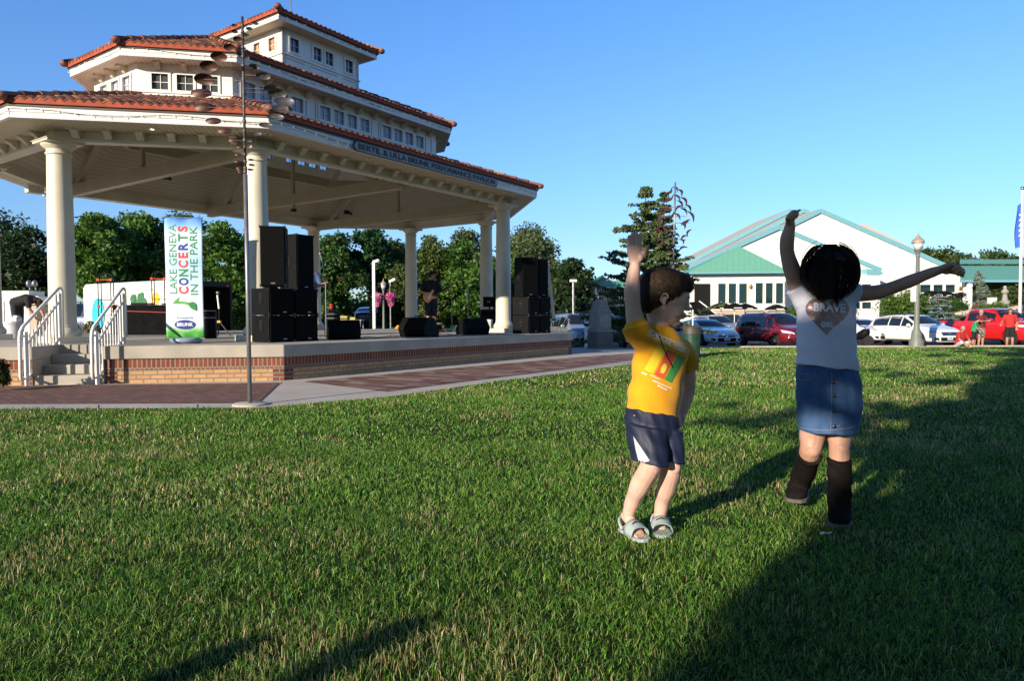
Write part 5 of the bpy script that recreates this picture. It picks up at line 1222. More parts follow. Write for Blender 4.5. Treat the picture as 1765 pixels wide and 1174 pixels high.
# hotel
hot = thing('hotel_building', 'beige hotel with green roofs and white balconies behind the spruce', 'building', at(1100, 565, 95)); Mr = Matrix.Translation(hot.location).inverted()
mb = MB(); slab(mb, px3([(1012, 580), (1012, 492), (1040, 477), (1060, 486), (1060, 580)], 95), 6); RB('gable_wall', mb, M['stucco_tan'], hot)
mb = MB(); slab(mb, px3([(1026, 580), (1026, 496), (1200, 496), (1200, 580)], 93), 5); RB('wall', mb, mat('cream_hotel_wall', (.55, .48, .38), .9, var=.05), hot)
mb = MB(); mb.bar(at(1009, 492, 94.5), at(1040, 475.5, 94.5), .5, .35); RB('roof_trim', mb, M['teal'], hot); mb = MB(); slab(mb, px3([(1022, 497), (1044, 484), (1200, 484), (1200, 497)], 91.5), 6); RB('mansard_roof', mb, M['teal'], hot)
for k, y in enumerate((507, 522, 537, 552)):
    mb = MB(); a, b = at(1027, y, 91.5), at(1200, y, 91.5); mb.bar(a, b, 1.6, .22); s_ = RB('balcony', mb, M['white'], hot)
    mb = MB(); up = Vector((0, 0, .85)); mb.bar(a + up - Vector((0, .7, 0)), b + up - Vector((0, .7, 0)), .08, .08)
    n_ = 40
    for q in range(n_): p = a + (b - a) * (q / n_) - Vector((0, .7, 0)); mb.bar(p, p + up, .035, .035, up=(0, 1, 0))
    RB('railing', mb, M['white'], s_)
    for q in range(7): w0 = at(1040 + q * 23, y - 9, 92.9); mb = MB(); mb.box((w0.x, w0.y, w0.z), (.65, .05, .62)); RB('balcony_door', mb, M['glass_dark'], hot)
for q in range(5): mb = MB(); mb.bar(at(1027 + q * 40, 497, 90.8), at(1027 + q * 40, 575, 90.8), .18, .18, up=(0, 1, 0)); RB('balcony_post', mb, M['white'], hot)

# patio umbrellas
def umbrella(px, y, d, wpx, label):
    b = at(px, y, d); gz = zg(d); c = Vector((b.x, b.y, gz)); r = thing('patio_umbrella', label, 'umbrella', c, 0, 'black umbrellas on the restaurant patio'); zt = b.z - gz; R = wpx / 2 * d / F_PX
    mb = MB(); n = 8; vs = [(0, 0, zt + R * .30)]
    for rr, zz in ((.35, .20), (.7, .06), (1.0, -.10), (1.0, -.20)): vs += [(R * rr * cos(2 * pi * (k + .5) / n), R * rr * sin(2 * pi * (k + .5) / n), zt + R * zz * 1.0) for k in range(n)]
    fs = [(0, 1 + k, 1 + (k + 1) % n) for k in range(n)] + [(1 + j * n + k, 1 + (j + 1) * n + k, 1 + (j + 1) * n + (k + 1) % n, 1 + j * n + (k + 1) % n) for j in range(3) for k in range(n)]
    mb.add(vs, fs); mb.build('canopy', M['blackcloth'], r); mb = MB(); mb.tube([(0, 0, 0), (0, 0, zt + R * .33)], .03, 8); mb.build('pole', M['white'], r)
    mb = MB(); mb.add([(-R * .35, -R * .925, zt - R * .115), (R * .35, -R * .925, zt - R * .115), (R * .34, -R * .93, zt - R * .175), (-R * .34, -R * .93, zt - R * .175)], [(0, 1, 2, 3)]); mb.build('valance_strip', M['white'], r)
for a in ((1243, 528, 54, 46, 'black patio umbrella at the left of the dining room windows'), (1266, 528, 53, 40, 'black patio umbrella below the middle of the left windows'), (1284, 529, 54, 42, 'black patio umbrella at the right end of the left windows'), (1338, 530, 53, 38, 'black patio umbrella under the right-hand dining windows'), (1606, 507, 56, 42, 'black patio umbrella just right of the lamp post'), (1627, 507, 57, 40, 'middle black patio umbrella on the right-hand patio'), (1656, 509, 56, 38, 'black patio umbrella nearest the white post')): umbrella(*a)
# slanting awning and stair behind the boy's face
aw = thing('sloping_awning', 'dark slanting awning over the restaurant stairs, beside the boy\'s face', 'awning', at(1215, 575, 52)); Mr = Matrix.Translation(aw.location).inverted()
mb = MB(); slab(mb, px3([(1200, 520), (1211, 521), (1240, 546), (1230, 549), (1212, 543)], 52), 2.0); RB('awning_cloth', mb, M['blackcloth'], aw); mb = MB(); mb.bar(at(1205, 519, 51.9), at(1243, 548, 51.9), .08, .14, up=(0, 1, 0)); RB('awning_rail', mb, M['white'], aw); mb = MB(); slab(mb, px3([(1180, 575), (1180, 546), (1245, 546), (1245, 575)], 53.5), .5); RB('stair_wall', mb, M['stucco'], aw)

# rocks, white ball-topped post, pot
def rock(px, y, d, wpx, hpx, seed, label):
    rs = np.random.RandomState(seed); c = at(px, y, d); bm = bmesh.new(); bmesh.ops.create_icosphere(bm, subdivisions=3, radius=1)
    for v in bm.verts: n_ = .82 + .25 * sin(v.co.x * 4 + seed) * cos(v.co.y * 3 + seed) + .08 * rs.rand(); v.co = Vector((v.co.x * wpx / 2 * d / F_PX, v.co.y * wpx / 2.4 * d / F_PX, v.co.z * hpx / 2 * d / F_PX)) * n_
    me = bpy.data.meshes.new('garden_rock'); bm.to_mesh(me); bm.free(); me.materials.append(M['stone_tan']); o = bpy.data.objects.new('garden_rock', me); COL.objects.link(o); o.location = c; tag(o, label, 'rock', 'rocks of the garden wall')
M['stone_tan'] = mat('tan_rock', (.38, .30, .24), .9, scale=3, col2=(.55, .46, .38), bump=.6, bscale=9)
for i in range(9): rock(1655 + i * 13.5, 541 - (i % 3) * 1.5 - (7 if i > 6 else 0), 42 + (i % 2) * .6, 19, 11, i, ['pale rock', 'tan rock', 'brownish rock'][i % 3] + ' in the low garden wall, ' + ['at its left end', 'second from the left', 'third from the left', 'behind the cab of the pickup', 'above the pickup roof', 'right of the pickup roof', 'left of the flagpole', 'behind the flagpole', 'at its right end'][i])
wp = thing('ball_topped_post', 'white post with a round ball on top beside the grey-green conifer', 'post', Vector((at(1670, 560, 50).x, 50, zg(50)))); mb = MB(); zz = at(1670, 497, 50).z - wp.location.z; mb.bar((0, 0, 0), (0, 0, zz), .26, .26, up=(0, 1, 0)); mb.build('post', M['white'], wp, bevel=.02); mb = MB(); mb.ell((0, 0, zz + .17), .21, 16, 10); mb.build('ball', M['white'], wp, smooth=True)
st = thing('garden_statue', 'small pale statue on a grey pedestal among the shrubs at the right', 'statue', Vector((at(1731, 560, 52).x, 52, zg(52)))); mb = MB(); zz = at(1731, 512, 52).z - st.location.z; mb.lathe([(.3, 0), (.3, zz - .5), (.36, zz - .4), (.36, zz - .3), (.2, zz - .25), (.14, zz + .2), (.26, zz + .35), (.24, zz + .45), (.1, zz + .62), (.13, zz + .74), (.07, zz + .85)], (0, 0, 0), 14); mb.build('figure', M['stone'], st, smooth=True, sharp=45)
bx_ = thing('garden_lantern_box', 'small white box lantern beside the dry grasses', 'lantern', Vector((at(1709, 560, 51).x, 51, zg(51)))); mb = MB(); zz = at(1709, 519, 51).z - bx_.location.z; mb.box((0, 0, zz), (.24, .2, .26)); mb.build('lantern_head', M['white'], bx_, bevel=.03); mb = MB(); mb.bar((0, 0, 0), (0, 0, zz - .26), .1, .1, up=(0, 1, 0)); mb.build('post', M['stone'], bx_)
# flag and pole
fp = Vector((at(1757.5, 560, 37).x, 37, zg(37))); r = thing('flagpole', 'white flagpole with a limp blue flag at the right edge', 'flagpole', fp); tz = at(1757, 327, 37).z - fp.z
lean = Vector((at(1762, 330, 37).x - fp.x, 0, 0)); mb = MB(); mb.tube([(0, 0, 0), (lean.x, 0, tz)], [.09, .055], 12); mb.build('pole', M['white'], r, smooth=True); mb = MB(); mb.ell((lean.x, 0, tz + .08), .10, 12, 8); mb.build('finial', M['chrome'], r, smooth=True)
mb = MB(); nx, nz = 14, 30; vs = []
zt_, zb_ = at(1759, 350, 37).z - fp.z, at(1757, 425, 37).z - fp.z
for j in range(nz + 1):
    for i in range(nx + 1): u, v = i / nx, j / nz; wv = .05 + .26 * (1 - .35 * cos(v * 5)) * (.5 + .5 * v) ; vs.append((lean.x * .9 - .04 - u * wv * (1.1 - .1 * v), .10 * sin(u * 9 + v * 2), zt_ + (zb_ - zt_) * v - .12 * u))
mb.add(vs, [(j * (nx + 1) + i, j * (nx + 1) + i + 1, (j + 1) * (nx + 1) + i + 1, (j + 1) * (nx + 1) + i) for j in range(nz) for i in range(nx)]); fl = mb.build('flag', mat('blue_flag_cloth', (.04, .14, .60), .7, var=.2, scale=3), r, smooth=True)
for k in range(5): mb = MB(); v = .28 + k * .12; z = zt_ + (zb_ - zt_) * v; mb.box((lean.x * .9 - .17, -.115, z), (.05, .006, .05)); mb.build('flag_marks', M['white'], fl)

# ================================================================ lamps, posts, bins, pillar
def globe_lamp(px, ybase, ytop, d, label, baskets=False, s=1.0):
    b = Vector((at(px, 560, d).x, d, zg(d))); r = thing('street_lamp', label, 'street lamp', b, 0, 'ornamental lamp posts'); h = at(px, ytop, d).z - b.z; k = h / 5.1
    mb = MB(); mb.lathe([(.30, 0), (.30, .30), (.22, .42), (.20, .70), (.125, .86), (.115, 1.0), (.10, 2.4), (.075, 4.0), (.10, 4.04), (.07, 4.12), (.11, 4.22), (.17, 4.32)], (0, 0, 0), 16); mb.v = [(v[0] * k * s, v[1] * k * s, v[2] * k) for v in mb.v]; mb.build('post', M['lamp_post'], r, smooth=True, sharp=40)
    mb = MB(); mb.lathe([(.13, 4.32), (.19, 4.45), (.215, 4.62)], (0, 0, 0), 16); mb.v = [(v[0] * k * s, v[1] * k * s, v[2] * k) for v in mb.v]; mb.build('glass_globe', M['lampglass'], r, smooth=True)
    mb = MB(); mb.lathe([(.27, 4.62), (.27, 4.68), (.20, 4.78), (.10, 4.86), (.08, 4.93), (.03, 4.97), (.02, 5.1)], (0, 0, 0), 16); mb.v = [(v[0] * k * s, v[1] * k * s, v[2] * k) for v in mb.v]; mb.build('cap', M['lamp_cap'], r, smooth=True, sharp=40)
    mb = MB(); mb.box((0, 0, .02), (.33, .33, .05)); mb.build('footing', M['pave'], r); return r, h
M['lamp_post'] = mat('grey_green_lamp_paint', (.16, .18, .155), .5, var=.1); M['lamp_cap'] = mat('tan_lamp_cap', (.34, .27, .19), .45)
lr, h = globe_lamp(1580, 604, 400, 29.6, 'tall grey-green lamp post before the white crossover')
mb = MB(); mb.box((-.16, 0, 2.45), (.10, .05, .48)); mb.tube([(-.1, 0, 2.9), (0, 0, 2.9)], .02, 6); mb.build('post_sign', M['white'], lr)
lr, h = globe_lamp(661.5, 590, 480, 38, 'lamp post with pink flower baskets beyond the stage', s=.9)
for s_, px in ((-1, 650), (1, 673)):
    c = at(px, 513, 38) - lr.location; rs = np.random.RandomState(5 + s_)
    mb = MB(); mb.tube([(0, 0, c.z + .62), (c.x * .6, 0, c.z + .75), (c.x, 0, c.z + .6), (c.x, 0, c.z + .3)], .02, 6); mb.build('basket_arm', M['blackmetal'], lr)
for px, lab in ((650, 'left pink flower basket hanging from the lamp post'), (673, 'right pink flower basket hanging from the lamp post')):
    c = at(px, 513, 37.9); r = thing('flower_basket', lab, 'flower basket', c - Vector((0, 0, .35)), 0, 'hanging pink flower baskets'); rs = np.random.RandomState(px)
    foliage('blossoms', [(np.array([0, 0, .42]), (.28, .28, .20)), (np.array([0.02, 0, .18]), (.20, .20, .20)), (np.array([.02, 0, -.02]), (.13, .13, .16))], 1500, .045, ((.75, .10, .38), (.85, .35, .55)), r, rs)
    mb = MB(); mb.lathe([(.05, .05), (.16, .12), (.21, .28)], (0, 0, 0), 14); mb.build('basket', M['bark'], r)
b = Vector((at(645, 560, 36).x, 36, zg(36))); r = thing('area_light', 'plain white pole with a square lamp head left of the flower baskets', 'street lamp', b); h = at(645, 452, 36).z - b.z; mb = MB(); mb.bar((0, 0, 0), (0, 0, h), .14, .14, up=(0, 1, 0)); mb.build('pole', M['white'], r); mb = MB(); mb.bar((-.02, 0, h + .0), (.30, -.05, h + .10), .18, .14); mb.build('lamp_head', M['white'], r, bevel=.02)
b = Vector((at(676, 560, 41).x, 41, zg(41))); r = thing('area_light', 'second white lamp head just right of the globe lamp post', 'street lamp', b); h = at(676, 484, 41).z - b.z; mb = MB(); mb.bar((-.1, 0, 0), (-.1, 0, h), .06, .06, up=(0, 1, 0)); mb.build('pole', M['steel'], r); mb = MB(); mb.bar((-.15, 0, h - .05), (.22, -.05, h + .10), .16, .14); mb.build('lamp_head', M['white'], r, bevel=.02)
b = Vector((at(988, 560, 44).x, 44, zg(44))); r = thing('area_light', 'thin grey lamp pole in front of the dark round tree', 'street lamp', b); h = at(988, 484, 44).z - b.z; mb = MB(); mb.tube([(0, 0, 0), (0, 0, h)], .07, 8); mb.build('pole', M['steel'], r); mb = MB(); mb.box((0, 0, h), (.22, .15, .08)); mb.build('lamp_head', M['white'], r, bevel=.02)
o = MB(); o.lathe([(.17, 0), (.17, 1.35), (.12, 1.42)], (0, 0, 0), 18); o = o.build('bollard', M['white'], None, smooth=True, sharp=40); b = Vector((at(1013.5, 560, 33).x, 33, zg(33))); o.location = b; tag(o, 'thick white bollard left of the stone pillar', 'bollard')
# stone pillar
b = Vector((at(1034.5, 560, 24).x, 24, zg(24))); pl = thing('stone_pillar', 'carved grey stone pillar on a brick base beside the walk', 'pillar', b, R_(22))
mb = MB()
for a0, a1 in (((-.32, -.32), (.32, -.32)), ((.32, -.32), (.32, .32)), ((.32, .32), (-.32, .32)), ((-.32, .32), (-.32, -.32))): mb.wallquad((a0[0], a0[1], 0), (a1[0], a1[1], 0), .06, .62)
mb.build('brick_base', mat_brick('grey_brown_brick', (.17, .13, .11), (.11, .085, .075), (.30, .28, .25), .20, .0667), pl); mb = MB(); mb.box((0, 0, .03), (.35, .35, .03)); mb.build('footing', M['stone'], pl)
mb = MB(); mb.box((0, 0, .66), (.345, .345, .04)); mb.box((0, 0, 1.0), (.28, .28, .30)); mb.add([(x * .29, y * .29, 1.30) for x, y in ((-1, -1), (1, -1), (1, 1), (-1, 1))] + [(x * .23, y * .23, 1.42) for x, y in ((-1, -1), (1, -1), (1, 1), (-1, 1))], [(0, 1, 5, 4), (1, 2, 6, 5), (2, 3, 7, 6), (3, 0, 4, 7), (4, 5, 6, 7)]); mb.box((0, 0, 1.47), (.23, .23, .05)); mb.box((0, 0, 1.56), (.20, .20, .05)); mb.add([(x * .21, y * .21, 1.61) for x, y in ((-1, -1), (1, -1), (1, 1), (-1, 1))] + [(x * .08, y * .15, 1.72) for x, y in ((-1, -1), (1, -1), (1, 1), (-1, 1))], [(0, 1, 5, 4), (1, 2, 6, 5), (2, 3, 7, 6), (3, 0, 4, 7), (4, 5, 6, 7)]); mb.build('stone_shaft', M['stone'], pl, bevel=.012)
mb = MB(); mb.box((0, -.292, 1.08), (.20, .012, .13)); mb.box((-.0, -.29, .86), (.21, .010, .05)); mb.build('carved_panel', mat('pale_plaque', (.36, .34, .30), .8, bump=.6, bscale=60), pl)
# litter bin
b = G(1192, 616); tb = thing('litter_bin', 'round dark green litter bin with a brown rim behind the boy', 'litter bin', b)
mb = MB(); mb.lathe([(.17, .0), (.185, .03), (.20, .40), (.20, .58)], (0, 0, 0), 24); mb.build('can', M['paintgreen'], tb, smooth=True, sharp=40)
mb = MB()
for k in range(24): a = 2 * pi * k / 24; mb.bar((.185 * cos(a), .185 * sin(a), .03), (.212 * cos(a), .212 * sin(a), .58), .03, .008, up=(cos(a), sin(a), 0))
mb.build('slats', M['paintgreen'], tb); mb = MB(); mb.lathe([(.20, .56), (.215, .57), (.215, .70), (.235, .71), (.235, .735), (.19, .76), (.10, .77)], (0, 0, 0), 24); mb.build('rim', mat('brown_bin_rim', (.07, .055, .045), .5), tb, smooth=True, sharp=40)
mb = MB(); mb.box((.02, 0, .95), (.012, .02, .20)); mb.bar((-.20, 0, 1.04), (.02, 0, 1.04), .02, .02); mb.build('ashtray_bracket', M['white'], tb)

# ================================================================ left background
C0, C1 = Vector((-10.75, 22.0, 0)), Vector((-15.5, 25.0, 0)); t = (C1 - C0).normalized(); pn = Vector((-t.y, t.x, 0)); pn = pn if pn.y > 0 else -pn; gz = zg(23)
tr = thing('cargo_trailer', 'white enclosed cargo trailer with painted pictures and an open black rear', 'trailer', (C0.x, C0.y, gz - .1), atan2(t.y, t.x)); Lt, Wt, Ht = (C1 - C0).length, 2.05, 2.42
sd_ = 1 if (Matrix.Rotation(atan2(t.y, t.x), 3, 'Z') @ Vector((0, 1, 0))).dot(pn) > 0 else -1
def TB(name, mb, m, **k): mb.v = [(v[0], v[1] * sd_, v[2]) for v in mb.v]; return mb.build(name, m, tr, **k)
prof = [(0, .42), (0, 2.30), (.10, Ht + .02), (Wt - .10, Ht + .02), (Wt, 2.30), (Wt, .42)]
mb = MB(); n = 6; mb.add([(x, y, z) for x in (.05, Lt) for y, z in prof], [(0, 1, 7, 6), (1, 2, 8, 7), (2, 3, 9, 8), (3, 4, 10, 9), (4, 5, 11, 10), (5, 0, 6, 11), (6, 7, 8, 9, 10, 11)]); bo = TB('body', mb, M['white'], bevel=.03)
mb = MB(); mb.add([(.08, .04 + (y / Wt) * (Wt - .08), z - .02) for y, z in prof] + [(Lt - .3, .1 + (y / Wt) * (Wt - .2), z - .05) for y, z in prof], [(0, 1, 7, 6), (1, 2, 8, 7), (2, 3, 9, 8), (3, 4, 10, 9), (4, 5, 11, 10), (5, 0, 6, 11), (6, 7, 8, 9, 10, 11)]); TB('dark_interior', mb, M['hole'])
mb = MB(); mb.bar((.02, 0, .42), (.02, 0, 2.32), .10, .08, up=(0, 1, 0)); mb.bar((.02, Wt, .42), (.02, Wt, 2.32), .10, .08, up=(0, 1, 0)); mb.bar((.02, 0, 2.34), (.02, Wt, 2.34), .10, .16); TB('rear_frame', mb, M['blackmetal'])
for y in (.15, Wt - .15): mb = MB(); mb.box((-.04, y, 2.30), (.02, .05, .03)); TB('marker_light', mb, M['redlens'])
for x in (2.2, 3.0): mb = MB(); mb.lathe([(.33, -.1), (.36, -.06), (.36, .06), (.33, .1)], (0, 0, 0), 20, Matrix.Translation((x, .05, .36)) @ Matrix.Rotation(pi / 2, 4, 'X')); TB('wheel', mb, M['tyre'])
mb = MB(); mb.lathe([(.42, 0), (.42, .012)], (0, 0, 0), 30, Matrix.Translation((Lt - 1.05, -.016, 1.35)) @ Matrix.Rotation(pi / 2, 4, 'X') @ Matrix.Scale(1.35, 4, (0, 1, 0))); TB('blue_oval_picture', mb, mat('turquoise_paint', (.03, .50, .68), .5))
tp_ = mat('dark_green_paint', (.045, .16, .07), .6); mb = MB(); rs = random.Random(8)
for x, z, rr in [(2.0 + rs.uniform(-.38, .38), 1.55 + rs.uniform(-.5, .45), rs.uniform(.10, .22)) for _ in range(26)]: mb.lathe([(rr, 0), (rr, .006)], (0, 0, 0), 9, Matrix.Translation((x, -.012 - rs.uniform(0, .01), z)) @ Matrix.Rotation(pi / 2, 4, 'X'))
mb.bar((2.0, -.012, .7), (2.0, -.012, 1.4), .16, .012, up=(0, 1, 0)); TB('tree_picture', mb, tp_)
mb = MB(); mb.lathe([(.20, 0), (.20, .01)], (0, 0, 0), 16, Matrix.Translation((1.0, -.014, 1.85)) @ Matrix.Rotation(pi / 2, 4, 'X')); TB('sun_picture', mb, mat('yellow_paint', (.80, .50, .02), .5))
mb = MB(); mb.add([(3.5, -.012, 1.85), (3.58, -.012, 1.78), (3.66, -.012, 1.86), (3.6, -.012, 1.72), (3.52, -.012, 1.72)], [(0, 1, 3, 4), (1, 2, 3)]); TB('bird_picture', mb, mat('red_paint', (.6, .08, .05), .5))
# utility cabinet with two lamp heads
cb = thing('utility_cabinet', 'pale grey-green utility cabinet with twin lamps behind the far left column', 'cabinet', Vector((at(30, 560, 21).x, 21, zg(21)))); z0 = cb.location.z
mb = MB(); mb.box((-.05, .3, .95), (.47, .35, .95)); mb.build('cabinet_body', mat('pale_green_enamel', (.52, .57, .52), .5), cb, bevel=.02); mb = MB(); mb.box((.52, .3, .72), (.10, .34, .72)); mb.build('brick_pier', M['stucco_tan'], cb); mb = MB(); mb.box((.56, .28, 1.60), (.16, .36, .13)); mb.build('coping', M['white'], cb, bevel=.02); mb = MB(); mb.box((-.38, -.056, 1.25), (.03, .012, .34)); mb.build('door_handle', M['steel'], cb)
for dx in (.27, .45): mb = MB(); mb.tube([(dx, .2, 1.9), (dx, .2, 2.02)], .025, 6); mb.ell((dx, .16, 2.12), (.07, .09, .11)); mb.build('lamp_head', M['steel'], cb, smooth=True)
# benches and clutter seen across the stage
for px, d, y, w, h, c, lab, nm, cat in ((604, 33, 552, 1.2, .75, (.45, .36, .10), 'table with yellow boxes seen beyond the stage', 'folding_table', 'table'),):
    b = Vector((at(px, 560, d).x, d, zg(d))); r = thing(nm, lab, cat, b); zt = at(px, y, d).z - b.z
    mb = MB(); mb.box((0, 0, zt), (w / 2, .35, .02)); mb.build('table_top', M['stucco_tan'], r)
    for sx_ in (-1, 1):
        for sy_ in (-1, 1): mb = MB(); mb.bar((sx_ * w * .45, sy_ * .3, 0), (sx_ * w * .45, sy_ * .3, zt), .04, .04, up=(0, 1, 0)); mb.build('leg', M['steel'], r)
    o = MB(); o.box((0, 0, .09), (.17, .12, .09)); o.box((.42, 0, .06), (.12, .1, .06)); o = o.build('yellow_boxes', mat('yellow_card', c, .7), None); o.location = b + Vector((-.3, 0, zt + .02)); tag(o, 'yellow boxes lying on the table beyond the stage', 'boxes')
o = MB(); o.lathe([(.34, 0), (.30, .25), (.12, .52), (.03, .62)], (0, 0, 0), 12); o = o.build('orange_tent_cone', mat('orange_fabric', (.75, .28, .02), .7), None, smooth=True); o.location = Vector((at(686, 560, 31).x, 31, zg(31) + .45)); tag(o, 'small orange play dome left of the large floor monitor', 'play dome')
b = Vector((at(686, 560, 31.4).x, 31.4, zg(31.4))); o = MB(); o.box((0, 0, .24), (.5, .3, .22)); o = o.build('blue_cooler', mat('blue_plastic', (.02, .05, .25), .5), None, bevel=.03); o.location = b; tag(o, 'dark blue cooler box under the orange play dome', 'cooler')
# ================================================================ people
def frame(fwd, up):
    """columns: forward, left, up"""
    f = Vector(fwd).normalized(); u = Vector(up); u = (u - f * u.dot(f)).normalized(); l = u.cross(f)
    return Matrix((f, l, u)).transposed()
def wobble(me, fn):
    """push a mesh along its normals by fn(x, y, z) metres"""
    n = len(me.vertices); co = np.empty(n * 3, dtype=np.float32); no = np.empty(n * 3, dtype=np.float32)
    me.vertices.foreach_get('co', co); me.vertices.foreach_get('normal', no); c = co.reshape(-1, 3); c += no.reshape(-1, 3) * fn(c[:, 0], c[:, 1], c[:, 2])[:, None]; me.vertices.foreach_set('co', c.ravel()); me.update()
S_ = np.sin
def limb(mb, pts, rad, n=14, sub=5):
    """tapered limb through joints with soft ends"""
    pts = [Vector(p) for p in pts]; P, Rr = [], []
    for i in range(len(pts) - 1):
        p0 = pts[max(i - 1, 0)]; p1, p2 = pts[i], pts[i + 1]; p3 = pts[min(i + 2, len(pts) - 1)]
        for k in range(sub):
            t = k / sub; a = t * t; b = a * t
            P.append(.5 * ((2 * p1) + (p2 - p0) * t + (2 * p0 - 5 * p1 + 4 * p2 - p3) * a + (3 * p1 - p0 - 3 * p2 + p3) * b)); Rr.append(rad[i] + (rad[i + 1] - rad[i]) * (3 * a - 2 * b))
    P.append(pts[-1]); Rr.append(rad[-1])
    mb.tube(P, Rr, n); mb.ell(P[0], Rr[0], 12, 8); mb.ell(P[-1], Rr[-1], 12, 8)
def loft(mb, rings, n=28, ex=2.4, caps=True):
    """rings: (centre, x-axis half vector, y-axis half vector); super-elliptic sections"""
    vs = []; fs = []
    for c, ax, ay in rings:
        for k in range(n):
            t = 2 * pi * k / n; ct, st = cos(t), sin(t); q = (abs(ct) ** ex + abs(st) ** ex) ** (-1 / ex)
            vs.append(Vector(c) + Vector(ax) * (ct * q) + Vector(ay) * (st * q))
    for i in range(len(rings) - 1):
        for k in range(n): fs.append((i * n + k, i * n + (k + 1) % n, (i + 1) * n + (k + 1) % n, (i + 1) * n + k))
    if caps: fs.append(tuple(range(n - 1, -1, -1))); fs.append(tuple((len(rings) - 1) * n + k for k in range(n)))
    mb.add(vs, fs)
def head(mb, c, H, fwd, up, ears=True, detail=True):
    F = frame(fwd, up); c = Vector(c)
    def E(x, y, z, a, b, d, n=14): mb.ell(c + F @ (Vector((x, y, z)) * H), (a * H, b * H, d * H), n, 10, F)
    E(-.05, 0, .12, .43, .355, .36, 20); E(.12, 0, .02, .30, .30, .34, 18); E(.13, 0, -.17, .245, .255, .30, 18); E(.19, 0, -.33, .16, .19, .145); E(.27, 0, -.40, .095, .11, .085)
    E(-.12, 0, -.15, .25, .22, .25)
    if not detail: 
        E(.43, 0, -.10, .05, .045, .07, 10); 
        for s in (-1, 1): E(-.03, s * .345, -.06, .075, .03, .11, 10)
        return F
    for s in (-1, 1):
        E(.235, s * .145, -.19, .135, .115, .13); E(.345, s * .115, .055, .06, .10, .032, 12)
        if ears:
            E(-.03, s * .335, -.075, .055, .020, .085, 14); E(-.01, s * .345, -.15, .028, .022, .034, 10)
            t = [c + F @ (Vector((-.03 + .066 * cos(q * pi / 6 + .2), s * (.375 - .0 * q), -.065 + .098 * sin(q * pi / 6 + .2))) * H) for q in range(0, 8)]; mb.tube(t, .016 * H, 8)
    mb.tube([c + F @ (Vector(v) * H) for v in ((.375, 0, .045), (.395, 0, -.02), (.425, 0, -.075), (.440, 0, -.10))], [.033 * H, .030 * H, .036 * H, .040 * H], 10)
    E(.435, 0, -.108, .038, .040, .034, 12)
    for s in (-1, 1): E(.405, s * .045, -.122, .034, .030, .028, 10)
    E(.375, 0, -.215, .055, .085, .026, 12); E(.385, 0, -.25, .045, .072, .020, 12); E(.368, 0, -.285, .052, .068, .026, 12); E(.33, 0, -.40, .05, .07, .05, 12)
    return F
def hand(mb, wrist, d, palm, size, curl=(.2, .2, .25, .3), thumb_side=1, spread=.12, thumb_curl=.3):
    """palm and five fingers; d along the hand, palm = palm normal; thumb_side +1/-1 along d x palm"""
    d = Vector(d).normalized(); p = Vector(palm); p = (p - d * p.dot(d)).normalized(); s = d.cross(p) * thumb_side; w = Vector(wrist); S = size
    loft(mb, [(w, s * .145 * S, p * .11 * S), (w + d * .12 * S, s * .17 * S, p * .10 * S), (w + d * .30 * S, s * .215 * S, p * .095 * S), (w + d * .47 * S, s * .225 * S, p * .075 * S), (w + d * .52 * S, s * .20 * S, p * .055 * S)], 18, 2.6)
    mb.ell(w + d * .20 * S + s * .15 * S + p * .05 * S, (.085 * S, .085 * S, .13 * S), 12, 8, frame(s, d))
    for k, (off, L) in enumerate(((.165, .40), (.055, .45), (-.06, .42), (-.165, .33))):
        r = w + d * .48 * S + s * off * S; a = 0; P = [r - d * .08 * S, r]; sp = (off / .165) * spread; L *= S
        q = r
        for seg, f_ in enumerate((.45, .30, .25)):
            a += curl[k] * (1.0 if seg else .8); dirn = (d * cos(a) + p * sin(a) + s * sp * cos(a)).normalized(); q = q + dirn * L * f_; P.append(q)
        limb(mb, P, [.060 * S, .060 * S, .057 * S, .053 * S, .043 * S], 10, 3)
    r = w + d * .16 * S + s * .17 * S; P = [w + d * .10 * S + s * .08 * S, r]; q = r
    for seg, (L, b) in enumerate(((.20, 0), (.17, 1), (.13, 2))):
        a = .55 - b * .10; dirn = (d * cos(a) + s * sin(a) * (1 - thumb_curl * b * .5) + p * (.25 + thumb_curl * b)).normalized(); q = q + dirn * L * S; P.append(q)
    limb(mb, P, [.08 * S, .078 * S, .066 * S, .055 * S, .042 * S], 10, 3)
def foot(mb, ankle, heel_back, fwd, L, up=(0, 0, 1), toes=True):
    f = Vector(fwd).normalized(); u = Vector(up); u = (u - f * u.dot(f)).normalized(); s = u.cross(f); a = Vector(ankle); h = a.z
    base = a - u * (L * .30) - f * L * .22
    loft(mb, [(base + u * L * .10, s * L * .10, u * L * .09), (base + f * .12 * L + u * L * .14, s * L * .135, u * L * .15), (base + f * .35 * L + u * L * .14, s * L * .14, u * L * .15), (base + f * .58 * L + u * L * .095, s * L * .165, u * L * .10), (base + f * .80 * L + u * L * .06, s * L * .18, u * L * .06), (base + f * .86 * L + u * L * .05, s * L * .15, u * L * .045)], 16, 2.3)
    limb(mb, [a, base + f * .22 * L + u * L * .16], [.115 * L, .13 * L], 12, 3)
    if toes:
        for k, (o, l_) in enumerate(((-.13, .20), (-.055, .185), (.01, .17), (.07, .145), (.12, .115))):
            r = base + f * .80 * L + s * (-o if toes == 2 else o) * L + u * .05 * L; rr = (.052 if k == 0 else .036) * L; limb(mb, [r, r + f * l_ * L * .6 + u * .012 * L, r + f * l_ * L - u * .01 * L], [rr, rr, rr * .85], 8, 3)
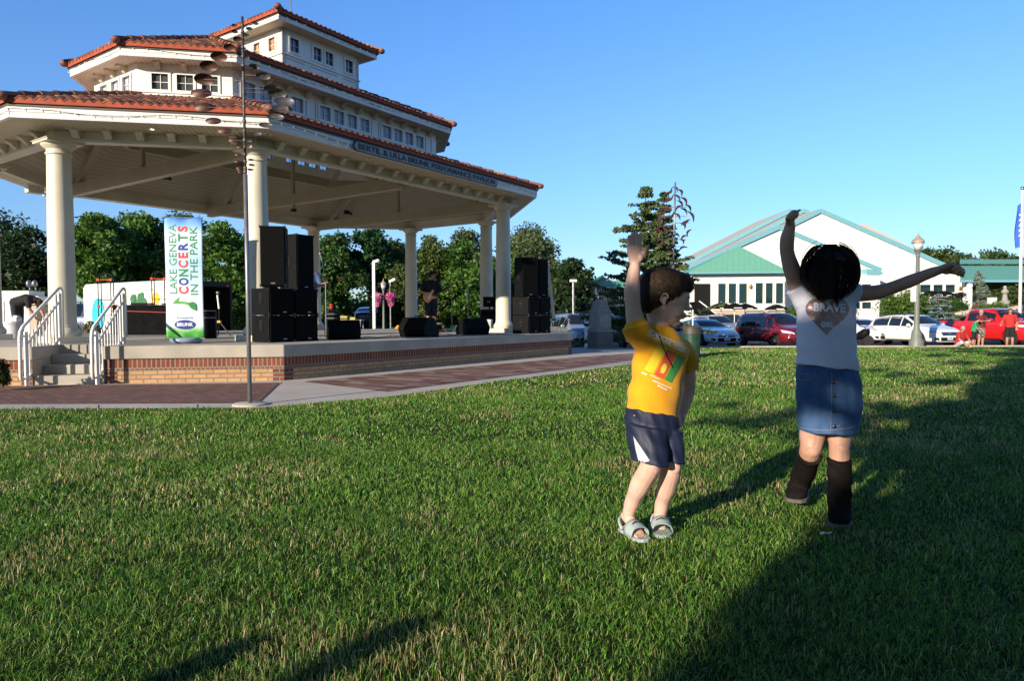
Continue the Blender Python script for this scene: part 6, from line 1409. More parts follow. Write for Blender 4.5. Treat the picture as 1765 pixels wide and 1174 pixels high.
def hair_strands(root_fn, n, L, width, comb, mname, parent, seed=1, lift=.004, segs=4, jitter=.35, tint=((.02, .015, .012), (.05, .038, .028))):
    """thin tapered ribbons; root_fn(rs) -> (point, normal); comb(point, normal) -> direction"""
    rs = np.random.RandomState(seed); V, Q, T = [], [], []; b = 0
    for i in range(n):
        p, nn = root_fn(rs); p = Vector(p); nn = Vector(nn).normalized()
        d = Vector(comb(p, nn)); d = (d + Vector(rs.randn(3)) * jitter * d.length); d = d - nn * d.dot(nn); d = d.normalized()
        l = L * (.6 + .6 * rs.rand()); s = d.cross(nn).normalized() * width * (.6 + .8 * rs.rand()); c = np.array(tint[0]) + (np.array(tint[1]) - np.array(tint[0])) * rs.rand()
        for k in range(segs + 1):
            t = k / segs; q = p + d * l * t + nn * lift * (1 + 2.2 * sin(pi * t * .9)) - nn * (l * l * t * t * 2.2); ww = s * (1 - .85 * t)
            V.append(q - ww); V.append(q + ww); T.append(c); T.append(c)
            if k < segs: Q.append([b + 2 * k, b + 2 * k + 1, b + 2 * k + 3, b + 2 * k + 2])
        b += 2 * (segs + 1)
    return fast_mesh('strands', np.array([tuple(v) for v in V]), np.array(Q), None, np.array(T), mname, parent, smooth=True)
M['hair'] = mat_attr('hair_strand', .6, .15)
def camcast(bvh, px, py, off=.002):
    r = ray(px, py).normalized(); h = bvh.ray_cast(Vector((0, 0, CAM_H)), r)
    return None if h[0] is None else (h[0] - r * off)
def bvh_of(o): return BVHTree.FromPolygons([o.matrix_world @ v.co for v in o.data.vertices] if False else [v.co.copy() for v in o.data.vertices], [tuple(p.vertices) for p in o.data.polygons])
def drape(name, polys, m, parent, bvh, off=.002, cuts=4, Mi=None):
    """lay flat print shapes (pixel outlines) onto a garment's surface"""
    bm = bmesh.new()
    for pts in polys: bm.faces.new([bm.verts.new((x, y, 0)) for x, y in pts])
    bmesh.ops.triangulate(bm, faces=bm.faces[:])
    for _ in range(cuts):
        es = [e for e in bm.edges if e.calc_length() > 5.0]
        if es: bmesh.ops.subdivide_edges(bm, edges=es, cuts=1, use_grid_fill=True); bmesh.ops.triangulate(bm, faces=bm.faces[:])
    dead = []
    for v in bm.verts:
        q = camcast(bvh, v.co.x, v.co.y, off)
        if q is None: dead.append(v)
        else: v.co = (Mi @ q) if Mi else q
    if dead: bmesh.ops.delete(bm, geom=dead, context='VERTS')
    me = bpy.data.meshes.new(name); bm.to_mesh(me); bm.free(); me.materials.append(m); o = bpy.data.objects.new(name, me); COL.objects.link(o); o.parent = parent; return o
def drape_text(name, s, o0, X, Y, size, m, parent, bvh, bold=.0, off=.003, width=None, Mi=None):
    vs, fs = text_geo(s, size, bold, 0.0); w = max(v.x for v in vs) - min(v.x for v in vs); k = (width / w) if width else 1
    bm = bmesh.new(); vv = [bm.verts.new((o0[0] + X[0] * v.x * k + Y[0] * v.y, o0[1] + X[1] * v.x * k + Y[1] * v.y, 0)) for v in vs]
    for f in fs:
        try: bm.faces.new([vv[i] for i in f])
        except ValueError: pass
    bmesh.ops.remove_doubles(bm, verts=bm.verts[:], dist=.01); bmesh.ops.triangulate(bm, faces=bm.faces[:])
    for _ in range(3):
        es = [e for e in bm.edges if e.calc_length() > 2.2]
        if es: bmesh.ops.subdivide_edges(bm, edges=es, cuts=1); bmesh.ops.triangulate(bm, faces=bm.faces[:])
    dead = []
    for v in bm.verts:
        q = camcast(bvh, v.co.x, v.co.y, off)
        if q is None: dead.append(v)
        else: v.co = (Mi @ q) if Mi else q
    if dead: bmesh.ops.delete(bm, geom=dead, context='VERTS')
    me = bpy.data.meshes.new(name); bm.to_mesh(me); bm.free(); me.materials.append(m); o = bpy.data.objects.new(name, me); COL.objects.link(o); o.parent = parent; return o
def trans(me, Mi):
    me.transform(Mi); return me

def person_thing(label, loc, group=None): return thing('person', label, 'person', loc, 0, group)
def T_(root): return Matrix.Translation(root.location).inverted()

# ---------------------------------------------------------------- the boy
def boy():
    D = 3.12
    P = lambda x, y, d=D: at(x, y, d)
    loc = G(1125, 930); root = person_thing('small boy in yellow printed T-shirt and navy shorts, one arm raised, looking to the right', loc); Mi = T_(root)
    f_h = Vector((.955, -.16, -.26)); up_h = Vector((.20, .0, .98))
    hc = P(1147.5, 512, 3.13); H = .252
    body = MB()
    F = head(body, hc, H, f_h, up_h)
    # neck and torso
    nk = P(1138, 566, 3.13)
    limb(body, [P(1132, 540, 3.15), P(1136, 558, 3.14), P(1139, 575, 3.13)], [.050, .044, .052])
    X = Vector((.86, .36, -.30)); Y = Vector((.42, -.90, .02))
    def ring(px, py, hw, hd, d=D, xx=X): return (P(px, py, d), xx.normalized() * hw, Y.normalized() * hd)
    loft(body, [ring(1124, 735, .105, .075), ring(1127, 700, .11, .078), ring(1133, 650, .108, .072), ring(1139, 610, .112, .07), ring(1141, 585, .11, .055), ring(1139, 570, .07, .045)])
    # raised right arm
    sh, el, wr = P(1104, 578, 3.08), P(1091, 528, 3.02), P(1094.5, 456, 3.00)
    limb(body, [P(1112, 590, 3.08), sh, P(1095, 552, 3.04), el, P(1089.5, 500, 3.0), P(1092, 474, 3.0), wr], [.043, .043, .040, .034, .035, .028, .022])
    hd_ = P(1092, 396, 3.0) - wr
    hand(body, wr, P(1093.5, 420, 3.0) - wr, Vector((.12, -1, .1)), .152, curl=(.06, .04, .06, .10), thumb_side=1, spread=.015, thumb_curl=.7)
    # hanging left arm (partly behind the shirt)
    s2, e2, w2 = P(1180, 612, 3.22), P(1187, 668, 3.27), P(1176, 712, 3.24)
    limb(body, [P(1170, 600, 3.2), s2, P(1185, 640, 3.26), e2, P(1182, 690, 3.26), w2], [.045, .043, .038, .032, .030, .022])
    hand(body, w2, P(1173, 735, 3.2) - w2, Vector((-.8, -.3, 0)), .125, curl=(.35, .4, .45, .5), thumb_side=1)
    # legs
    hipR, knR, anR = P(1108, 735, 3.10), P(1124, 797, 3.00), P(1084, 884, 3.13)
    hipL, knL, anL = P(1146, 740, 3.16), P(1157, 806, 3.07), P(1137, 892, 3.19)
    limb(body, [hipR, P(1117, 768, 3.03), knR, P(1106, 832, 3.06), P(1092, 860, 3.11), anR], [.068, .058, .048, .047, .036, .029])
    limb(body, [hipL, P(1154, 772, 3.09), knL, P(1150, 838, 3.12), P(1142, 866, 3.17), anL], [.066, .056, .046, .045, .034, .028])
    body.ell(knR + Vector((0.005, -.018, .004)), (.034, .034, .036)); body.ell(knL + Vector((.008, -.018, .004)), (.032, .032, .036))
    anR.z = max(anR.z, .060); anL.z = max(anL.z, .060)
    fR = (G(1106, 934) - Vector((anR.x, anR.y, 0))); fL = (G(1143, 928) - Vector((anL.x, anL.y, 0)))
    foot(body, anR, None, (fR.x, fR.y, -.04), .172, toes=1); foot(body, anL, None, (fL.x, fL.y, -.04), .172, toes=2)
    me = fused(body, .0040, 3, .5); trans(me, Mi); put('body', me, 'skin_pale', root)
    # T-shirt
    sh_ = MB()
    loft(sh_, [ring(1123, 727, .119, .096, xx=Vector((.86, .36, -.26))), ring(1124, 712, .121, .096), ring(1127, 685, .120, .092), ring(1132, 655, .121, .088), ring(1137, 625, .125, .084), ring(1140, 600, .134, .080), ring(1141, 584, .128, .070), ring(1140, 571, .100, .058), ring(1139, 563.5, .066, .052)], 36, 2.3)
    tl = MB()
    limb(sh_, [P(1120, 600, 3.1), P(1106, 580, 3.07), P(1097, 566, 3.04)], [.062, .060, .056])
    loft(sh_, [(P(1106, 582, 3.07), Vector((.062, 0, .02)), Vector((0, .06, 0))), (P(1096, 561, 3.035), Vector((.060, 0, .018)), Vector((0, .058, 0)))], 24, 2)
    limb(sh_, [P(1162, 598, 3.17), P(1176, 606, 3.21), P(1184, 622, 3.235)], [.062, .060, .058])
    loft(sh_, [(P(1178, 604, 3.21), Vector((.058, .01, -.012)), Vector((0, .056, 0))), (P(1187, 634, 3.25), Vector((.056, .01, -.02)), Vector((0, .055, 0)))], 24, 2)
    me = fused(sh_, .0045, 5, .6)
    # soft folds pulled from the raised shoulder to the opposite hem
    A_, B_ = P(1105, 585), P(1165, 720); ax = (B_ - A_).normalized()
    def folds(x, y, z):
        dx, dz = x - A_.x, z - A_.z; sg = dx * .72 + dz * .70; t = dx * ax.x + dz * ax.z
        return S_(sg * 58 + 1.6 * S_(t * 14)) * .0042 * (.5 + .5 * S_(t * 9 + 1)) + S_(dz * 34 + dx * 55) * .0018
    wobble(me, folds)
    me.update(); trans(me, Mi); shirt = put('tshirt', me, mat('yellow_cotton', (.72, .33, .012), .85, var=.05, scale=14, bump=.12, bscale=260, sheen=.2, spec=.2), root)
    bv = BVHTree.FromPolygons([Mi.inverted() @ v.co for v in me.vertices], [tuple(p.vertices) for p in me.polygons])
    pw = mat('white_shirt_print', (.72, .68, .55), .7, var=.05); 
    X_, Y_ = (1.0, .52), (.30, -.95)
    drape_text('shirt_lettering', 'CHOOSE WISE', (1150.5, 588), X_, Y_, 12.5, pw, shirt, bv, bold=.45, width=60, Mi=Mi)
    # outline box round the words
    c0 = [(1120.5, 568), (1183.5, 600), (1180, 609), (1116.5, 577.5)]
    def strip(a, b, w): 
        dx, dy = b[0] - a[0], b[1] - a[1]; L = sqrt(dx * dx + dy * dy); nx, ny = -dy / L * w / 2, dx / L * w / 2
        return [(a[0] + nx, a[1] + ny), (b[0] + nx, b[1] + ny), (b[0] - nx, b[1] - ny), (a[0] - nx, a[1] - ny)]
    drape('print_outline', [strip(c0[i], c0[(i + 1) % 4], .9) for i in range(4)], pw, shirt, bv, Mi=Mi)
    def panel(x0, w, col, nm):
        T0 = (1133.5 + (x0) * 1.0, 594 + x0 * .50); q = [T0, (T0[0] + w, T0[1] + w * .5), (T0[0] + w - 23, T0[1] + w * .5 + 43), (T0[0] - 23, T0[1] + 43)]
        return drape(nm, [q], mat(nm + '_ink', col, .7, var=.08), shirt, bv, Mi=Mi)
    panel(0, 15.5, (.78, .50, .015), 'print_panel'); panel(17.5, 15.5, (.62, .085, .03), 'print_panel'); panel(34.5, 12.5, (.04, .26, .06), 'print_panel')
    drape('print_oval', [[(1144 + 6 * cos(t * pi / 10) * .8 + 2.5 * sin(t * pi / 10), 635.5 - 8.5 * sin(t * pi / 10)) for t in range(20)]], mat('lime_ink', (.62, .58, .04), .7), shirt, bv, off=.0035, Mi=Mi)
    drape('print_rules', [strip((1121, 646), (1136, 654), 1.4), strip((1106, 642), (1115, 646), 2.2), strip((1125, 656), (1158, 670), 2.0), strip((1133, 664), (1150, 673), 2.6), strip((1139, 578), (1178, 594), 1.2)], pw, shirt, bv, Mi=Mi)
    # thin dark cord across the chest
    cord = [camcast(bv, x, y, .004) for x, y in ((1126, 556), (1132, 569), (1138, 584), (1144, 600), (1150, 614), (1156, 626), (1160, 634))]
    cord = [Mi @ c for c in cord if c is not None]
    if len(cord) > 2: mb = MB(); mb.tube(cord, .0017, 6); mb.build('neck_cord', M['black'], root)
    # shorts
    so = MB(); Xs = Vector((.88, .34, -.18)).normalized(); Ys = Vector((.40, -.91, 0)).normalized()
    loft(so, [(P(1124, 710, D), Xs * .121, Ys * .102), (P(1124, 735, D), Xs * .122, Ys * .104), (P(1126, 752, D), Xs * .118, Ys * .100)], 30, 2.3)
    loft(so, [(P(1112, 735, 3.09), Xs * .088, Ys * .104), (P(1116, 765, 3.05), Xs * .084, Ys * .100), (P(1120, 799, 3.01), Xs * .074, Ys * .088)], 24, 2.05)
    loft(so, [(P(1146, 738, 3.13), Xs * .074, Ys * .094), (P(1149, 766, 3.11), Xs * .070, Ys * .090), (P(1153, 795, 3.085), Xs * .064, Ys * .080)], 24, 2.0)
    me = fused(so, .0045, 4, .5)
    wobble(me, lambda x, y, z: .0022 * S_(z * 75 + x * 60) + .0016 * S_(x * 130 + z * 40))
    trans(me, Mi); shorts = put('shorts', me, mat('navy_polyester', (.008, .013, .042), .6, var=.15, bump=.08, bscale=300), root)
    bs_ = BVHTree.FromPolygons([Mi.inverted() @ v.co for v in me.vertices], [tuple(p.vertices) for p in me.polygons])
    drape('side_panel', [[(1091.5, 752), (1120, 794.5), (1110, 798), (1103, 801), (1102, 800), (1096, 778)]], mat('grey_white_mesh', (.52, .53, .55), .7), shorts, bs_, off=.0025, Mi=Mi)
    # hair: cap and strands
    hr = MB()
    def HE(x, y, z, a, b, c_, n=20): hr.ell(hc + F @ (Vector((x, y, z)) * H), (a * H, b * H, c_ * H), n, 12, F)
    HE(-.09, 0, .15, .43, .365, .35); HE(.09, 0, .29, .31, .315, .19); HE(-.23, 0, -.02, .28, .325, .27); HE(-.25, 0, -.18, .17, .23, .15); HE(.22, 0, .265, .165, .24, .115); HE(.05, 0, .20, .26, .355, .14); HE(-.15, 0, .02, .18, .36, .16); HE(.13, .0, .12, .10, .352, .10)
    me = fused(hr, .005, 4); bmh = [(v.co.copy(), v.normal.copy()) for v in me.vertices]; trans(me, Mi); hair = put('hair', me, mat('brown_hair_base', (.035, .022, .015), .6, var=.3, scale=60), root)
    crown = hc + F @ (Vector((-.28, .05, .42)) * H)
    def rootf(rs): p, n = bmh[rs.randint(len(bmh))]; return Mi @ p, n
    crl = Mi @ crown
    def comb(p, n): q = (p - crl); return q.normalized() + Vector((0, 0, -.35)) + F @ Vector((.15, 0, 0))
    hair_strands(rootf, 13000, .034, .0009, comb, 'hair', hair, 4, .0028, 3, .42, ((.012, .008, .006), (.10, .064, .042)))
    # eyes, brows, lips
    for s in (-1, 1):
        e = MB(); e.ell(hc + F @ (Vector((.362, s * .135, -.005)) * H), (.030 * H, .050 * H, .028 * H), 12, 8, F); o = e.build('eye', mat('eye_white', (.5, .48, .46), .2) if s < 0 else bpy.data.materials['eye_white'], root, smooth=True); o.location = -root.location
        e = MB(); e.ell(hc + F @ (Vector((.388, s * .135, -.006)) * H), (.010 * H, .020 * H, .022 * H), 10, 6, F); q = e.build('iris', M['black'], o, smooth=True)
        e = MB(); e.tube([hc + F @ (Vector((.392 - abs(t) * .05, s * (.135 + t * .085), .085 - t * t * .03)) * H) for t in (-1, -.5, 0, .5, 1)], [.006 * H, .013 * H, .014 * H, .012 * H, .004 * H], 6); o = e.build('eyebrow', mat('brow_hair', (.05, .03, .02), .8) if s < 0 else bpy.data.materials['brow_hair'], root); o.location = -root.location
        e = MB(); e.tube([hc + F @ (Vector((.378 - abs(t) * .03, s * (.135 + t * .055), .018 - t * t * .018)) * H) for t in (-1, -.5, 0, .5, 1)], .005 * H, 6); o = e.build('eyelash', M['black'], root); o.location = -root.location
    e = MB(); e.ell(hc + F @ (Vector((.410, 0, -.232)) * H), (.024 * H, .066 * H, .014 * H), 12, 6, F); e.ell(hc + F @ (Vector((.402, 0, -.272)) * H), (.024 * H, .056 * H, .018 * H), 12, 6, F); o = e.build('lips', mat('lip_skin', (.48, .19, .16), .45), root, smooth=True); o.location = -root.location
    # sandals
    sand, blue, navy = mat('grey_sandal_foam', (.36, .42, .41), .7, var=.06), mat('aqua_sandal_fade', (.22, .44, .42), .7), mat('navy_motif', (.02, .035, .07), .7)
    for a, fv, n in ((anR, fR, 'r'), (anL, fL, 'l')):
        f = Vector((fv.x, fv.y, 0)).normalized(); s = Vector((0, 0, 1)).cross(f); u = Vector((0, 0, 1)); L = .185; b = Vector((a.x, a.y, 0)) - f * L * .28
        outl = [(-.02, .0), (.0, .30), (.10, .38), (.35, .36), (.60, .44), (.85, .46), (1.0, .34), (1.06, .12)]
        ring_ = [b + f * L * x + s * L * y * .5 for x, y in outl] + [b + f * L * x - s * L * y * .5 for x, y in reversed(outl)]
        mb = MB(); n_ = len(ring_); vs = [p + u * .004 for p in ring_] + [p + u * (.020 + (.004 if i in (0, n_ - 1) else 0)) for i, p in enumerate(ring_)]
        mb.add([Mi @ v for v in vs], [tuple(range(n_ - 1, -1, -1)), tuple(range(n_, 2 * n_))] + [(i, (i + 1) % n_, n_ + (i + 1) % n_, n_ + i) for i in range(n_)]); so_ = mb.build('sandal', sand, root, bevel=.004)
        mb = MB(); vs = []; K = 14
        for x, hh in ((.46, .50), (.56, .47), (.66, .42), (.76, .36), (.80, .34)):
            for k in range(K + 1): t = pi * k / K; vs.append(Mi @ (b + f * L * x + s * cos(t) * L * .235 + u * (.018 + sin(t) ** .7 * L * hh * .62)))
        mb.add(vs, [(r * (K + 1) + k, r * (K + 1) + k + 1, (r + 1) * (K + 1) + k + 1, (r + 1) * (K + 1) + k) for r in range(4) for k in range(K)]); st_ = mb.build('strap', sand, so_, smooth=True); sd = st_.modifiers.new('t', 'SOLIDIFY'); sd.thickness = .005; sd.offset = 1
        mb = MB(); mb.add([v + Vector((0, 0, .0062)) + Mi.to_3x3() @ (f * .003) for v in vs[(K + 1) * 3:]], [(k, k + 1, K + 2 + k, K + 1 + k) for k in range(K)]); mb.build('strap_fade', blue, so_, smooth=True)
        # a small leaping-fish shaped motif
        mo = [(.0, .0), (.16, .28), (.36, .36), (.50, .62), (.56, .36), (.80, .22), (.98, -.10), (.72, .06), (.46, .06), (.36, -.16), (.26, .04)]
        mb = MB(); q = []
        for x, y in mo: t = pi * (.30 + .42 * x); q.append(Mi @ (b + f * L * (.66 - y * .16) + s * cos(t) * L * .243 + u * (.0245 + sin(t) ** .7 * L * .42 * .62 + .002)))
        mb.add(q, [tuple(range(len(q)))]); mo_ = mb.build('motif', navy, so_); sd = mo_.modifiers.new('t', 'SOLIDIFY'); sd.thickness = .003; sd.offset = 1
        mb = MB(); pts = [b + f * L * .30 + s * cos(t) * L * .20 - f * L * .36 * sin(t) + u * (.03 + .035 * sin(t)) for t in [pi * k / 10 for k in range(11)]]; mb.tube([Mi @ p for p in pts], .007, 8); mb.build('heel_strap', sand, so_, smooth=True)
boy()

# ---------------------------------------------------------------- the girl
def girl():
    D = 3.35
    P = lambda x, y, d=D: at(x, y, d)
    loc = G(1430, 905); root = person_thing('dark-haired girl in pale heart T-shirt, denim skirt and tall boots, arms flung out', loc); Mi = T_(root)
    body = MB(); hc = P(1431, 474, 3.30); H = .235; F = head(body, hc, H, (-.02, -.98, .05), (0.06, 0, 1))
    limb(body, [P(1431, 500, 3.38), P(1430, 518, 3.38), P(1428, 535, 3.38)], [.045, .042, .055])
    X, Y = Vector((1, .02, -.03)), Vector((0, -1, 0))
    def ring(px, py, hw, hd, d=D): return (P(px, py, d), X * hw, Y * hd)
    loft(body, [ring(1427, 690, .125, .085), ring(1426, 640, .118, .08), ring(1425, 590, .115, .075), ring(1424, 545, .125, .07), ring(1424, 520, .12, .055), ring(1426, 505, .06, .045)])
    limb(body, [P(1390, 520, 3.36), P(1378, 500, 3.35), P(1366, 468, 3.33), P(1357, 436, 3.31), P(1357, 412, 3.29), P(1361, 394, 3.28), P(1362, 385, 3.27)], [.046, .045, .040, .033, .033, .026, .022])
    hand(body, P(1362, 386, 3.27), P(1360, 368, 3.22) - P(1362, 386, 3.27), Vector((.35, -.9, 0)), .125, curl=(1.1, 1.15, 1.2, 1.2), thumb_side=1, spread=.02, thumb_curl=.5)
    limb(body, [P(1455, 512, 3.36), P(1472, 506, 3.36), P(1505, 505, 3.34), P(1535, 497, 3.32), P(1565, 486, 3.28), P(1600, 472, 3.24), P(1619, 465.5, 3.22)], [.046, .043, .037, .031, .031, .025, .021])
    wl = P(1617, 466, 3.22); hand(body, wl, P(1650, 457, 3.16) - wl, Vector((.15, -.75, -.65)), .150, curl=(.85, .95, 1.0, 1.05), thumb_side=1, spread=.02, thumb_curl=.35)
    hR, kR, aR = P(1404, 715, 3.37), P(1397, 775, 3.33), P(1378, 836, 3.60)
    hL, kL, aL = P(1447, 715, 3.37), P(1447, 772, 3.32), P(1448, 880, 3.32)
    limb(body, [hR, P(1400, 748, 3.36), kR, P(1388, 806, 3.46), aR], [.070, .060, .050, .045, .035]); limb(body, [hL, P(1447, 748, 3.355), kL, P(1447, 820, 3.31), aL], [.070, .060, .048, .045, .035])
    body.ell(kR + Vector((0, -.02, 0)), (.036, .034, .038)); body.ell(kL + Vector((0, -.02, 0)), (.036, .034, .038))
    me = fused(body, .0045, 3); trans(me, Mi); put('body', me, 'skin_tan', root)
    # face
    for s in (-1, 1):
        e = MB(); e.ell(hc + F @ (Vector((.362, s * .135, -.005)) * H), (.030 * H, .050 * H, .022 * H), 12, 8, F); o = e.build('eye', bpy.data.materials['eye_white'], root, smooth=True); o.location = -root.location
        e = MB(); e.ell(hc + F @ (Vector((.388, s * .135, -.006)) * H), (.010 * H, .020 * H, .020 * H), 10, 6, F); q = e.build('iris', M['black'], o, smooth=True)
    e = MB(); e.ell(hc + F @ (Vector((.405, 0, -.25)) * H), (.022 * H, .07 * H, .024 * H), 12, 6, F); o = e.build('lips', bpy.data.materials['lip_skin'], root, smooth=True); o.location = -root.location
    # T-shirt
    ts = MB()
    loft(ts, [(P(1426, 633, D), Vector((.144, .01, -.018)), Y * .108), ring(1425.5, 618, .142, .106), ring(1424, 590, .138, .10), ring(1424, 560, .137, .094), ring(1424, 535, .139, .088), ring(1424, 520, .136, .078), ring(1425, 508, .115, .064), ring(1427, 500, .075, .052), ring(1428, 497, .055, .045)], 36, 2.35)
    loft(ts, [(P(1396, 524, 3.35), Vector((.055, 0, .035)), Vector((0, .07, 0))), (P(1384, 506, 3.35), Vector((.054, 0, .034)), Vector((0, .064, 0))), (P(1374, 494, 3.35), Vector((.050, 0, .032)), Vector((0, .058, 0)))], 24, 2.1)
    loft(ts, [(P(1450, 514, 3.36), Vector((.008, 0, .062)), Vector((0, .066, 0))), (P(1466, 507, 3.36), Vector((.006, 0, .056)), Vector((0, .06, 0))), (P(1478, 506, 3.36), Vector((.005, 0, .048)), Vector((0, .055, 0)))], 24, 2.1)
    me = fused(ts, .0045, 5, .6)
    q0 = P(1425, 570)
    wobble(me, lambda x, y, z: .0024 * S_((z - q0.z) * 70 + (x - q0.x) * 40 + 2 * S_((x - q0.x) * 20)) * np.minimum(1, abs(z - q0.z) * 12) + .0045 * S_((x - q0.x) * 48 + (z - q0.z) * 22) * np.clip((q0.z - z) * 6, 0, 1))
    me.update(); trans(me, Mi); shirt = put('tshirt', me, mat('pale_lilac_cotton', (.70, .70, .82), .85, var=.04, scale=14, bump=.12, bscale=260, spec=.2), root)
    bv = BVHTree.FromPolygons([Mi.inverted() @ v.co for v in me.vertices], [tuple(p.vertices) for p in me.polygons])
    def glitter():
        m, n, l, b = _new('rose_glitter'); tc = n.new('ShaderNodeTexCoord'); vo = n.new('ShaderNodeTexVoronoi'); vo.inputs['Scale'].default_value = 420; l.new(tc.outputs['Object'], vo.inputs['Vector'])
        rp = n.new('ShaderNodeValToRGB'); rp.color_ramp.elements[0].color = (.16, .09, .10, 1); rp.color_ramp.elements[1].color = (.62, .42, .38, 1); l.new(vo.outputs['Color'], rp.inputs[0]); l.new(rp.outputs[0], b.inputs['Base Color'])
        b.inputs['Roughness'].default_value = .35; b.inputs['Metallic'].default_value = .5
        nm = n.new('ShaderNodeBump'); nm.inputs['Strength'].default_value = .9; nm.inputs['Distance'].default_value = .002; l.new(vo.outputs['Color'], nm.inputs['Height']); l.new(nm.outputs[0], b.inputs['Normal']); return m
    gl_ = glitter(); sm = mat('mauve_foil', (.27, .19, .25), .45, metal=.3, var=.1, scale=30)
    hp = []
    for k in range(60):
        t = 2 * pi * k / 60; hx = 16 * sin(t) ** 3; hy = 13 * cos(t) - 5 * cos(2 * t) - 2 * cos(3 * t) - cos(4 * t); hp.append((1426 + hx * 2.36, 541 - hy * 2.25))
    heart = drape('heart_print', [hp], gl_, shirt, bv, off=.0022, Mi=Mi)
    def band(y0, y1): 
        P_ = [p for p in hp if y0 <= p[1] <= y1]; L = sorted([p for p in P_ if p[0] < 1426], key=lambda p: p[1]); R = sorted([p for p in P_ if p[0] >= 1426], key=lambda p: -p[1]); return L + R
    drape('foil_band', [band(524, 537)], sm, shirt, bv, off=.0034, Mi=Mi)
    lt = mat('shirt_lettering_ink', (.66, .68, .82), .8, var=.03)
    drape_text('shirt_lettering', 'BRAVE', (1429.5, 531), (1, .04), (0, -1), 20, lt, shirt, bv, bold=.7, off=.0048, width=55, Mi=Mi); drape_text('shirt_lettering', 'GIRL', (1426, 560), (1, .02), (0, -1), 12, lt, shirt, bv, bold=.5, off=.0048, width=23, Mi=Mi)
    # denim skirt
    sk_ = MB(); mats = mat('blue_denim', (.035, .085, .20), .8, scale=9, col2=(.085, .17, .33), bump=.35, bscale=420, spec=.2)
    loft(sk_, [(P(1426, 632, D), Vector((.138, 0, -.012)), Y * .102), (P(1427, 655, D), X * .147, Y * .112), (P(1429, 690, D), X * .150, Y * .116), (P(1427, 722, D), X * .140, Y * .118), (P(1426, 741, D), X * .133, Y * .116), (P(1426, 744, D), X * .131, Y * .113)], 40, 2.5)
    me = fused(sk_, .005, 3, .5)
    wobble(me, lambda x, y, z: .0020 * S_(z * 50 + x * 30 + 2 * S_(x * 17)) + .0012 * S_(x * 110))
    trans(me, Mi); skirt = put('denim_skirt', me, mats, root); bk = BVHTree.FromPolygons([Mi.inverted() @ v.co for v in me.vertices], [tuple(p.vertices) for p in me.polygons])
    def seam(name, pts, m, r=.0016, off=.001):
        q = []
        for a, b in zip(pts, pts[1:]):
            for k in range(6): t = k / 6; c = camcast(bk, a[0] + (b[0] - a[0]) * t, a[1] + (b[1] - a[1]) * t, off); q += [Mi @ c] if c is not None else []
        c = camcast(bk, pts[-1][0], pts[-1][1], off); q += [Mi @ c] if c is not None else []
        if len(q) > 1: mb = MB(); mb.tube(q, r, 6); return mb.build(name, m, skirt)
    th = mat('tan_stitching', (.22, .24, .30), .8); cop = mat('copper_rivet', (.45, .18, .08), .35, metal=.8)
    seam('hem_stitch', [(1380, 738), (1400, 741), (1430, 742), (1460, 739), (1474, 735)], th); seam('placket', [(1434, 640), (1433, 680), (1432, 742)], th, .0015)
    seam('pocket_edge', [(1377, 655), (1385, 656), (1396, 654), (1404, 648), (1407, 640)], th, .0018); seam('waist_stitch', [(1376, 643), (1388, 645), (1400, 646)], th)
    for (x, y) in ((1436, 659), (1437, 682), (1438, 708), (1438, 735)):
        c = camcast(bk, x, y, .004)
        if c is None: continue
        mb = MB(); mb.lathe([(.0085, -.003), (.0095, 0), (.0085, .003), (.004, .0045)], (0, 0, 0), 14, Matrix.Translation(Mi @ c) @ Matrix.Rotation(pi / 2, 4, 'X')); mb.build('button', M['bronze'], skirt, smooth=True)
        seam('buttonhole', [(x + 2, y), (x + 9, y - .5)], th, .0022)
    for (x, y) in ((1407, 641), (1379, 654)): 
        c = camcast(bk, x, y, .003); mb = MB(); mb.ell(Mi @ c, .0055, 10, 6); mb.build('rivet', cop, skirt, smooth=True)
    # boots
    bt = mat('charcoal_suede', (.013, .011, .0105), .95, var=.35, scale=14, bump=.35, bscale=160, sheen=0.0, spec=.06); sole = mat('grey_boot_sole', (.10, .09, .085), .8)
    for (top, mid, ank, toe, nm) in ((P(1396, 784, 3.34), P(1388, 808, 3.46), P(1378, 834, 3.60), G(1366, 880), 'r'), (P(1447, 792, 3.29), P(1447, 840, 3.32), P(1447, 878, 3.33), G(1447, 918), 'l')):
        mb = MB(); dx = (top - ank).normalized(); sx = Vector((1, 0, 0)); sx = (sx - dx * sx.dot(dx)).normalized(); sy = dx.cross(sx)
        n = 4
        loft(mb, [(ank - dx * .01, sx * .050, sy * .056), (ank + (mid - ank) * .5, sx * .053, sy * .058), (mid, sx * .052, sy * .057), (mid + (top - mid) * .55, sx * .053, sy * .057), (top, sx * .056, sy * .060)], 26, 2.1)
        a0 = Vector((ank.x, ank.y, 0)); f = (toe - a0); f.z = 0; Lf = max(f.length, .12); f = Vector((-.62, -1, 0)) if nm == 'r' else f; f.normalize(); s = Vector((0, 0, 1)).cross(f); up = Vector((0, 0, 1)); L = .205; b = a0 - f * .052 + up * (.045 if nm == 'r' else 0)
        tilt = Matrix.Identity(3)
        lo = .018
        loft(mb, [(b + up * .052, s * .030, up * .036), (b + f * .03 + up * .060, s * .045, up * .050), (b + f * .09 + up * .060, s * .050, up * .048), (b + f * .14 + up * .046, s * .052, up * .034), (b + f * .18 + up * .040, s * .046, up * .027), (b + f * .202 + up * .036, s * .028, up * .018)], 22, 2.3)
        loft(mb, [(b + f * .05 + up * .07, sx * .046, f * .05), (ank + dx * .02, sx * .052, sy * .056)], 20, 2)
        me = fused(mb, .0045, 4, .5)
        wobble(me, lambda x, y, z: .0030 * S_((z - ank.z) * 62 + x * 40 + 1.8 * S_(x * 33 + z * 21)) * np.where(z - ank.z > .02, 1, .3))
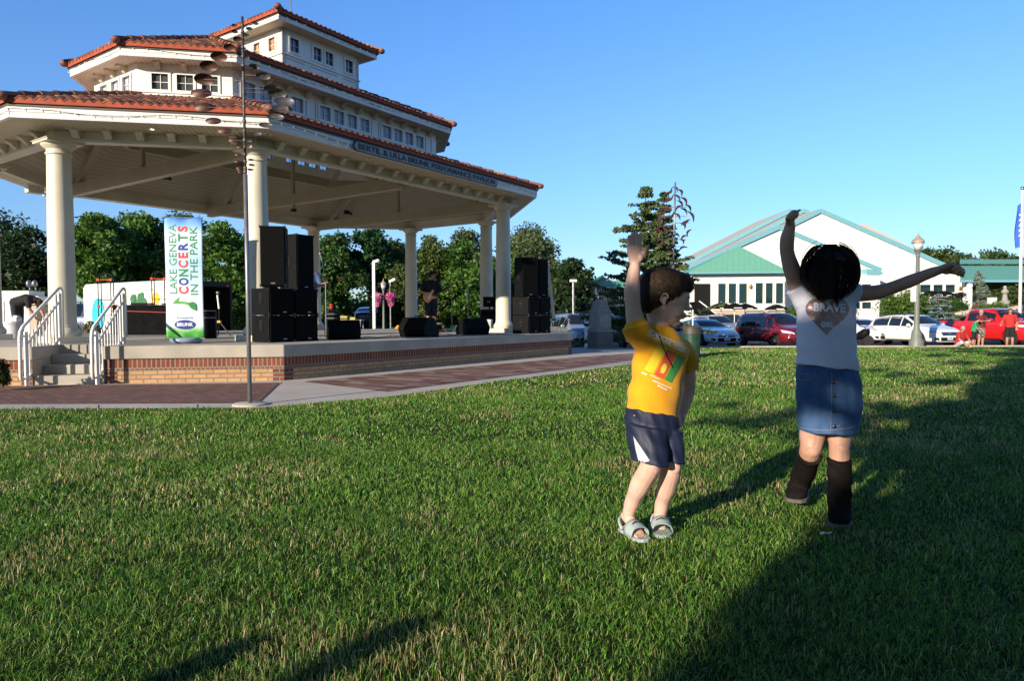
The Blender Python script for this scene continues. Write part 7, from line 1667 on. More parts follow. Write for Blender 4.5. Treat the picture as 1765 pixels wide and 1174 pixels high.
        trans(me, Mi); bo = put('boot', me, bt, root)
        so_ = MB(); loft(so_, [(b - f * .012 + up * .006, s * .046, f * .0), ], 4) if False else None
        ol = [(-.015, .02), (.0, .040), (.06, .050), (.13, .056), (.175, .052), (.205, .034), (.215, .0)]
        rg = [b + f * x + s * y for x, y in ol] + [b + f * x - s * y for x, y in reversed(ol[:-1])]; k = len(rg); so_ = MB(); so_.add([Mi @ (p + up * .004) for p in rg] + [Mi @ (p + up * .024) for p in rg], [tuple(range(k - 1, -1, -1)), tuple(range(k, 2 * k))] + [(i, (i + 1) % k, k + (i + 1) % k, k + i) for i in range(k)]); so_.build('sole', sole, bo, bevel=.004)
    # hair thrown over the face: dark mass of long strands with loose loops
    rs = np.random.RandomState(9); V, Q, T = [], [], []; nb = [0]
    def ribbon(pts, w, c):
        n = len(pts)
        for k in range(n):
            d = (pts[min(k + 1, n - 1)] - pts[max(k - 1, 0)]).normalized(); vw = (pts[k] - Vector((0, 0, CAM_H))).normalized(); s = d.cross(vw); s = s.normalized() if s.length > 1e-3 else Vector((1, 0, 0)); ww = w * (1 - .75 * (k / (n - 1)) ** 2)
            b_ = nb[0]; dpt = s.cross(d) * ww * .6
            V.extend([pts[k] - s * ww, pts[k] + dpt, pts[k] + s * ww]); T.extend([c] * 3); nb[0] += 3
            if k < n - 1: Q.extend([[b_, b_ + 1, b_ + 4, b_ + 3], [b_ + 1, b_ + 2, b_ + 5, b_ + 4]])
    cap = MB()
    def HE(x, y, z, a, b, c_): cap.ell(hc + F @ (Vector((x, y, z)) * H), (a * H, b * H, c_ * H), 20, 12, F)
    HE(-.20, 0, .08, .40, .41, .42); HE(.08, .0, .26, .28, .28, .2); HE(-.22, 0, -.16, .28, .36, .34)
    me = fused(cap, .006, 4); trans(me, Mi); hair = put('hair', me, mat('black_hair_base', (.008, .006, .006), .55, var=.3, scale=60), root)
    K_ = [(0, 421), (.18, 430), (.38, 450), (.58, 472), (.78, 494), (1, 510)]      # fall of a lock, in photo rows on the head's own depth
    def lock(u, v, dd, wv=0.0, n=13):
        """u across (-1 left .. 1 right), v length 0..1.2, dd depth towards the camera"""
        pts = []
        for k in range(n):
            t = v * k / (n - 1); w_ = 46 * (sin(min(1, t * 1.55 + .12) * pi / 2) ** .9) * (1 - .62 * max(0, t - .48) ** 1.15 * 1.7)
            px = 1431 + u * w_ * (1 + wv * sin(t * 5 + u * 3)); py = 421 + 92 * t ** .88; y_ = hc.y - dd * sin(min(1, t * 1.5 + .10) * pi / 2) * sqrt(max(.02, 1 - min(.98, u * u)))
            pts.append(at(px, py, y_))
        return pts
    for i in range(2100):
        u = rs.uniform(-1, 1); u = max(-1, min(1, u * 1.0))
        if (abs(u + .52) < .13 or abs(u - .40) < .14) and rs.rand() < .975: continue
        dark = .004 + .014 * rs.rand() ** 2; ribbon(lock(u, .72 + .34 * rs.rand(), .118 + .03 * rs.rand(), .03 * rs.randn()), .0010 + .0008 * rs.rand(), np.array([dark * 1.25, dark, dark * .95]))
    for i in range(1300):                      # the back of the head
        u = rs.uniform(-1, 1); dark = .004 + .010 * rs.rand(); ribbon(lock(u, .8 + .3 * rs.rand(), -.11 - .03 * rs.rand(), .03 * rs.randn()), .0016, np.array([dark * 1.2, dark, dark]))
    # the locks that meet under the chin and trail over the chest
    for i in range(620):
        x0 = rs.randn() * 8; pts = []; bend = rs.randn() * 2.0; end = 520 + 9 * rs.rand()
        for k in range(14):
            t = k / 13; px = 1432 + x0 * (1 - t) ** 1.1 + 13 * t ** 2.4 + bend * sin(pi * t); py = 448 + (end - 448) * t; pts.append(at(px, py, 3.165 + .045 * t + .003 * bend))
        dark = .004 + .012 * rs.rand(); ribbon(pts, .0014, np.array([dark * 1.2, dark, dark]))
    for i in range(90):
        x0 = -24 + 6 * rs.randn(); pts = [at(1431 + x0 * (1 - .2 * t) + 10 * t * t + rs.randn() * .2, 480 + (34 + 8 * rs.rand()) * t, 3.19 + .02 * t) for t in [k / 9 for k in range(10)]]
        ribbon(pts, .0011, np.array([.010, .008, .007]))
    # flying loops at both sides
    for i in range(220):
        sgn = -1 if rs.rand() < .4 else 1; a0 = .25 + rs.rand() * .5; ex = .92 + .16 * rs.rand(); pts = []; dd = 3.22 + .12 * rs.rand(); yy = 468 + rs.randn() * 4
        for k in range(14):
            t = k / 13; a = pi / 2 - (a0 + t * (2.35 + .3 * rs.rand() * 0)); px = 1431 + sgn * cos(a) * 48 * ex * (1 + .02 * sin(5 * t + i)); py = yy - sin(a) * (46 * ex * .95); pts.append(at(px, py, dd))
        dark = .008 + .02 * rs.rand(); ribbon(pts, .0013, np.array([dark * 1.5, dark * 1.1, dark]))
    for i in range(26):
        x0 = 1448 + rs.rand() * 32; pts = [at(x0 + (1462 - x0) * .1 * k + 9 * sin(k * .5 + i) * .3 + k * (1.6 if i % 2 else .2), 500 + k * (4.2 + .5 * (i % 3)), 3.42) for k in range(12)]
        ribbon(pts, .0010, np.array([.012, .010, .009]))
    V_ = np.array([tuple(Mi @ v) for v in V]); fast_mesh('strands', V_, np.array(Q), None, np.array(T), 'hair', hair, smooth=True)
M['bronze'] = mat('bronze_button', (.16, .11, .08), .35, metal=.8)
girl()

# ---------------------------------------------------------------- adults, by joint table (unit height, facing -y, x to the viewer's right)
STAND = dict(head=(0, -.005, .935), neck=(0, .005, .86), chest=(0, .01, .72), hip=(0, 0, .53), shR=(-.105, .005, .81), shL=(.105, .005, .81), elR=(-.14, .0, .64), elL=(.14, 0, .64), haR=(-.13, -.05, .50), haL=(.13, -.05, .50),
             hpR=(-.05, 0, .51), hpL=(.05, 0, .51), knR=(-.055, -.01, .28), knL=(.055, -.01, .28), anR=(-.06, .01, .045), anL=(.06, .01, .045))
def adult(label, loc, rz, Hh, J, top, bottom, shoes=None, hairm=None, cap=None, look=(0, -1, 0), group=None, legs='shorts', voxel=.011, skin='skin_adult', socks=None, toeR=(0, -1, 0), toeL=(0, -1, 0)):
    root = thing('person', label, 'person', loc, rz, group); j = dict(STAND); j.update(J); p = {k: Vector(v) * Hh for k, v in j.items()}
    X = (p['shL'] - p['shR']).normalized(); U = (p['neck'] - p['hip']).normalized(); Y = X.cross(U).normalized() * -1
    b = MB(); Hd = .125 * Hh; lf = Vector(look); F = head(b, p['head'], Hd, lf, (0, 0, 1) if abs(U.z) > .3 else U, detail=False)
    limb(b, [p['head'] - Vector((0, 0, .3 * Hd)), p['neck'], p['chest']], [.036 * Hh, .036 * Hh, .05 * Hh], 10, 3)
    for s in 'RL':
        limb(b, [p['sh' + s], (p['sh' + s] + p['el' + s]) / 2, p['el' + s], (p['el' + s] * .6 + p['ha' + s] * .4), p['ha' + s]], [.034 * Hh, .031 * Hh, .024 * Hh, .024 * Hh, .015 * Hh], 10, 3)
        d = (p['ha' + s] - p['el' + s]).normalized(); pn = Vector((0, -1, -.2)) if abs(d.y) < .8 else Vector((0, 0, -1))
        hand(b, p['ha' + s], d, pn, .105 * Hh, curl=(.5, .55, .6, .6), thumb_side=1 if s == 'R' else -1, spread=.05)
        limb(b, [p['hp' + s], (p['hp' + s] + p['kn' + s]) / 2, p['kn' + s], p['kn' + s] * .6 + p['an' + s] * .4, p['an' + s]], [.052 * Hh, .046 * Hh, .033 * Hh, .034 * Hh, .022 * Hh], 10, 3)
    loft(b, [(p['hip'], X * .09 * Hh, Y * .06 * Hh), (p['chest'], X * .10 * Hh, Y * .065 * Hh), (p['neck'] - U * .03 * Hh, X * .07 * Hh, Y * .045 * Hh)], 18)
    put('body', fused(b, voxel, 2), M[skin], root)
    t = MB(); loft(t, [(p['hip'] - U * .02 * Hh, X * .108 * Hh, Y * .082 * Hh), (p['hip'] + (p['chest'] - p['hip']) * .5, X * .110 * Hh, Y * .088 * Hh), (p['chest'], X * .120 * Hh, Y * .084 * Hh), ((p['shR'] + p['shL']) / 2 + U * .005 * Hh, X * .118 * Hh, Y * .062 * Hh), (p['neck'] - U * .01 * Hh, X * .05 * Hh, Y * .042 * Hh)], 20)
    for s in 'RL': q = p['sh' + s]; e = p['el' + s]; limb(t, [q, q + (e - q) * .75], [.044 * Hh, .040 * Hh], 12, 3)
    me = fused(t, voxel, 3)
    wobble(me, lambda x, y, z: .004 * S_(z * 40 + x * 30))
    put('shirt', me, top, root)
    s_ = MB(); loft(s_, [(p['hip'] + U * .01 * Hh, X * .100 * Hh, Y * .075 * Hh), (p['hip'] - Vector((0, 0, .05 * Hh)), X * .105 * Hh, Y * .078 * Hh)], 18)
    for s in 'RL':
        e = p['kn' + s] if legs == 'shorts' else p['an' + s]; limb(s_, [p['hp' + s], (p['hp' + s] + p['kn' + s]) / 2, p['kn' + s] * .97 + p['hp' + s] * .03] + ([e] if legs != 'shorts' else []), [.062 * Hh, .056 * Hh, .048 * Hh] + ([.032 * Hh] if legs != 'shorts' else []), 12, 3)
    put('shorts' if legs == 'shorts' else 'trousers', fused(s_, voxel, 3), bottom, root)
    for s, td in (('R', toeR), ('L', toeL)):
        a = p['an' + s]; f = Vector(td).normalized(); sd_ = Vector((0, 0, 1)).cross(f); mb = MB(); c = Vector((a.x, a.y, a.z - .045 * Hh))
        loft(mb, [(c - f * .035 * Hh + Vector((0, 0, .025 * Hh)), sd_ * .018 * Hh, Vector((0, 0, .022 * Hh))), (c + Vector((0, 0, .03 * Hh)), sd_ * .024 * Hh, Vector((0, 0, .03 * Hh))), (c + f * .05 * Hh + Vector((0, 0, .022 * Hh)), sd_ * .027 * Hh, Vector((0, 0, .022 * Hh))), (c + f * .10 * Hh + Vector((0, 0, .014 * Hh)), sd_ * .022 * Hh, Vector((0, 0, .014 * Hh)))], 14)
        mb.build('shoe', shoes or M['white'], root, smooth=True, subd=1)
    hm = MB(); hcn = p['head']
    def HE(x, y, z, a, b_, c_): hm.ell(hcn + F @ (Vector((x, y, z)) * Hd), (a * Hd, b_ * Hd, c_ * Hd), 16, 10, F)
    if hairm: HE(-.07, 0, .16, .45, .39, .38); HE(-.2, 0, -.05, .30, .36, .30); put('hair', fused(hm, voxel * .8, 3), hairm, root)
    if cap: 
        hm = MB(); HE(-.04, 0, .24, .47, .40, .30); (HE(.30 if cap[1] > 0 else -.42, 0, .16, .26, .28, .035)); put('cap', fused(hm, voxel * .7, 2), cap[0], root)
    return root
navy_s = mat('black_navy_shirt', (.010, .012, .020), .85); dkshort = mat('dark_blue_shorts', (.012, .018, .035), .85)
def guitar(loc, rz, pitch, body_c, dark, label, bass=False):
    r = thing('electric_guitar' if not bass else 'bass_guitar', label, 'guitar', loc, 0)
    A = Matrix.Rotation(rz, 4, 'Z') @ Matrix.Rotation(-pitch, 4, 'Y')     # neck along +x
    ol = [(-.22, .0), (-.20, .10), (-.10, .155), (-.01, .12), (.05, .10), (.11, .14), (.17, .13), (.14, .06), (.10, .03), (.10, -.03), (.13, -.08), (.16, -.12), (.10, -.14), (.02, -.105), (-.06, -.125), (-.14, -.16), (-.21, -.10)]
    n = len(ol); vs = [A @ Vector((x, y_, z)) for y_ in (-.02, .02) for x, z in ol]
    mb = MB(); mb.add(vs, [tuple(range(n - 1, -1, -1)), tuple(range(n, 2 * n))] + [(i, (i + 1) % n, n + (i + 1) % n, n + i) for i in range(n)]); mb.build('guitar_body', body_c, r, bevel=.006)
    pg = [(-.10, -.08), (-.02, -.06), (.06, .02), (.12, .08), (.05, .05), (-.05, .02), (-.12, .0)]
    mb = MB(); mb.add([A @ Vector((x, -.024, z)) for x, z in pg], [tuple(range(len(pg)))]); mb.build('pickguard', M['white'], r)
    L = .62 if not bass else .80
    mb = MB(); mb.bar(A @ Vector((.05, -.03, 0)), A @ Vector((L, -.03, 0)), .05, .02, up=A.to_3x3() @ Vector((0, 1, 0))); mb.build('neck', dark, r)
    mb = MB(); mb.bar(A @ Vector((L, -.03, .01)), A @ Vector((L + .16, -.03, .03)), .07, .018, up=A.to_3x3() @ Vector((0, 1, 0))); mb.build('headstock', mat('maple_wood', (.33, .17, .07), .5) if 'maple_wood' not in bpy.data.materials else bpy.data.materials['maple_wood'], r, bevel=.004)
    return r
gl_ = SW(743, 20.2)
adult('guitarist in a backward cap, black shirt and dark shorts playing on the stage', gl_, R_(20), 1.76, dict(head=(.02, -.02, .93), elR=(-.165, -.03, .66), haR=(-.02, -.12, .60), elL=(.15, -.05, .66), haL=(.235, -.13, .675), anL=(.05, .03, .045), anR=(-.04, -.03, .045)), navy_s, dkshort, mat('brown_shoes', (.10, .06, .04), .7), mat('dark_beard_hair', (.03, .02, .015), .8), (navy_s, -1), look=(.86, -.4, 0), voxel=.010)
sunb = mat('sunburst_lacquer', (.70, .16, .02), .15, var=.5, scale=5, coat=.6, col2=(.80, .34, .05))
guitar(gl_ + Vector((.02, -.27, 1.03)), R_(14), R_(26), sunb, M['blackmetal'], 'orange sunburst electric guitar held by the guitarist in black')
bl2 = SW(533, 16.6)
adult('bald bass player in blue patterned shirt half hidden by the left speaker stack', bl2, R_(15), 1.76, dict(head=(.015, -.02, .93), haR=(.02, -.12, .60), elL=(.17, -.05, .68), haL=(.235, -.16, .70), elR=(-.15, -.02, .64)), mat('blue_patterned_shirt', (.05, .09, .22), .8, var=.8, scale=30), mat('dark_trousers', (.012, .012, .014), .9), M['black'], None, None, look=(.9, -.35, 0), legs='trousers', voxel=.011)
guitar(bl2 + Vector((-.02, -.30, 1.08)), R_(10), R_(14), M['black'], M['black'], 'black bass guitar held by the bass player behind the left speakers', True)
maroon, redc, greenc = mat('maroon_cotton', (.16, .016, .025), .85), mat('red_cotton', (.42, .02, .018), .85), mat('green_cotton', (.02, .26, .12), .85)
blk = mat('black_shorts_cloth', (.012, .012, .014), .9); gry = mat('grey_hair', (.30, .30, .31), .8); whs = mat('white_shorts_cloth', (.55, .56, .60), .85)
def gnd(px, d): p = at(px, 560, d); return Vector((p.x, p.y, zg(d) + .01))
grp = 'people gathered by the red pickup truck'
adult('grey-haired woman in a maroon shirt and pale shorts standing with folded arms by the pickup', gnd(1691, 30.6), R_(10), 1.66, dict(elR=(-.17, -.06, .68), haR=(.06, -.12, .70), elL=(.17, -.06, .68), haL=(-.06, -.13, .69)), maroon, mat('khaki_shorts', (.25, .22, .19), .9), M['white'], gry, group=grp)
adult('man in a red shirt and black shorts standing by the front wheel of the pickup', gnd(1741, 30.4), R_(-25), 1.70, dict(elR=(-.17, -.04, .66), haR=(-.22, -.16, .60), elL=(.15, .0, .64)), redc, blk, mat('blue_trainers', (.03, .06, .25), .7), mat('brown_adult_hair', (.06, .035, .02), .8), group=grp)
adult('child in a green shirt and black shorts bending forward among the seated group', gnd(1679, 30.2), R_(35), 1.32, dict(head=(.05, -.10, .90), neck=(.03, -.05, .84), chest=(.02, -.03, .72), shR=(-.07, -.05, .80), shL=(.12, -.03, .80), haR=(-.06, -.2, .55), haL=(.12, -.2, .55), elR=(-.1, -.10, .66), elL=(.15, -.08, .66)), greenc, blk, M['white'], mat('black_adult_hair', (.01, .009, .009), .7), group=grp)
adult('man in sunglasses and red shirt sitting on the grass edge before the pickup', gnd(1655, 30.0) - Vector((0, 0, .0)), R_(15), 1.72, dict(head=(-.01, -.10, .475), neck=(0, -.06, .40), chest=(0, -.03, .27), hip=(0, .03, .075), shR=(-.105, -.05, .355), shL=(.105, -.05, .355), elR=(-.15, -.12, .21), elL=(.15, -.12, .21), haR=(-.08, -.22, .09), haL=(.08, -.22, .10), hpR=(-.05, .0, .06), hpL=(.05, .0, .06), knR=(-.13, -.17, .13), knL=(.13, -.17, .13), anR=(.02, -.27, .045), anL=(.05, -.22, .045)), redc, whs, M['white'], gry, look=(-.1, -.95, -.15), group=grp)
adult('person in dark clothes bending over behind the white tub on the stage', Vector((at(30, 560, 16.5).x, 16.5, ZS)), R_(90), 1.55, dict(head=(.0, -.34, .50), neck=(0, -.28, .54), chest=(0, -.16, .56), hip=(0, .02, .50), shR=(-.10, -.24, .56), shL=(.10, -.24, .56), elR=(-.13, -.28, .42), elL=(.13, -.28, .42), haR=(-.10, -.34, .30), haL=(.10, -.34, .30)), mat('black_jacket', (.010, .010, .012), .9), mat('dark_jeans', (.015, .02, .035), .9), M['black'], mat('dark_adult_hair', (.02, .014, .010), .8), look=(0, -.6, -.8), legs='trousers')
# bystander behind the camera whose shadow falls on the grass at the bottom left
sx = Vector((sin(SUN_AZ), cos(SUN_AZ), 0)); lx = Vector((cos(SUN_AZ), -sin(SUN_AZ), 0))
pp = lx * -1.60 + sx * -3.0; adult('bystander standing on the lawn behind the photographer', Vector((pp.x, pp.y, 0)), R_(180), 1.36, dict(elR=(-.15, .02, .66), elL=(.15, .02, .66)), mat('grey_jersey', (.2, .2, .22), .9), blk, M['black'], mat('brown_hair_plain', (.05, .03, .02), .8), legs='shorts')
pp = lx * -1.90 + sx * -3.2; adult('shorter bystander on the lawn further behind the photographer', Vector((pp.x, pp.y, 0)), R_(180), 1.30, dict(elR=(-.15, .02, .66), elL=(.15, .02, .66)), mat('blue_jersey', (.05, .08, .2), .9), blk, M['black'], bpy.data.materials['brown_hair_plain'], legs='shorts')
# ================================================================ vehicles
def interp(x, pts):
    for (a, b), (c, d) in zip(pts, pts[1:]):
        if x <= c: t = max(0, (x - a) / (c - a)); return b + (d - b) * t
    return pts[-1][1]
def car(label, px, d, paint, kind='van', rz=None, group='cars in the parking lot', name=None, z=None, plate=True, lens=1.0):
    K = {  # length, half width, roof line, belt line, wheel radius, axles
        'van': dict(L=5.1, w=.99, top=[(-2.55, .95), (-2.5, 1.40), (-2.30, 1.70), (-1.9, 1.76), (-.2, 1.78), (.55, 1.72), (1.0, 1.50), (1.65, 1.12), (2.2, 1.0), (2.48, .86), (2.55, .62)], belt=[(-2.55, .95), (-1.5, 1.02), (.9, 1.0), (1.65, .98), (2.55, .6)], wr=.34, ax=(-1.55, 1.52), cab=(-2.3, 1.6), side=(-2.25, 1.25)),
        'suv': dict(L=4.74, w=.95, top=[(-2.37, .95), (-2.3, 1.25), (-1.9, 1.52), (-1.2, 1.62), (-.2, 1.65), (.3, 1.61), (.75, 1.38), (1.25, 1.10), (1.9, 1.0), (2.25, .86), (2.37, .6)], belt=[(-2.37, .98), (-1.4, 1.04), (.6, 1.0), (1.25, .98), (2.37, .6)], wr=.36, ax=(-1.4, 1.40), cab=(-2.0, 1.2), side=(-1.95, .95)),
        'sedan': dict(L=4.84, w=.92, top=[(-2.42, .80), (-2.35, 1.02), (-1.8, 1.10), (-1.1, 1.36), (-.5, 1.44), (.2, 1.42), (.6, 1.28), (1.15, 1.00), (1.9, .88), (2.3, .74), (2.42, .52)], belt=[(-2.42, .85), (-1.5, .95), (.6, .92), (1.15, .90), (2.42, .52)], wr=.34, ax=(-1.42, 1.42), cab=(-1.75, 1.1), side=(-1.5, .85)),
        'pickup': dict(L=5.9, w=1.02, top=[(-2.95, 1.22), (-2.94, 1.30), (-.95, 1.30), (-.93, 1.90), (-.55, 1.96), (.35, 1.97), (.8, 1.88), (1.25, 1.42), (1.5, 1.34), (2.5, 1.26), (2.85, 1.10), (2.95, .8)], belt=[(-2.95, 1.22), (-.95, 1.26), (1.2, 1.24), (2.95, .8)], wr=.41, ax=(-1.85, 1.85), cab=(-.93, 1.25), side=(-.80, .95))}[kind]
    b = Vector((at(px, 560, d).x, d, (zg(d) + .008) if z is None else z)); r = thing(name or {'van': 'minivan', 'suv': 'crossover_car', 'sedan': 'sedan_car', 'pickup': 'pickup_truck'}[kind], label, {'van': 'minivan', 'suv': 'car', 'sedan': 'car', 'pickup': 'pickup truck'}[kind], b, R_(-78) if rz is None else rz, group)
    w = K['w']; L = K['L']; xs = sorted(set([x for x, _ in K['top']] + [round(float(q), 3) for q in np.linspace(-L / 2, L / 2, 34)])); xs = [x for i, x in enumerate(xs) if i == 0 or i == len(xs) - 1 or (x - xs[i - 1] > .012)]; secs = []
    for x in xs:
        zt = interp(x, K['top']); bl = min(interp(x, K['belt']), zt - .05); tp = 1 - .16 * max(0, (abs(x) - L / 2 + .75) / .75) ** 2; ww = w * tp; cabin = K['cab'][0] - .1 <= x <= K['cab'][1] + .05
        f = max(0, min(1, (zt - bl - .08) / .45)); tw = ww * (.93 - .19 * f); zs = .24 if abs(x) < L / 2 - .1 else .32
        zm = min(zs + .30, zs + (bl - zs) * .5)
        secs.append([(0, zs), (ww * .86, zs), (ww * .97, min(zs + .08, zs + (bl - zs) * .25)), (ww, zm), (ww * .995, max(zm + .012, bl - .14)), (ww * .955, bl), (tw + (ww * .955 - tw) * .12, bl + (zt - bl) * .80), (tw * .86, zt - .015 - .02 * f), (tw * .5, zt), (0, zt + .012)])
    n = len(secs[0]); ring = 2 * n - 2; mb = MB(); vs = []
    for x, s in zip(xs, secs): vs += [(x, -y, z_) for y, z_ in s] + [(x, y, z_) for y, z_ in reversed(s[1:-1])]
    fs = [(i * ring + j, (i + 1) * ring + j, (i + 1) * ring + (j + 1) % ring, i * ring + (j + 1) % ring) for i in range(len(xs) - 1) for j in range(ring)] + [tuple(range(ring)), tuple((len(xs) - 1) * ring + j for j in reversed(range(ring)))]
    mb.add(vs, fs); body = mb.build('body', paint, r, smooth=True)
    # wheel openings
    cut = MB()
    for ax in K['ax']:
        for s in (-1, 1): cut.lathe([(K['wr'] * 1.17, -.16), (K['wr'] * 1.17, .30)], (0, 0, 0), 28, Matrix.Translation((ax, s * (w - .06), K['wr'] + .02)) @ Matrix.Rotation(-s * pi / 2, 4, 'X'))
    co_ = cut.build('cut', None, None); co_.parent = r; sb = body.modifiers.new('sub', 'SUBSURF'); sb.levels = sb.render_levels = 1; bo_ = body.modifiers.new('b', 'BOOLEAN'); bo_.object = co_; bo_.operation = 'DIFFERENCE'; bo_.solver = 'EXACT'
    bake(body); bpy.data.objects.remove(co_); me = body.data; me.polygons.foreach_set('use_smooth', [True] * len(me.polygons)); me.set_sharp_from_angle(angle=R_(38)); me.materials.clear(); me.materials.append(paint)
    bv = BVHTree.FromPolygons([v.co.copy() for v in me.vertices], [tuple(p.vertices) for p in me.polygons])
    def patch(nm, pts2, mode, m, off=.006, s=1, nx=10, nz=4, parent=r):
        """grid between a lower and an upper line laid on the body; mode side / front / rear"""
        lo, hi = pts2; g = []
        for j in range(nz + 1):
            for i in range(nx + 1):
                u, v = i / nx, j / nz; a = [lo[0][k] + (lo[1][k] - lo[0][k]) * u for k in (0, 1)]; c = [hi[0][k] + (hi[1][k] - hi[0][k]) * u for k in (0, 1)]; q = [a[k] + (c[k] - a[k]) * v for k in (0, 1)]
                if mode == 'side': o_, dd = Vector((q[0], s * 2, q[1])), Vector((0, -s, 0))
                elif mode == 'front': o_, dd = Vector((4, q[0], q[1])), Vector((-1, 0, 0))
                else: o_, dd = Vector((-4, q[0], q[1])), Vector((1, 0, 0))
                h = bv.ray_cast(o_, dd); g.append(h[0] + h[1] * off if h[0] is not None else None)
        mb = MB(); mb.add([v if v is not None else Vector((0, 0, 1)) for v in g], [f for f in [(j * (nx + 1) + i, j * (nx + 1) + i + 1, (j + 1) * (nx + 1) + i + 1, (j + 1) * (nx + 1) + i) for j in range(nz) for i in range(nx)] if all(g[k] is not None for k in f)]); return mb.build(nm, m, parent, smooth=True)
    gl = M['carglass']; x0, x1 = K['side']; bz_ = lambda x: interp(x, K['belt']) + .03; tz_ = lambda x: min(interp(x, K['top']) - .11, bz_(x) + .52)
    cuts_ = {'van': (x0, -1.35, -.25, .62, x1), 'suv': (x0, -.75, .12, x1), 'sedan': (x0, -.35, .55 if False else x1), 'pickup': (x0, .06, x1)}[kind]
    for s in (-1, 1):
        for a, c in zip(cuts_, cuts_[1:]): a2, c2 = a + .035, c - .035; patch('side_window', (((a2, bz_(a2)), (c2, bz_(c2))), ((a2, max(bz_(a2) + .02, tz_(a2))), (c2, max(bz_(c2) + .015, tz_(c2))))), 'side', gl, s=s)
        for a in cuts_[1:-1]: patch('door_seam', (((a - .006, .42), (a + .006, .42)), ((a - .006, bz_(a)), (a + .006, bz_(a)))), 'side', M['hole'], .003, s, 1, 6)
        patch('sill_trim', (((K['ax'][0] + .5, .30), (K['ax'][1] - .5, .30)), ((K['ax'][0] + .5, .36), (K['ax'][1] - .5, .36))), 'side', M['chrome'] if kind == 'van' else M['blackmetal'], .006, s, 8, 1)
        for a in cuts_[1:-1]: mb = MB(); zz = bz_(a) - .14; mb.bar((a - .22, s * (w - .0), zz), (a - .06, s * (w - .0), zz), .03, .025); mb.build('door_handle', M['chrome'], r)
        xm = K['side'][1] - (.12 if kind != 'pickup' else .08); mb = MB(); mb.ell((xm, s * (w + .09), bz_(xm) + .08), (.07, .12, .085), 12, 8); mb.bar((xm, s * (w - .06), bz_(xm) + .03), (xm, s * (w + .05), bz_(xm) + .05), .05, .04); mb.build('mirror', paint, r, smooth=True)
    # windscreen, rear window, lamps, grille, plate
    cb0, cb1 = K['cab']; zc, zr = interp(cb1, K['top']) + .03, max(z_ for _, z_ in K['top']) - .10; patch('windscreen', (((-w * .80, zc + .0), (w * .80, zc)), ((-w * .66, zr), (w * .66, zr))), 'front', gl, .008, nx=14, nz=6)
    patch('rear_window', (((-w * .74, 1.08 if kind != 'pickup' else 1.38), (w * .74, 1.08 if kind != 'pickup' else 1.38)), ((-w * .64, zr - .02), (w * .64, zr - .02))), 'rear', gl, .008, nx=12)
    zh = interp(L / 2 - .12, K['top']) - .10
    for s in (-1, 1):
        e = (L / 2, s * w); patch('headlight', (((s * w * .52, zh - .10), (s * w * .93, zh - .03)), ((s * w * .55, zh - .02), (s * w * .93, zh + .11))), 'front', M['lampglass'], .012, nx=8, nz=4)
        patch('tail_light', (((s * w * .60, .80), (s * w * .95, .80)), ((s * w * .66, .98), (s * w * .95, 1.02))), 'rear', M['redlens'], .012, nx=6)
        patch('fog_lamp', (((s * w * .62, .36), (s * w * .86, .38)), ((s * w * .66, .48), (s * w * .86, .50))), 'front', M['hole'], .010, nx=4, nz=2)
    patch('grille', (((-w * .44, zh - .17), (w * .44, zh - .17)), ((-w * .50, zh - .0), (w * .50, zh - .0))), 'front', M['hole'], .010, nx=10, nz=3)
    patch('lower_intake', (((-w * .52, .33), (w * .52, .33)), ((-w * .56, .50), (w * .56, .50))), 'front', M['hole'], .010, nx=10, nz=2)
    for q in (.25, .6): patch('grille_bar', (((-w * .45, zh - .17 + .17 * q), (w * .45, zh - .17 + .17 * q)), ((-w * .45, zh - .15 + .17 * q), (w * .45, zh - .15 + .17 * q))), 'front', M['chrome'], .018, nx=8, nz=1)
    mb = MB(); h = bv.ray_cast(Vector((4, 0, zh - .07)), Vector((-1, 0, 0))); mb.ell((h[0].x + .015, 0, zh - .07), (.02, .085, .055), 14, 8); mb.build('badge', M['chrome'], r, smooth=True)
    if plate: mb = MB(); mb.box((L / 2 + .012, 0, .46), (.008, .155, .08)); p_ = mb.build('number_plate', M['plate'], r); mb = MB(); mb.box((L / 2 + .0215, 0, .455), (.001, .11, .025)); mb.build('plate_marks', mat('plate_ink', (.10, .22, .45), .6) if 'plate_ink' not in bpy.data.materials else bpy.data.materials['plate_ink'], p_)
    if kind in ('van', 'suv'):
        for s in (-1, 1): mb = MB(); zz = max(z_ for _, z_ in K['top']); mb.tube([(-1.7, s * w * .68, zz - .06), (-1.6, s * w * .68, zz + .05), (.0, s * w * .68, zz + .055), (.15, s * w * .68, zz - .03)], .02, 6); mb.build('roof_rail', M['blackmetal'], r)
    if kind == 'pickup':
        mb = MB(); mb.box((-1.94, 0, 1.312), (.94, w * .80, .004)); mb.build('bed_floor', M['hole'], r); mb = MB(); mb.bar((-1.1, -w * .78, 1.40), (-1.1, w * .78, 1.40), .5, .16); mb.build('tool_box', M['black'], r, bevel=.02)
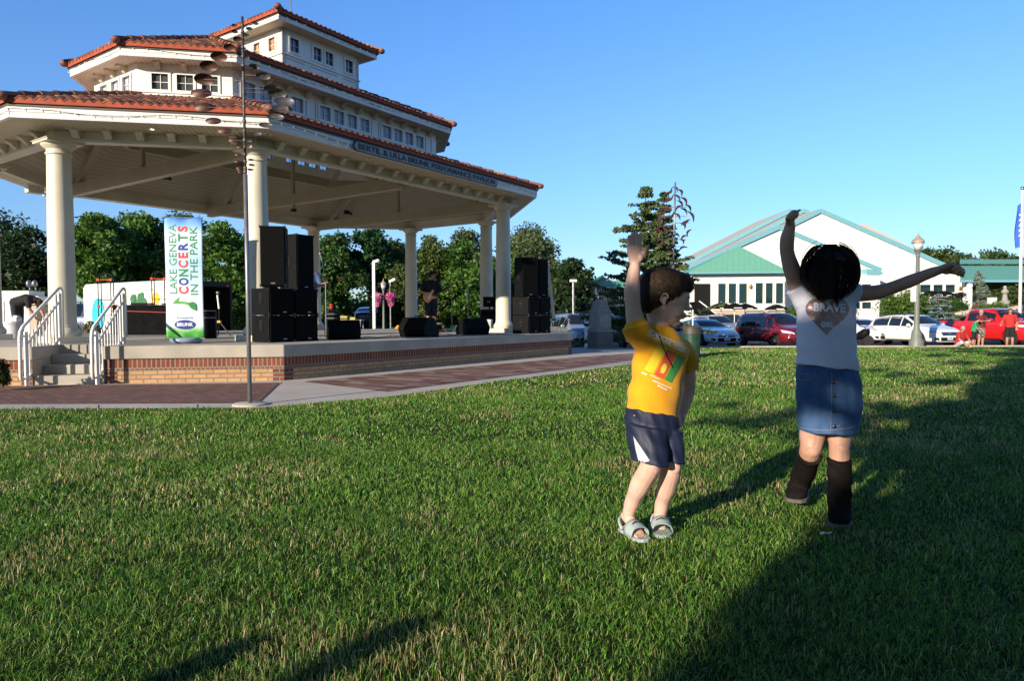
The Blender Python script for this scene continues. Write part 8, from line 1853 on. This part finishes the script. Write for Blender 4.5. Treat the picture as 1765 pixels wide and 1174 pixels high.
    for i, ax in enumerate(K['ax']):
        for s in (-1, 1):
            A = Matrix.Translation((ax, s * (w - .115), K['wr'])) @ Matrix.Rotation(-s * pi / 2, 4, 'X'); R0 = K['wr']
            mb = MB(); mb.lathe([(R0 * .64, -.10), (R0 * .92, -.11), (R0, -.07), (R0, .07), (R0 * .92, .105), (R0 * .64, .09)], (0, 0, 0), 30, A); wh = mb.build('wheel', M['tyre'], r, smooth=True, sharp=50)
            mb = MB(); mb.lathe([(R0 * .65, .075), (R0 * .60, .085), (R0 * .57, .04), (R0 * .2, .03)], (0, 0, 0), 30, A); rm = mb.build('rim', M['rim_dark'], wh, smooth=True)
            mb = MB()
            for k in range(10): t = 2 * pi * k / 10; mb.bar(A @ Vector((.03 * cos(t), .03 * sin(t), .075)), A @ Vector((R0 * .60 * cos(t), R0 * .60 * sin(t), .07)), .035, .02, up=A.to_3x3() @ Vector((0, 0, 1)))
            mb.lathe([(.06, .06), (.06, .09), (.03, .095)], (0, 0, 0), 12, A); mb.build('spokes', M['rim'], wh)
    return r
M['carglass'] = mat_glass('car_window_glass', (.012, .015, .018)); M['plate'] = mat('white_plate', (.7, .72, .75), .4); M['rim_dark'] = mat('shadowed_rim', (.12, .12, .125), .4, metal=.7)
def paint(nm, c, met=.0): return mat(nm, c, .32, metal=met, var=.02, coat=1.0, scale=2)
car('dark red minivan parked behind the boy, nearest the white gables', 1335, 36.0, paint('deep_red_paint', (.20, .008, .014), .2), 'van')
car('white sedan with a black grille, partly hidden by the litter bin', 1213, 36.4, paint('white_car_paint', (.75, .77, .80)), 'sedan')
car('silver grey crossover parked behind the white sedan', 1232, 43.5, paint('silver_blue_paint', (.36, .38, .42), .3), 'suv')
car('white crossover behind the tall grey-green lamp post', 1574, 36.4, paint('pearl_white_paint', (.82, .80, .74)), 'suv')
car('white car mostly hidden by the girl, left of the white crossover', 1478, 39.5, bpy.data.materials['white_car_paint'], 'sedan')
car('bright red pickup truck behind the people on the right', 1713, 37.6, paint('bright_red_paint', (.58, .012, .012)), 'pickup')
car('dark maroon pickup at the right edge of the lot', 1815, 36.2, paint('maroon_paint', (.06, .006, .012), .2), 'pickup')
car('silver minivan parked right of the stage end', 993, 37.2, paint('silver_paint', (.34, .36, .38), .45), 'van')
car('black minivan between the stone pillar and the boy', 1083, 33.4, paint('black_blue_paint', (.012, .014, .022), .3), 'van')
car('small dark blue car far beyond the stage floor', 634, 52, paint('dark_blue_paint', (.02, .03, .08), .3), 'sedan', z=zg(52) + .9, rz=R_(100))
car('dark car behind the thick left column', 138, 31, bpy.data.materials['dark_blue_paint'], 'suv', rz=R_(175), z=.0)
# moped beside the white crossover
mp = thing('motor_scooter', 'dark motor scooter just right of the girl\'s waist', 'scooter', Vector((at(1476, 560, 32.5).x, 32.5, zg(32.5))), R_(-60))
for x in (-.6, .6): mb = MB(); mb.lathe([(.16, -.05), (.27, -.05), (.29, 0), (.27, .05), (.16, .05)], (0, 0, 0), 24, Matrix.Translation((x, 0, .29)) @ Matrix.Rotation(pi / 2, 4, 'X')); w_ = mb.build('wheel', M['tyre'], mp, smooth=True); mb = MB(); mb.lathe([(.16, -.04), (.05, -.05), (.05, .05), (.16, .04)], (0, 0, 0), 20, Matrix.Translation((x, 0, .29)) @ Matrix.Rotation(pi / 2, 4, 'X')); mb.build('rim', M['rim'], w_)
mb = MB(); loft(mb, [((-.85, 0, .62), Vector((0, .10, 0)), Vector((0, 0, .08))), ((-.45, 0, .62), Vector((0, .17, 0)), Vector((0, 0, .17))), ((0, 0, .48), Vector((0, .14, 0)), Vector((0, 0, .14))), ((.35, 0, .62), Vector((0, .15, 0)), Vector((0, 0, .24))), ((.62, 0, .72), Vector((0, .10, 0)), Vector((0, 0, .16)))], 16); mb.build('fairing', M['black'], mp, smooth=True)
mb = MB(); mb.tube([(.62, 0, .3), (.42, 0, .95), (.36, -.32, 1.02)], .025, 8); mb.tube([(.42, 0, .95), (.36, .32, 1.02)], .025, 8); mb.build('handlebar', M['chrome'], mp); mb = MB(); mb.box((-.45, 0, .82), (.35, .13, .05)); mb.build('seat', M['blackcloth'], mp, bevel=.03)
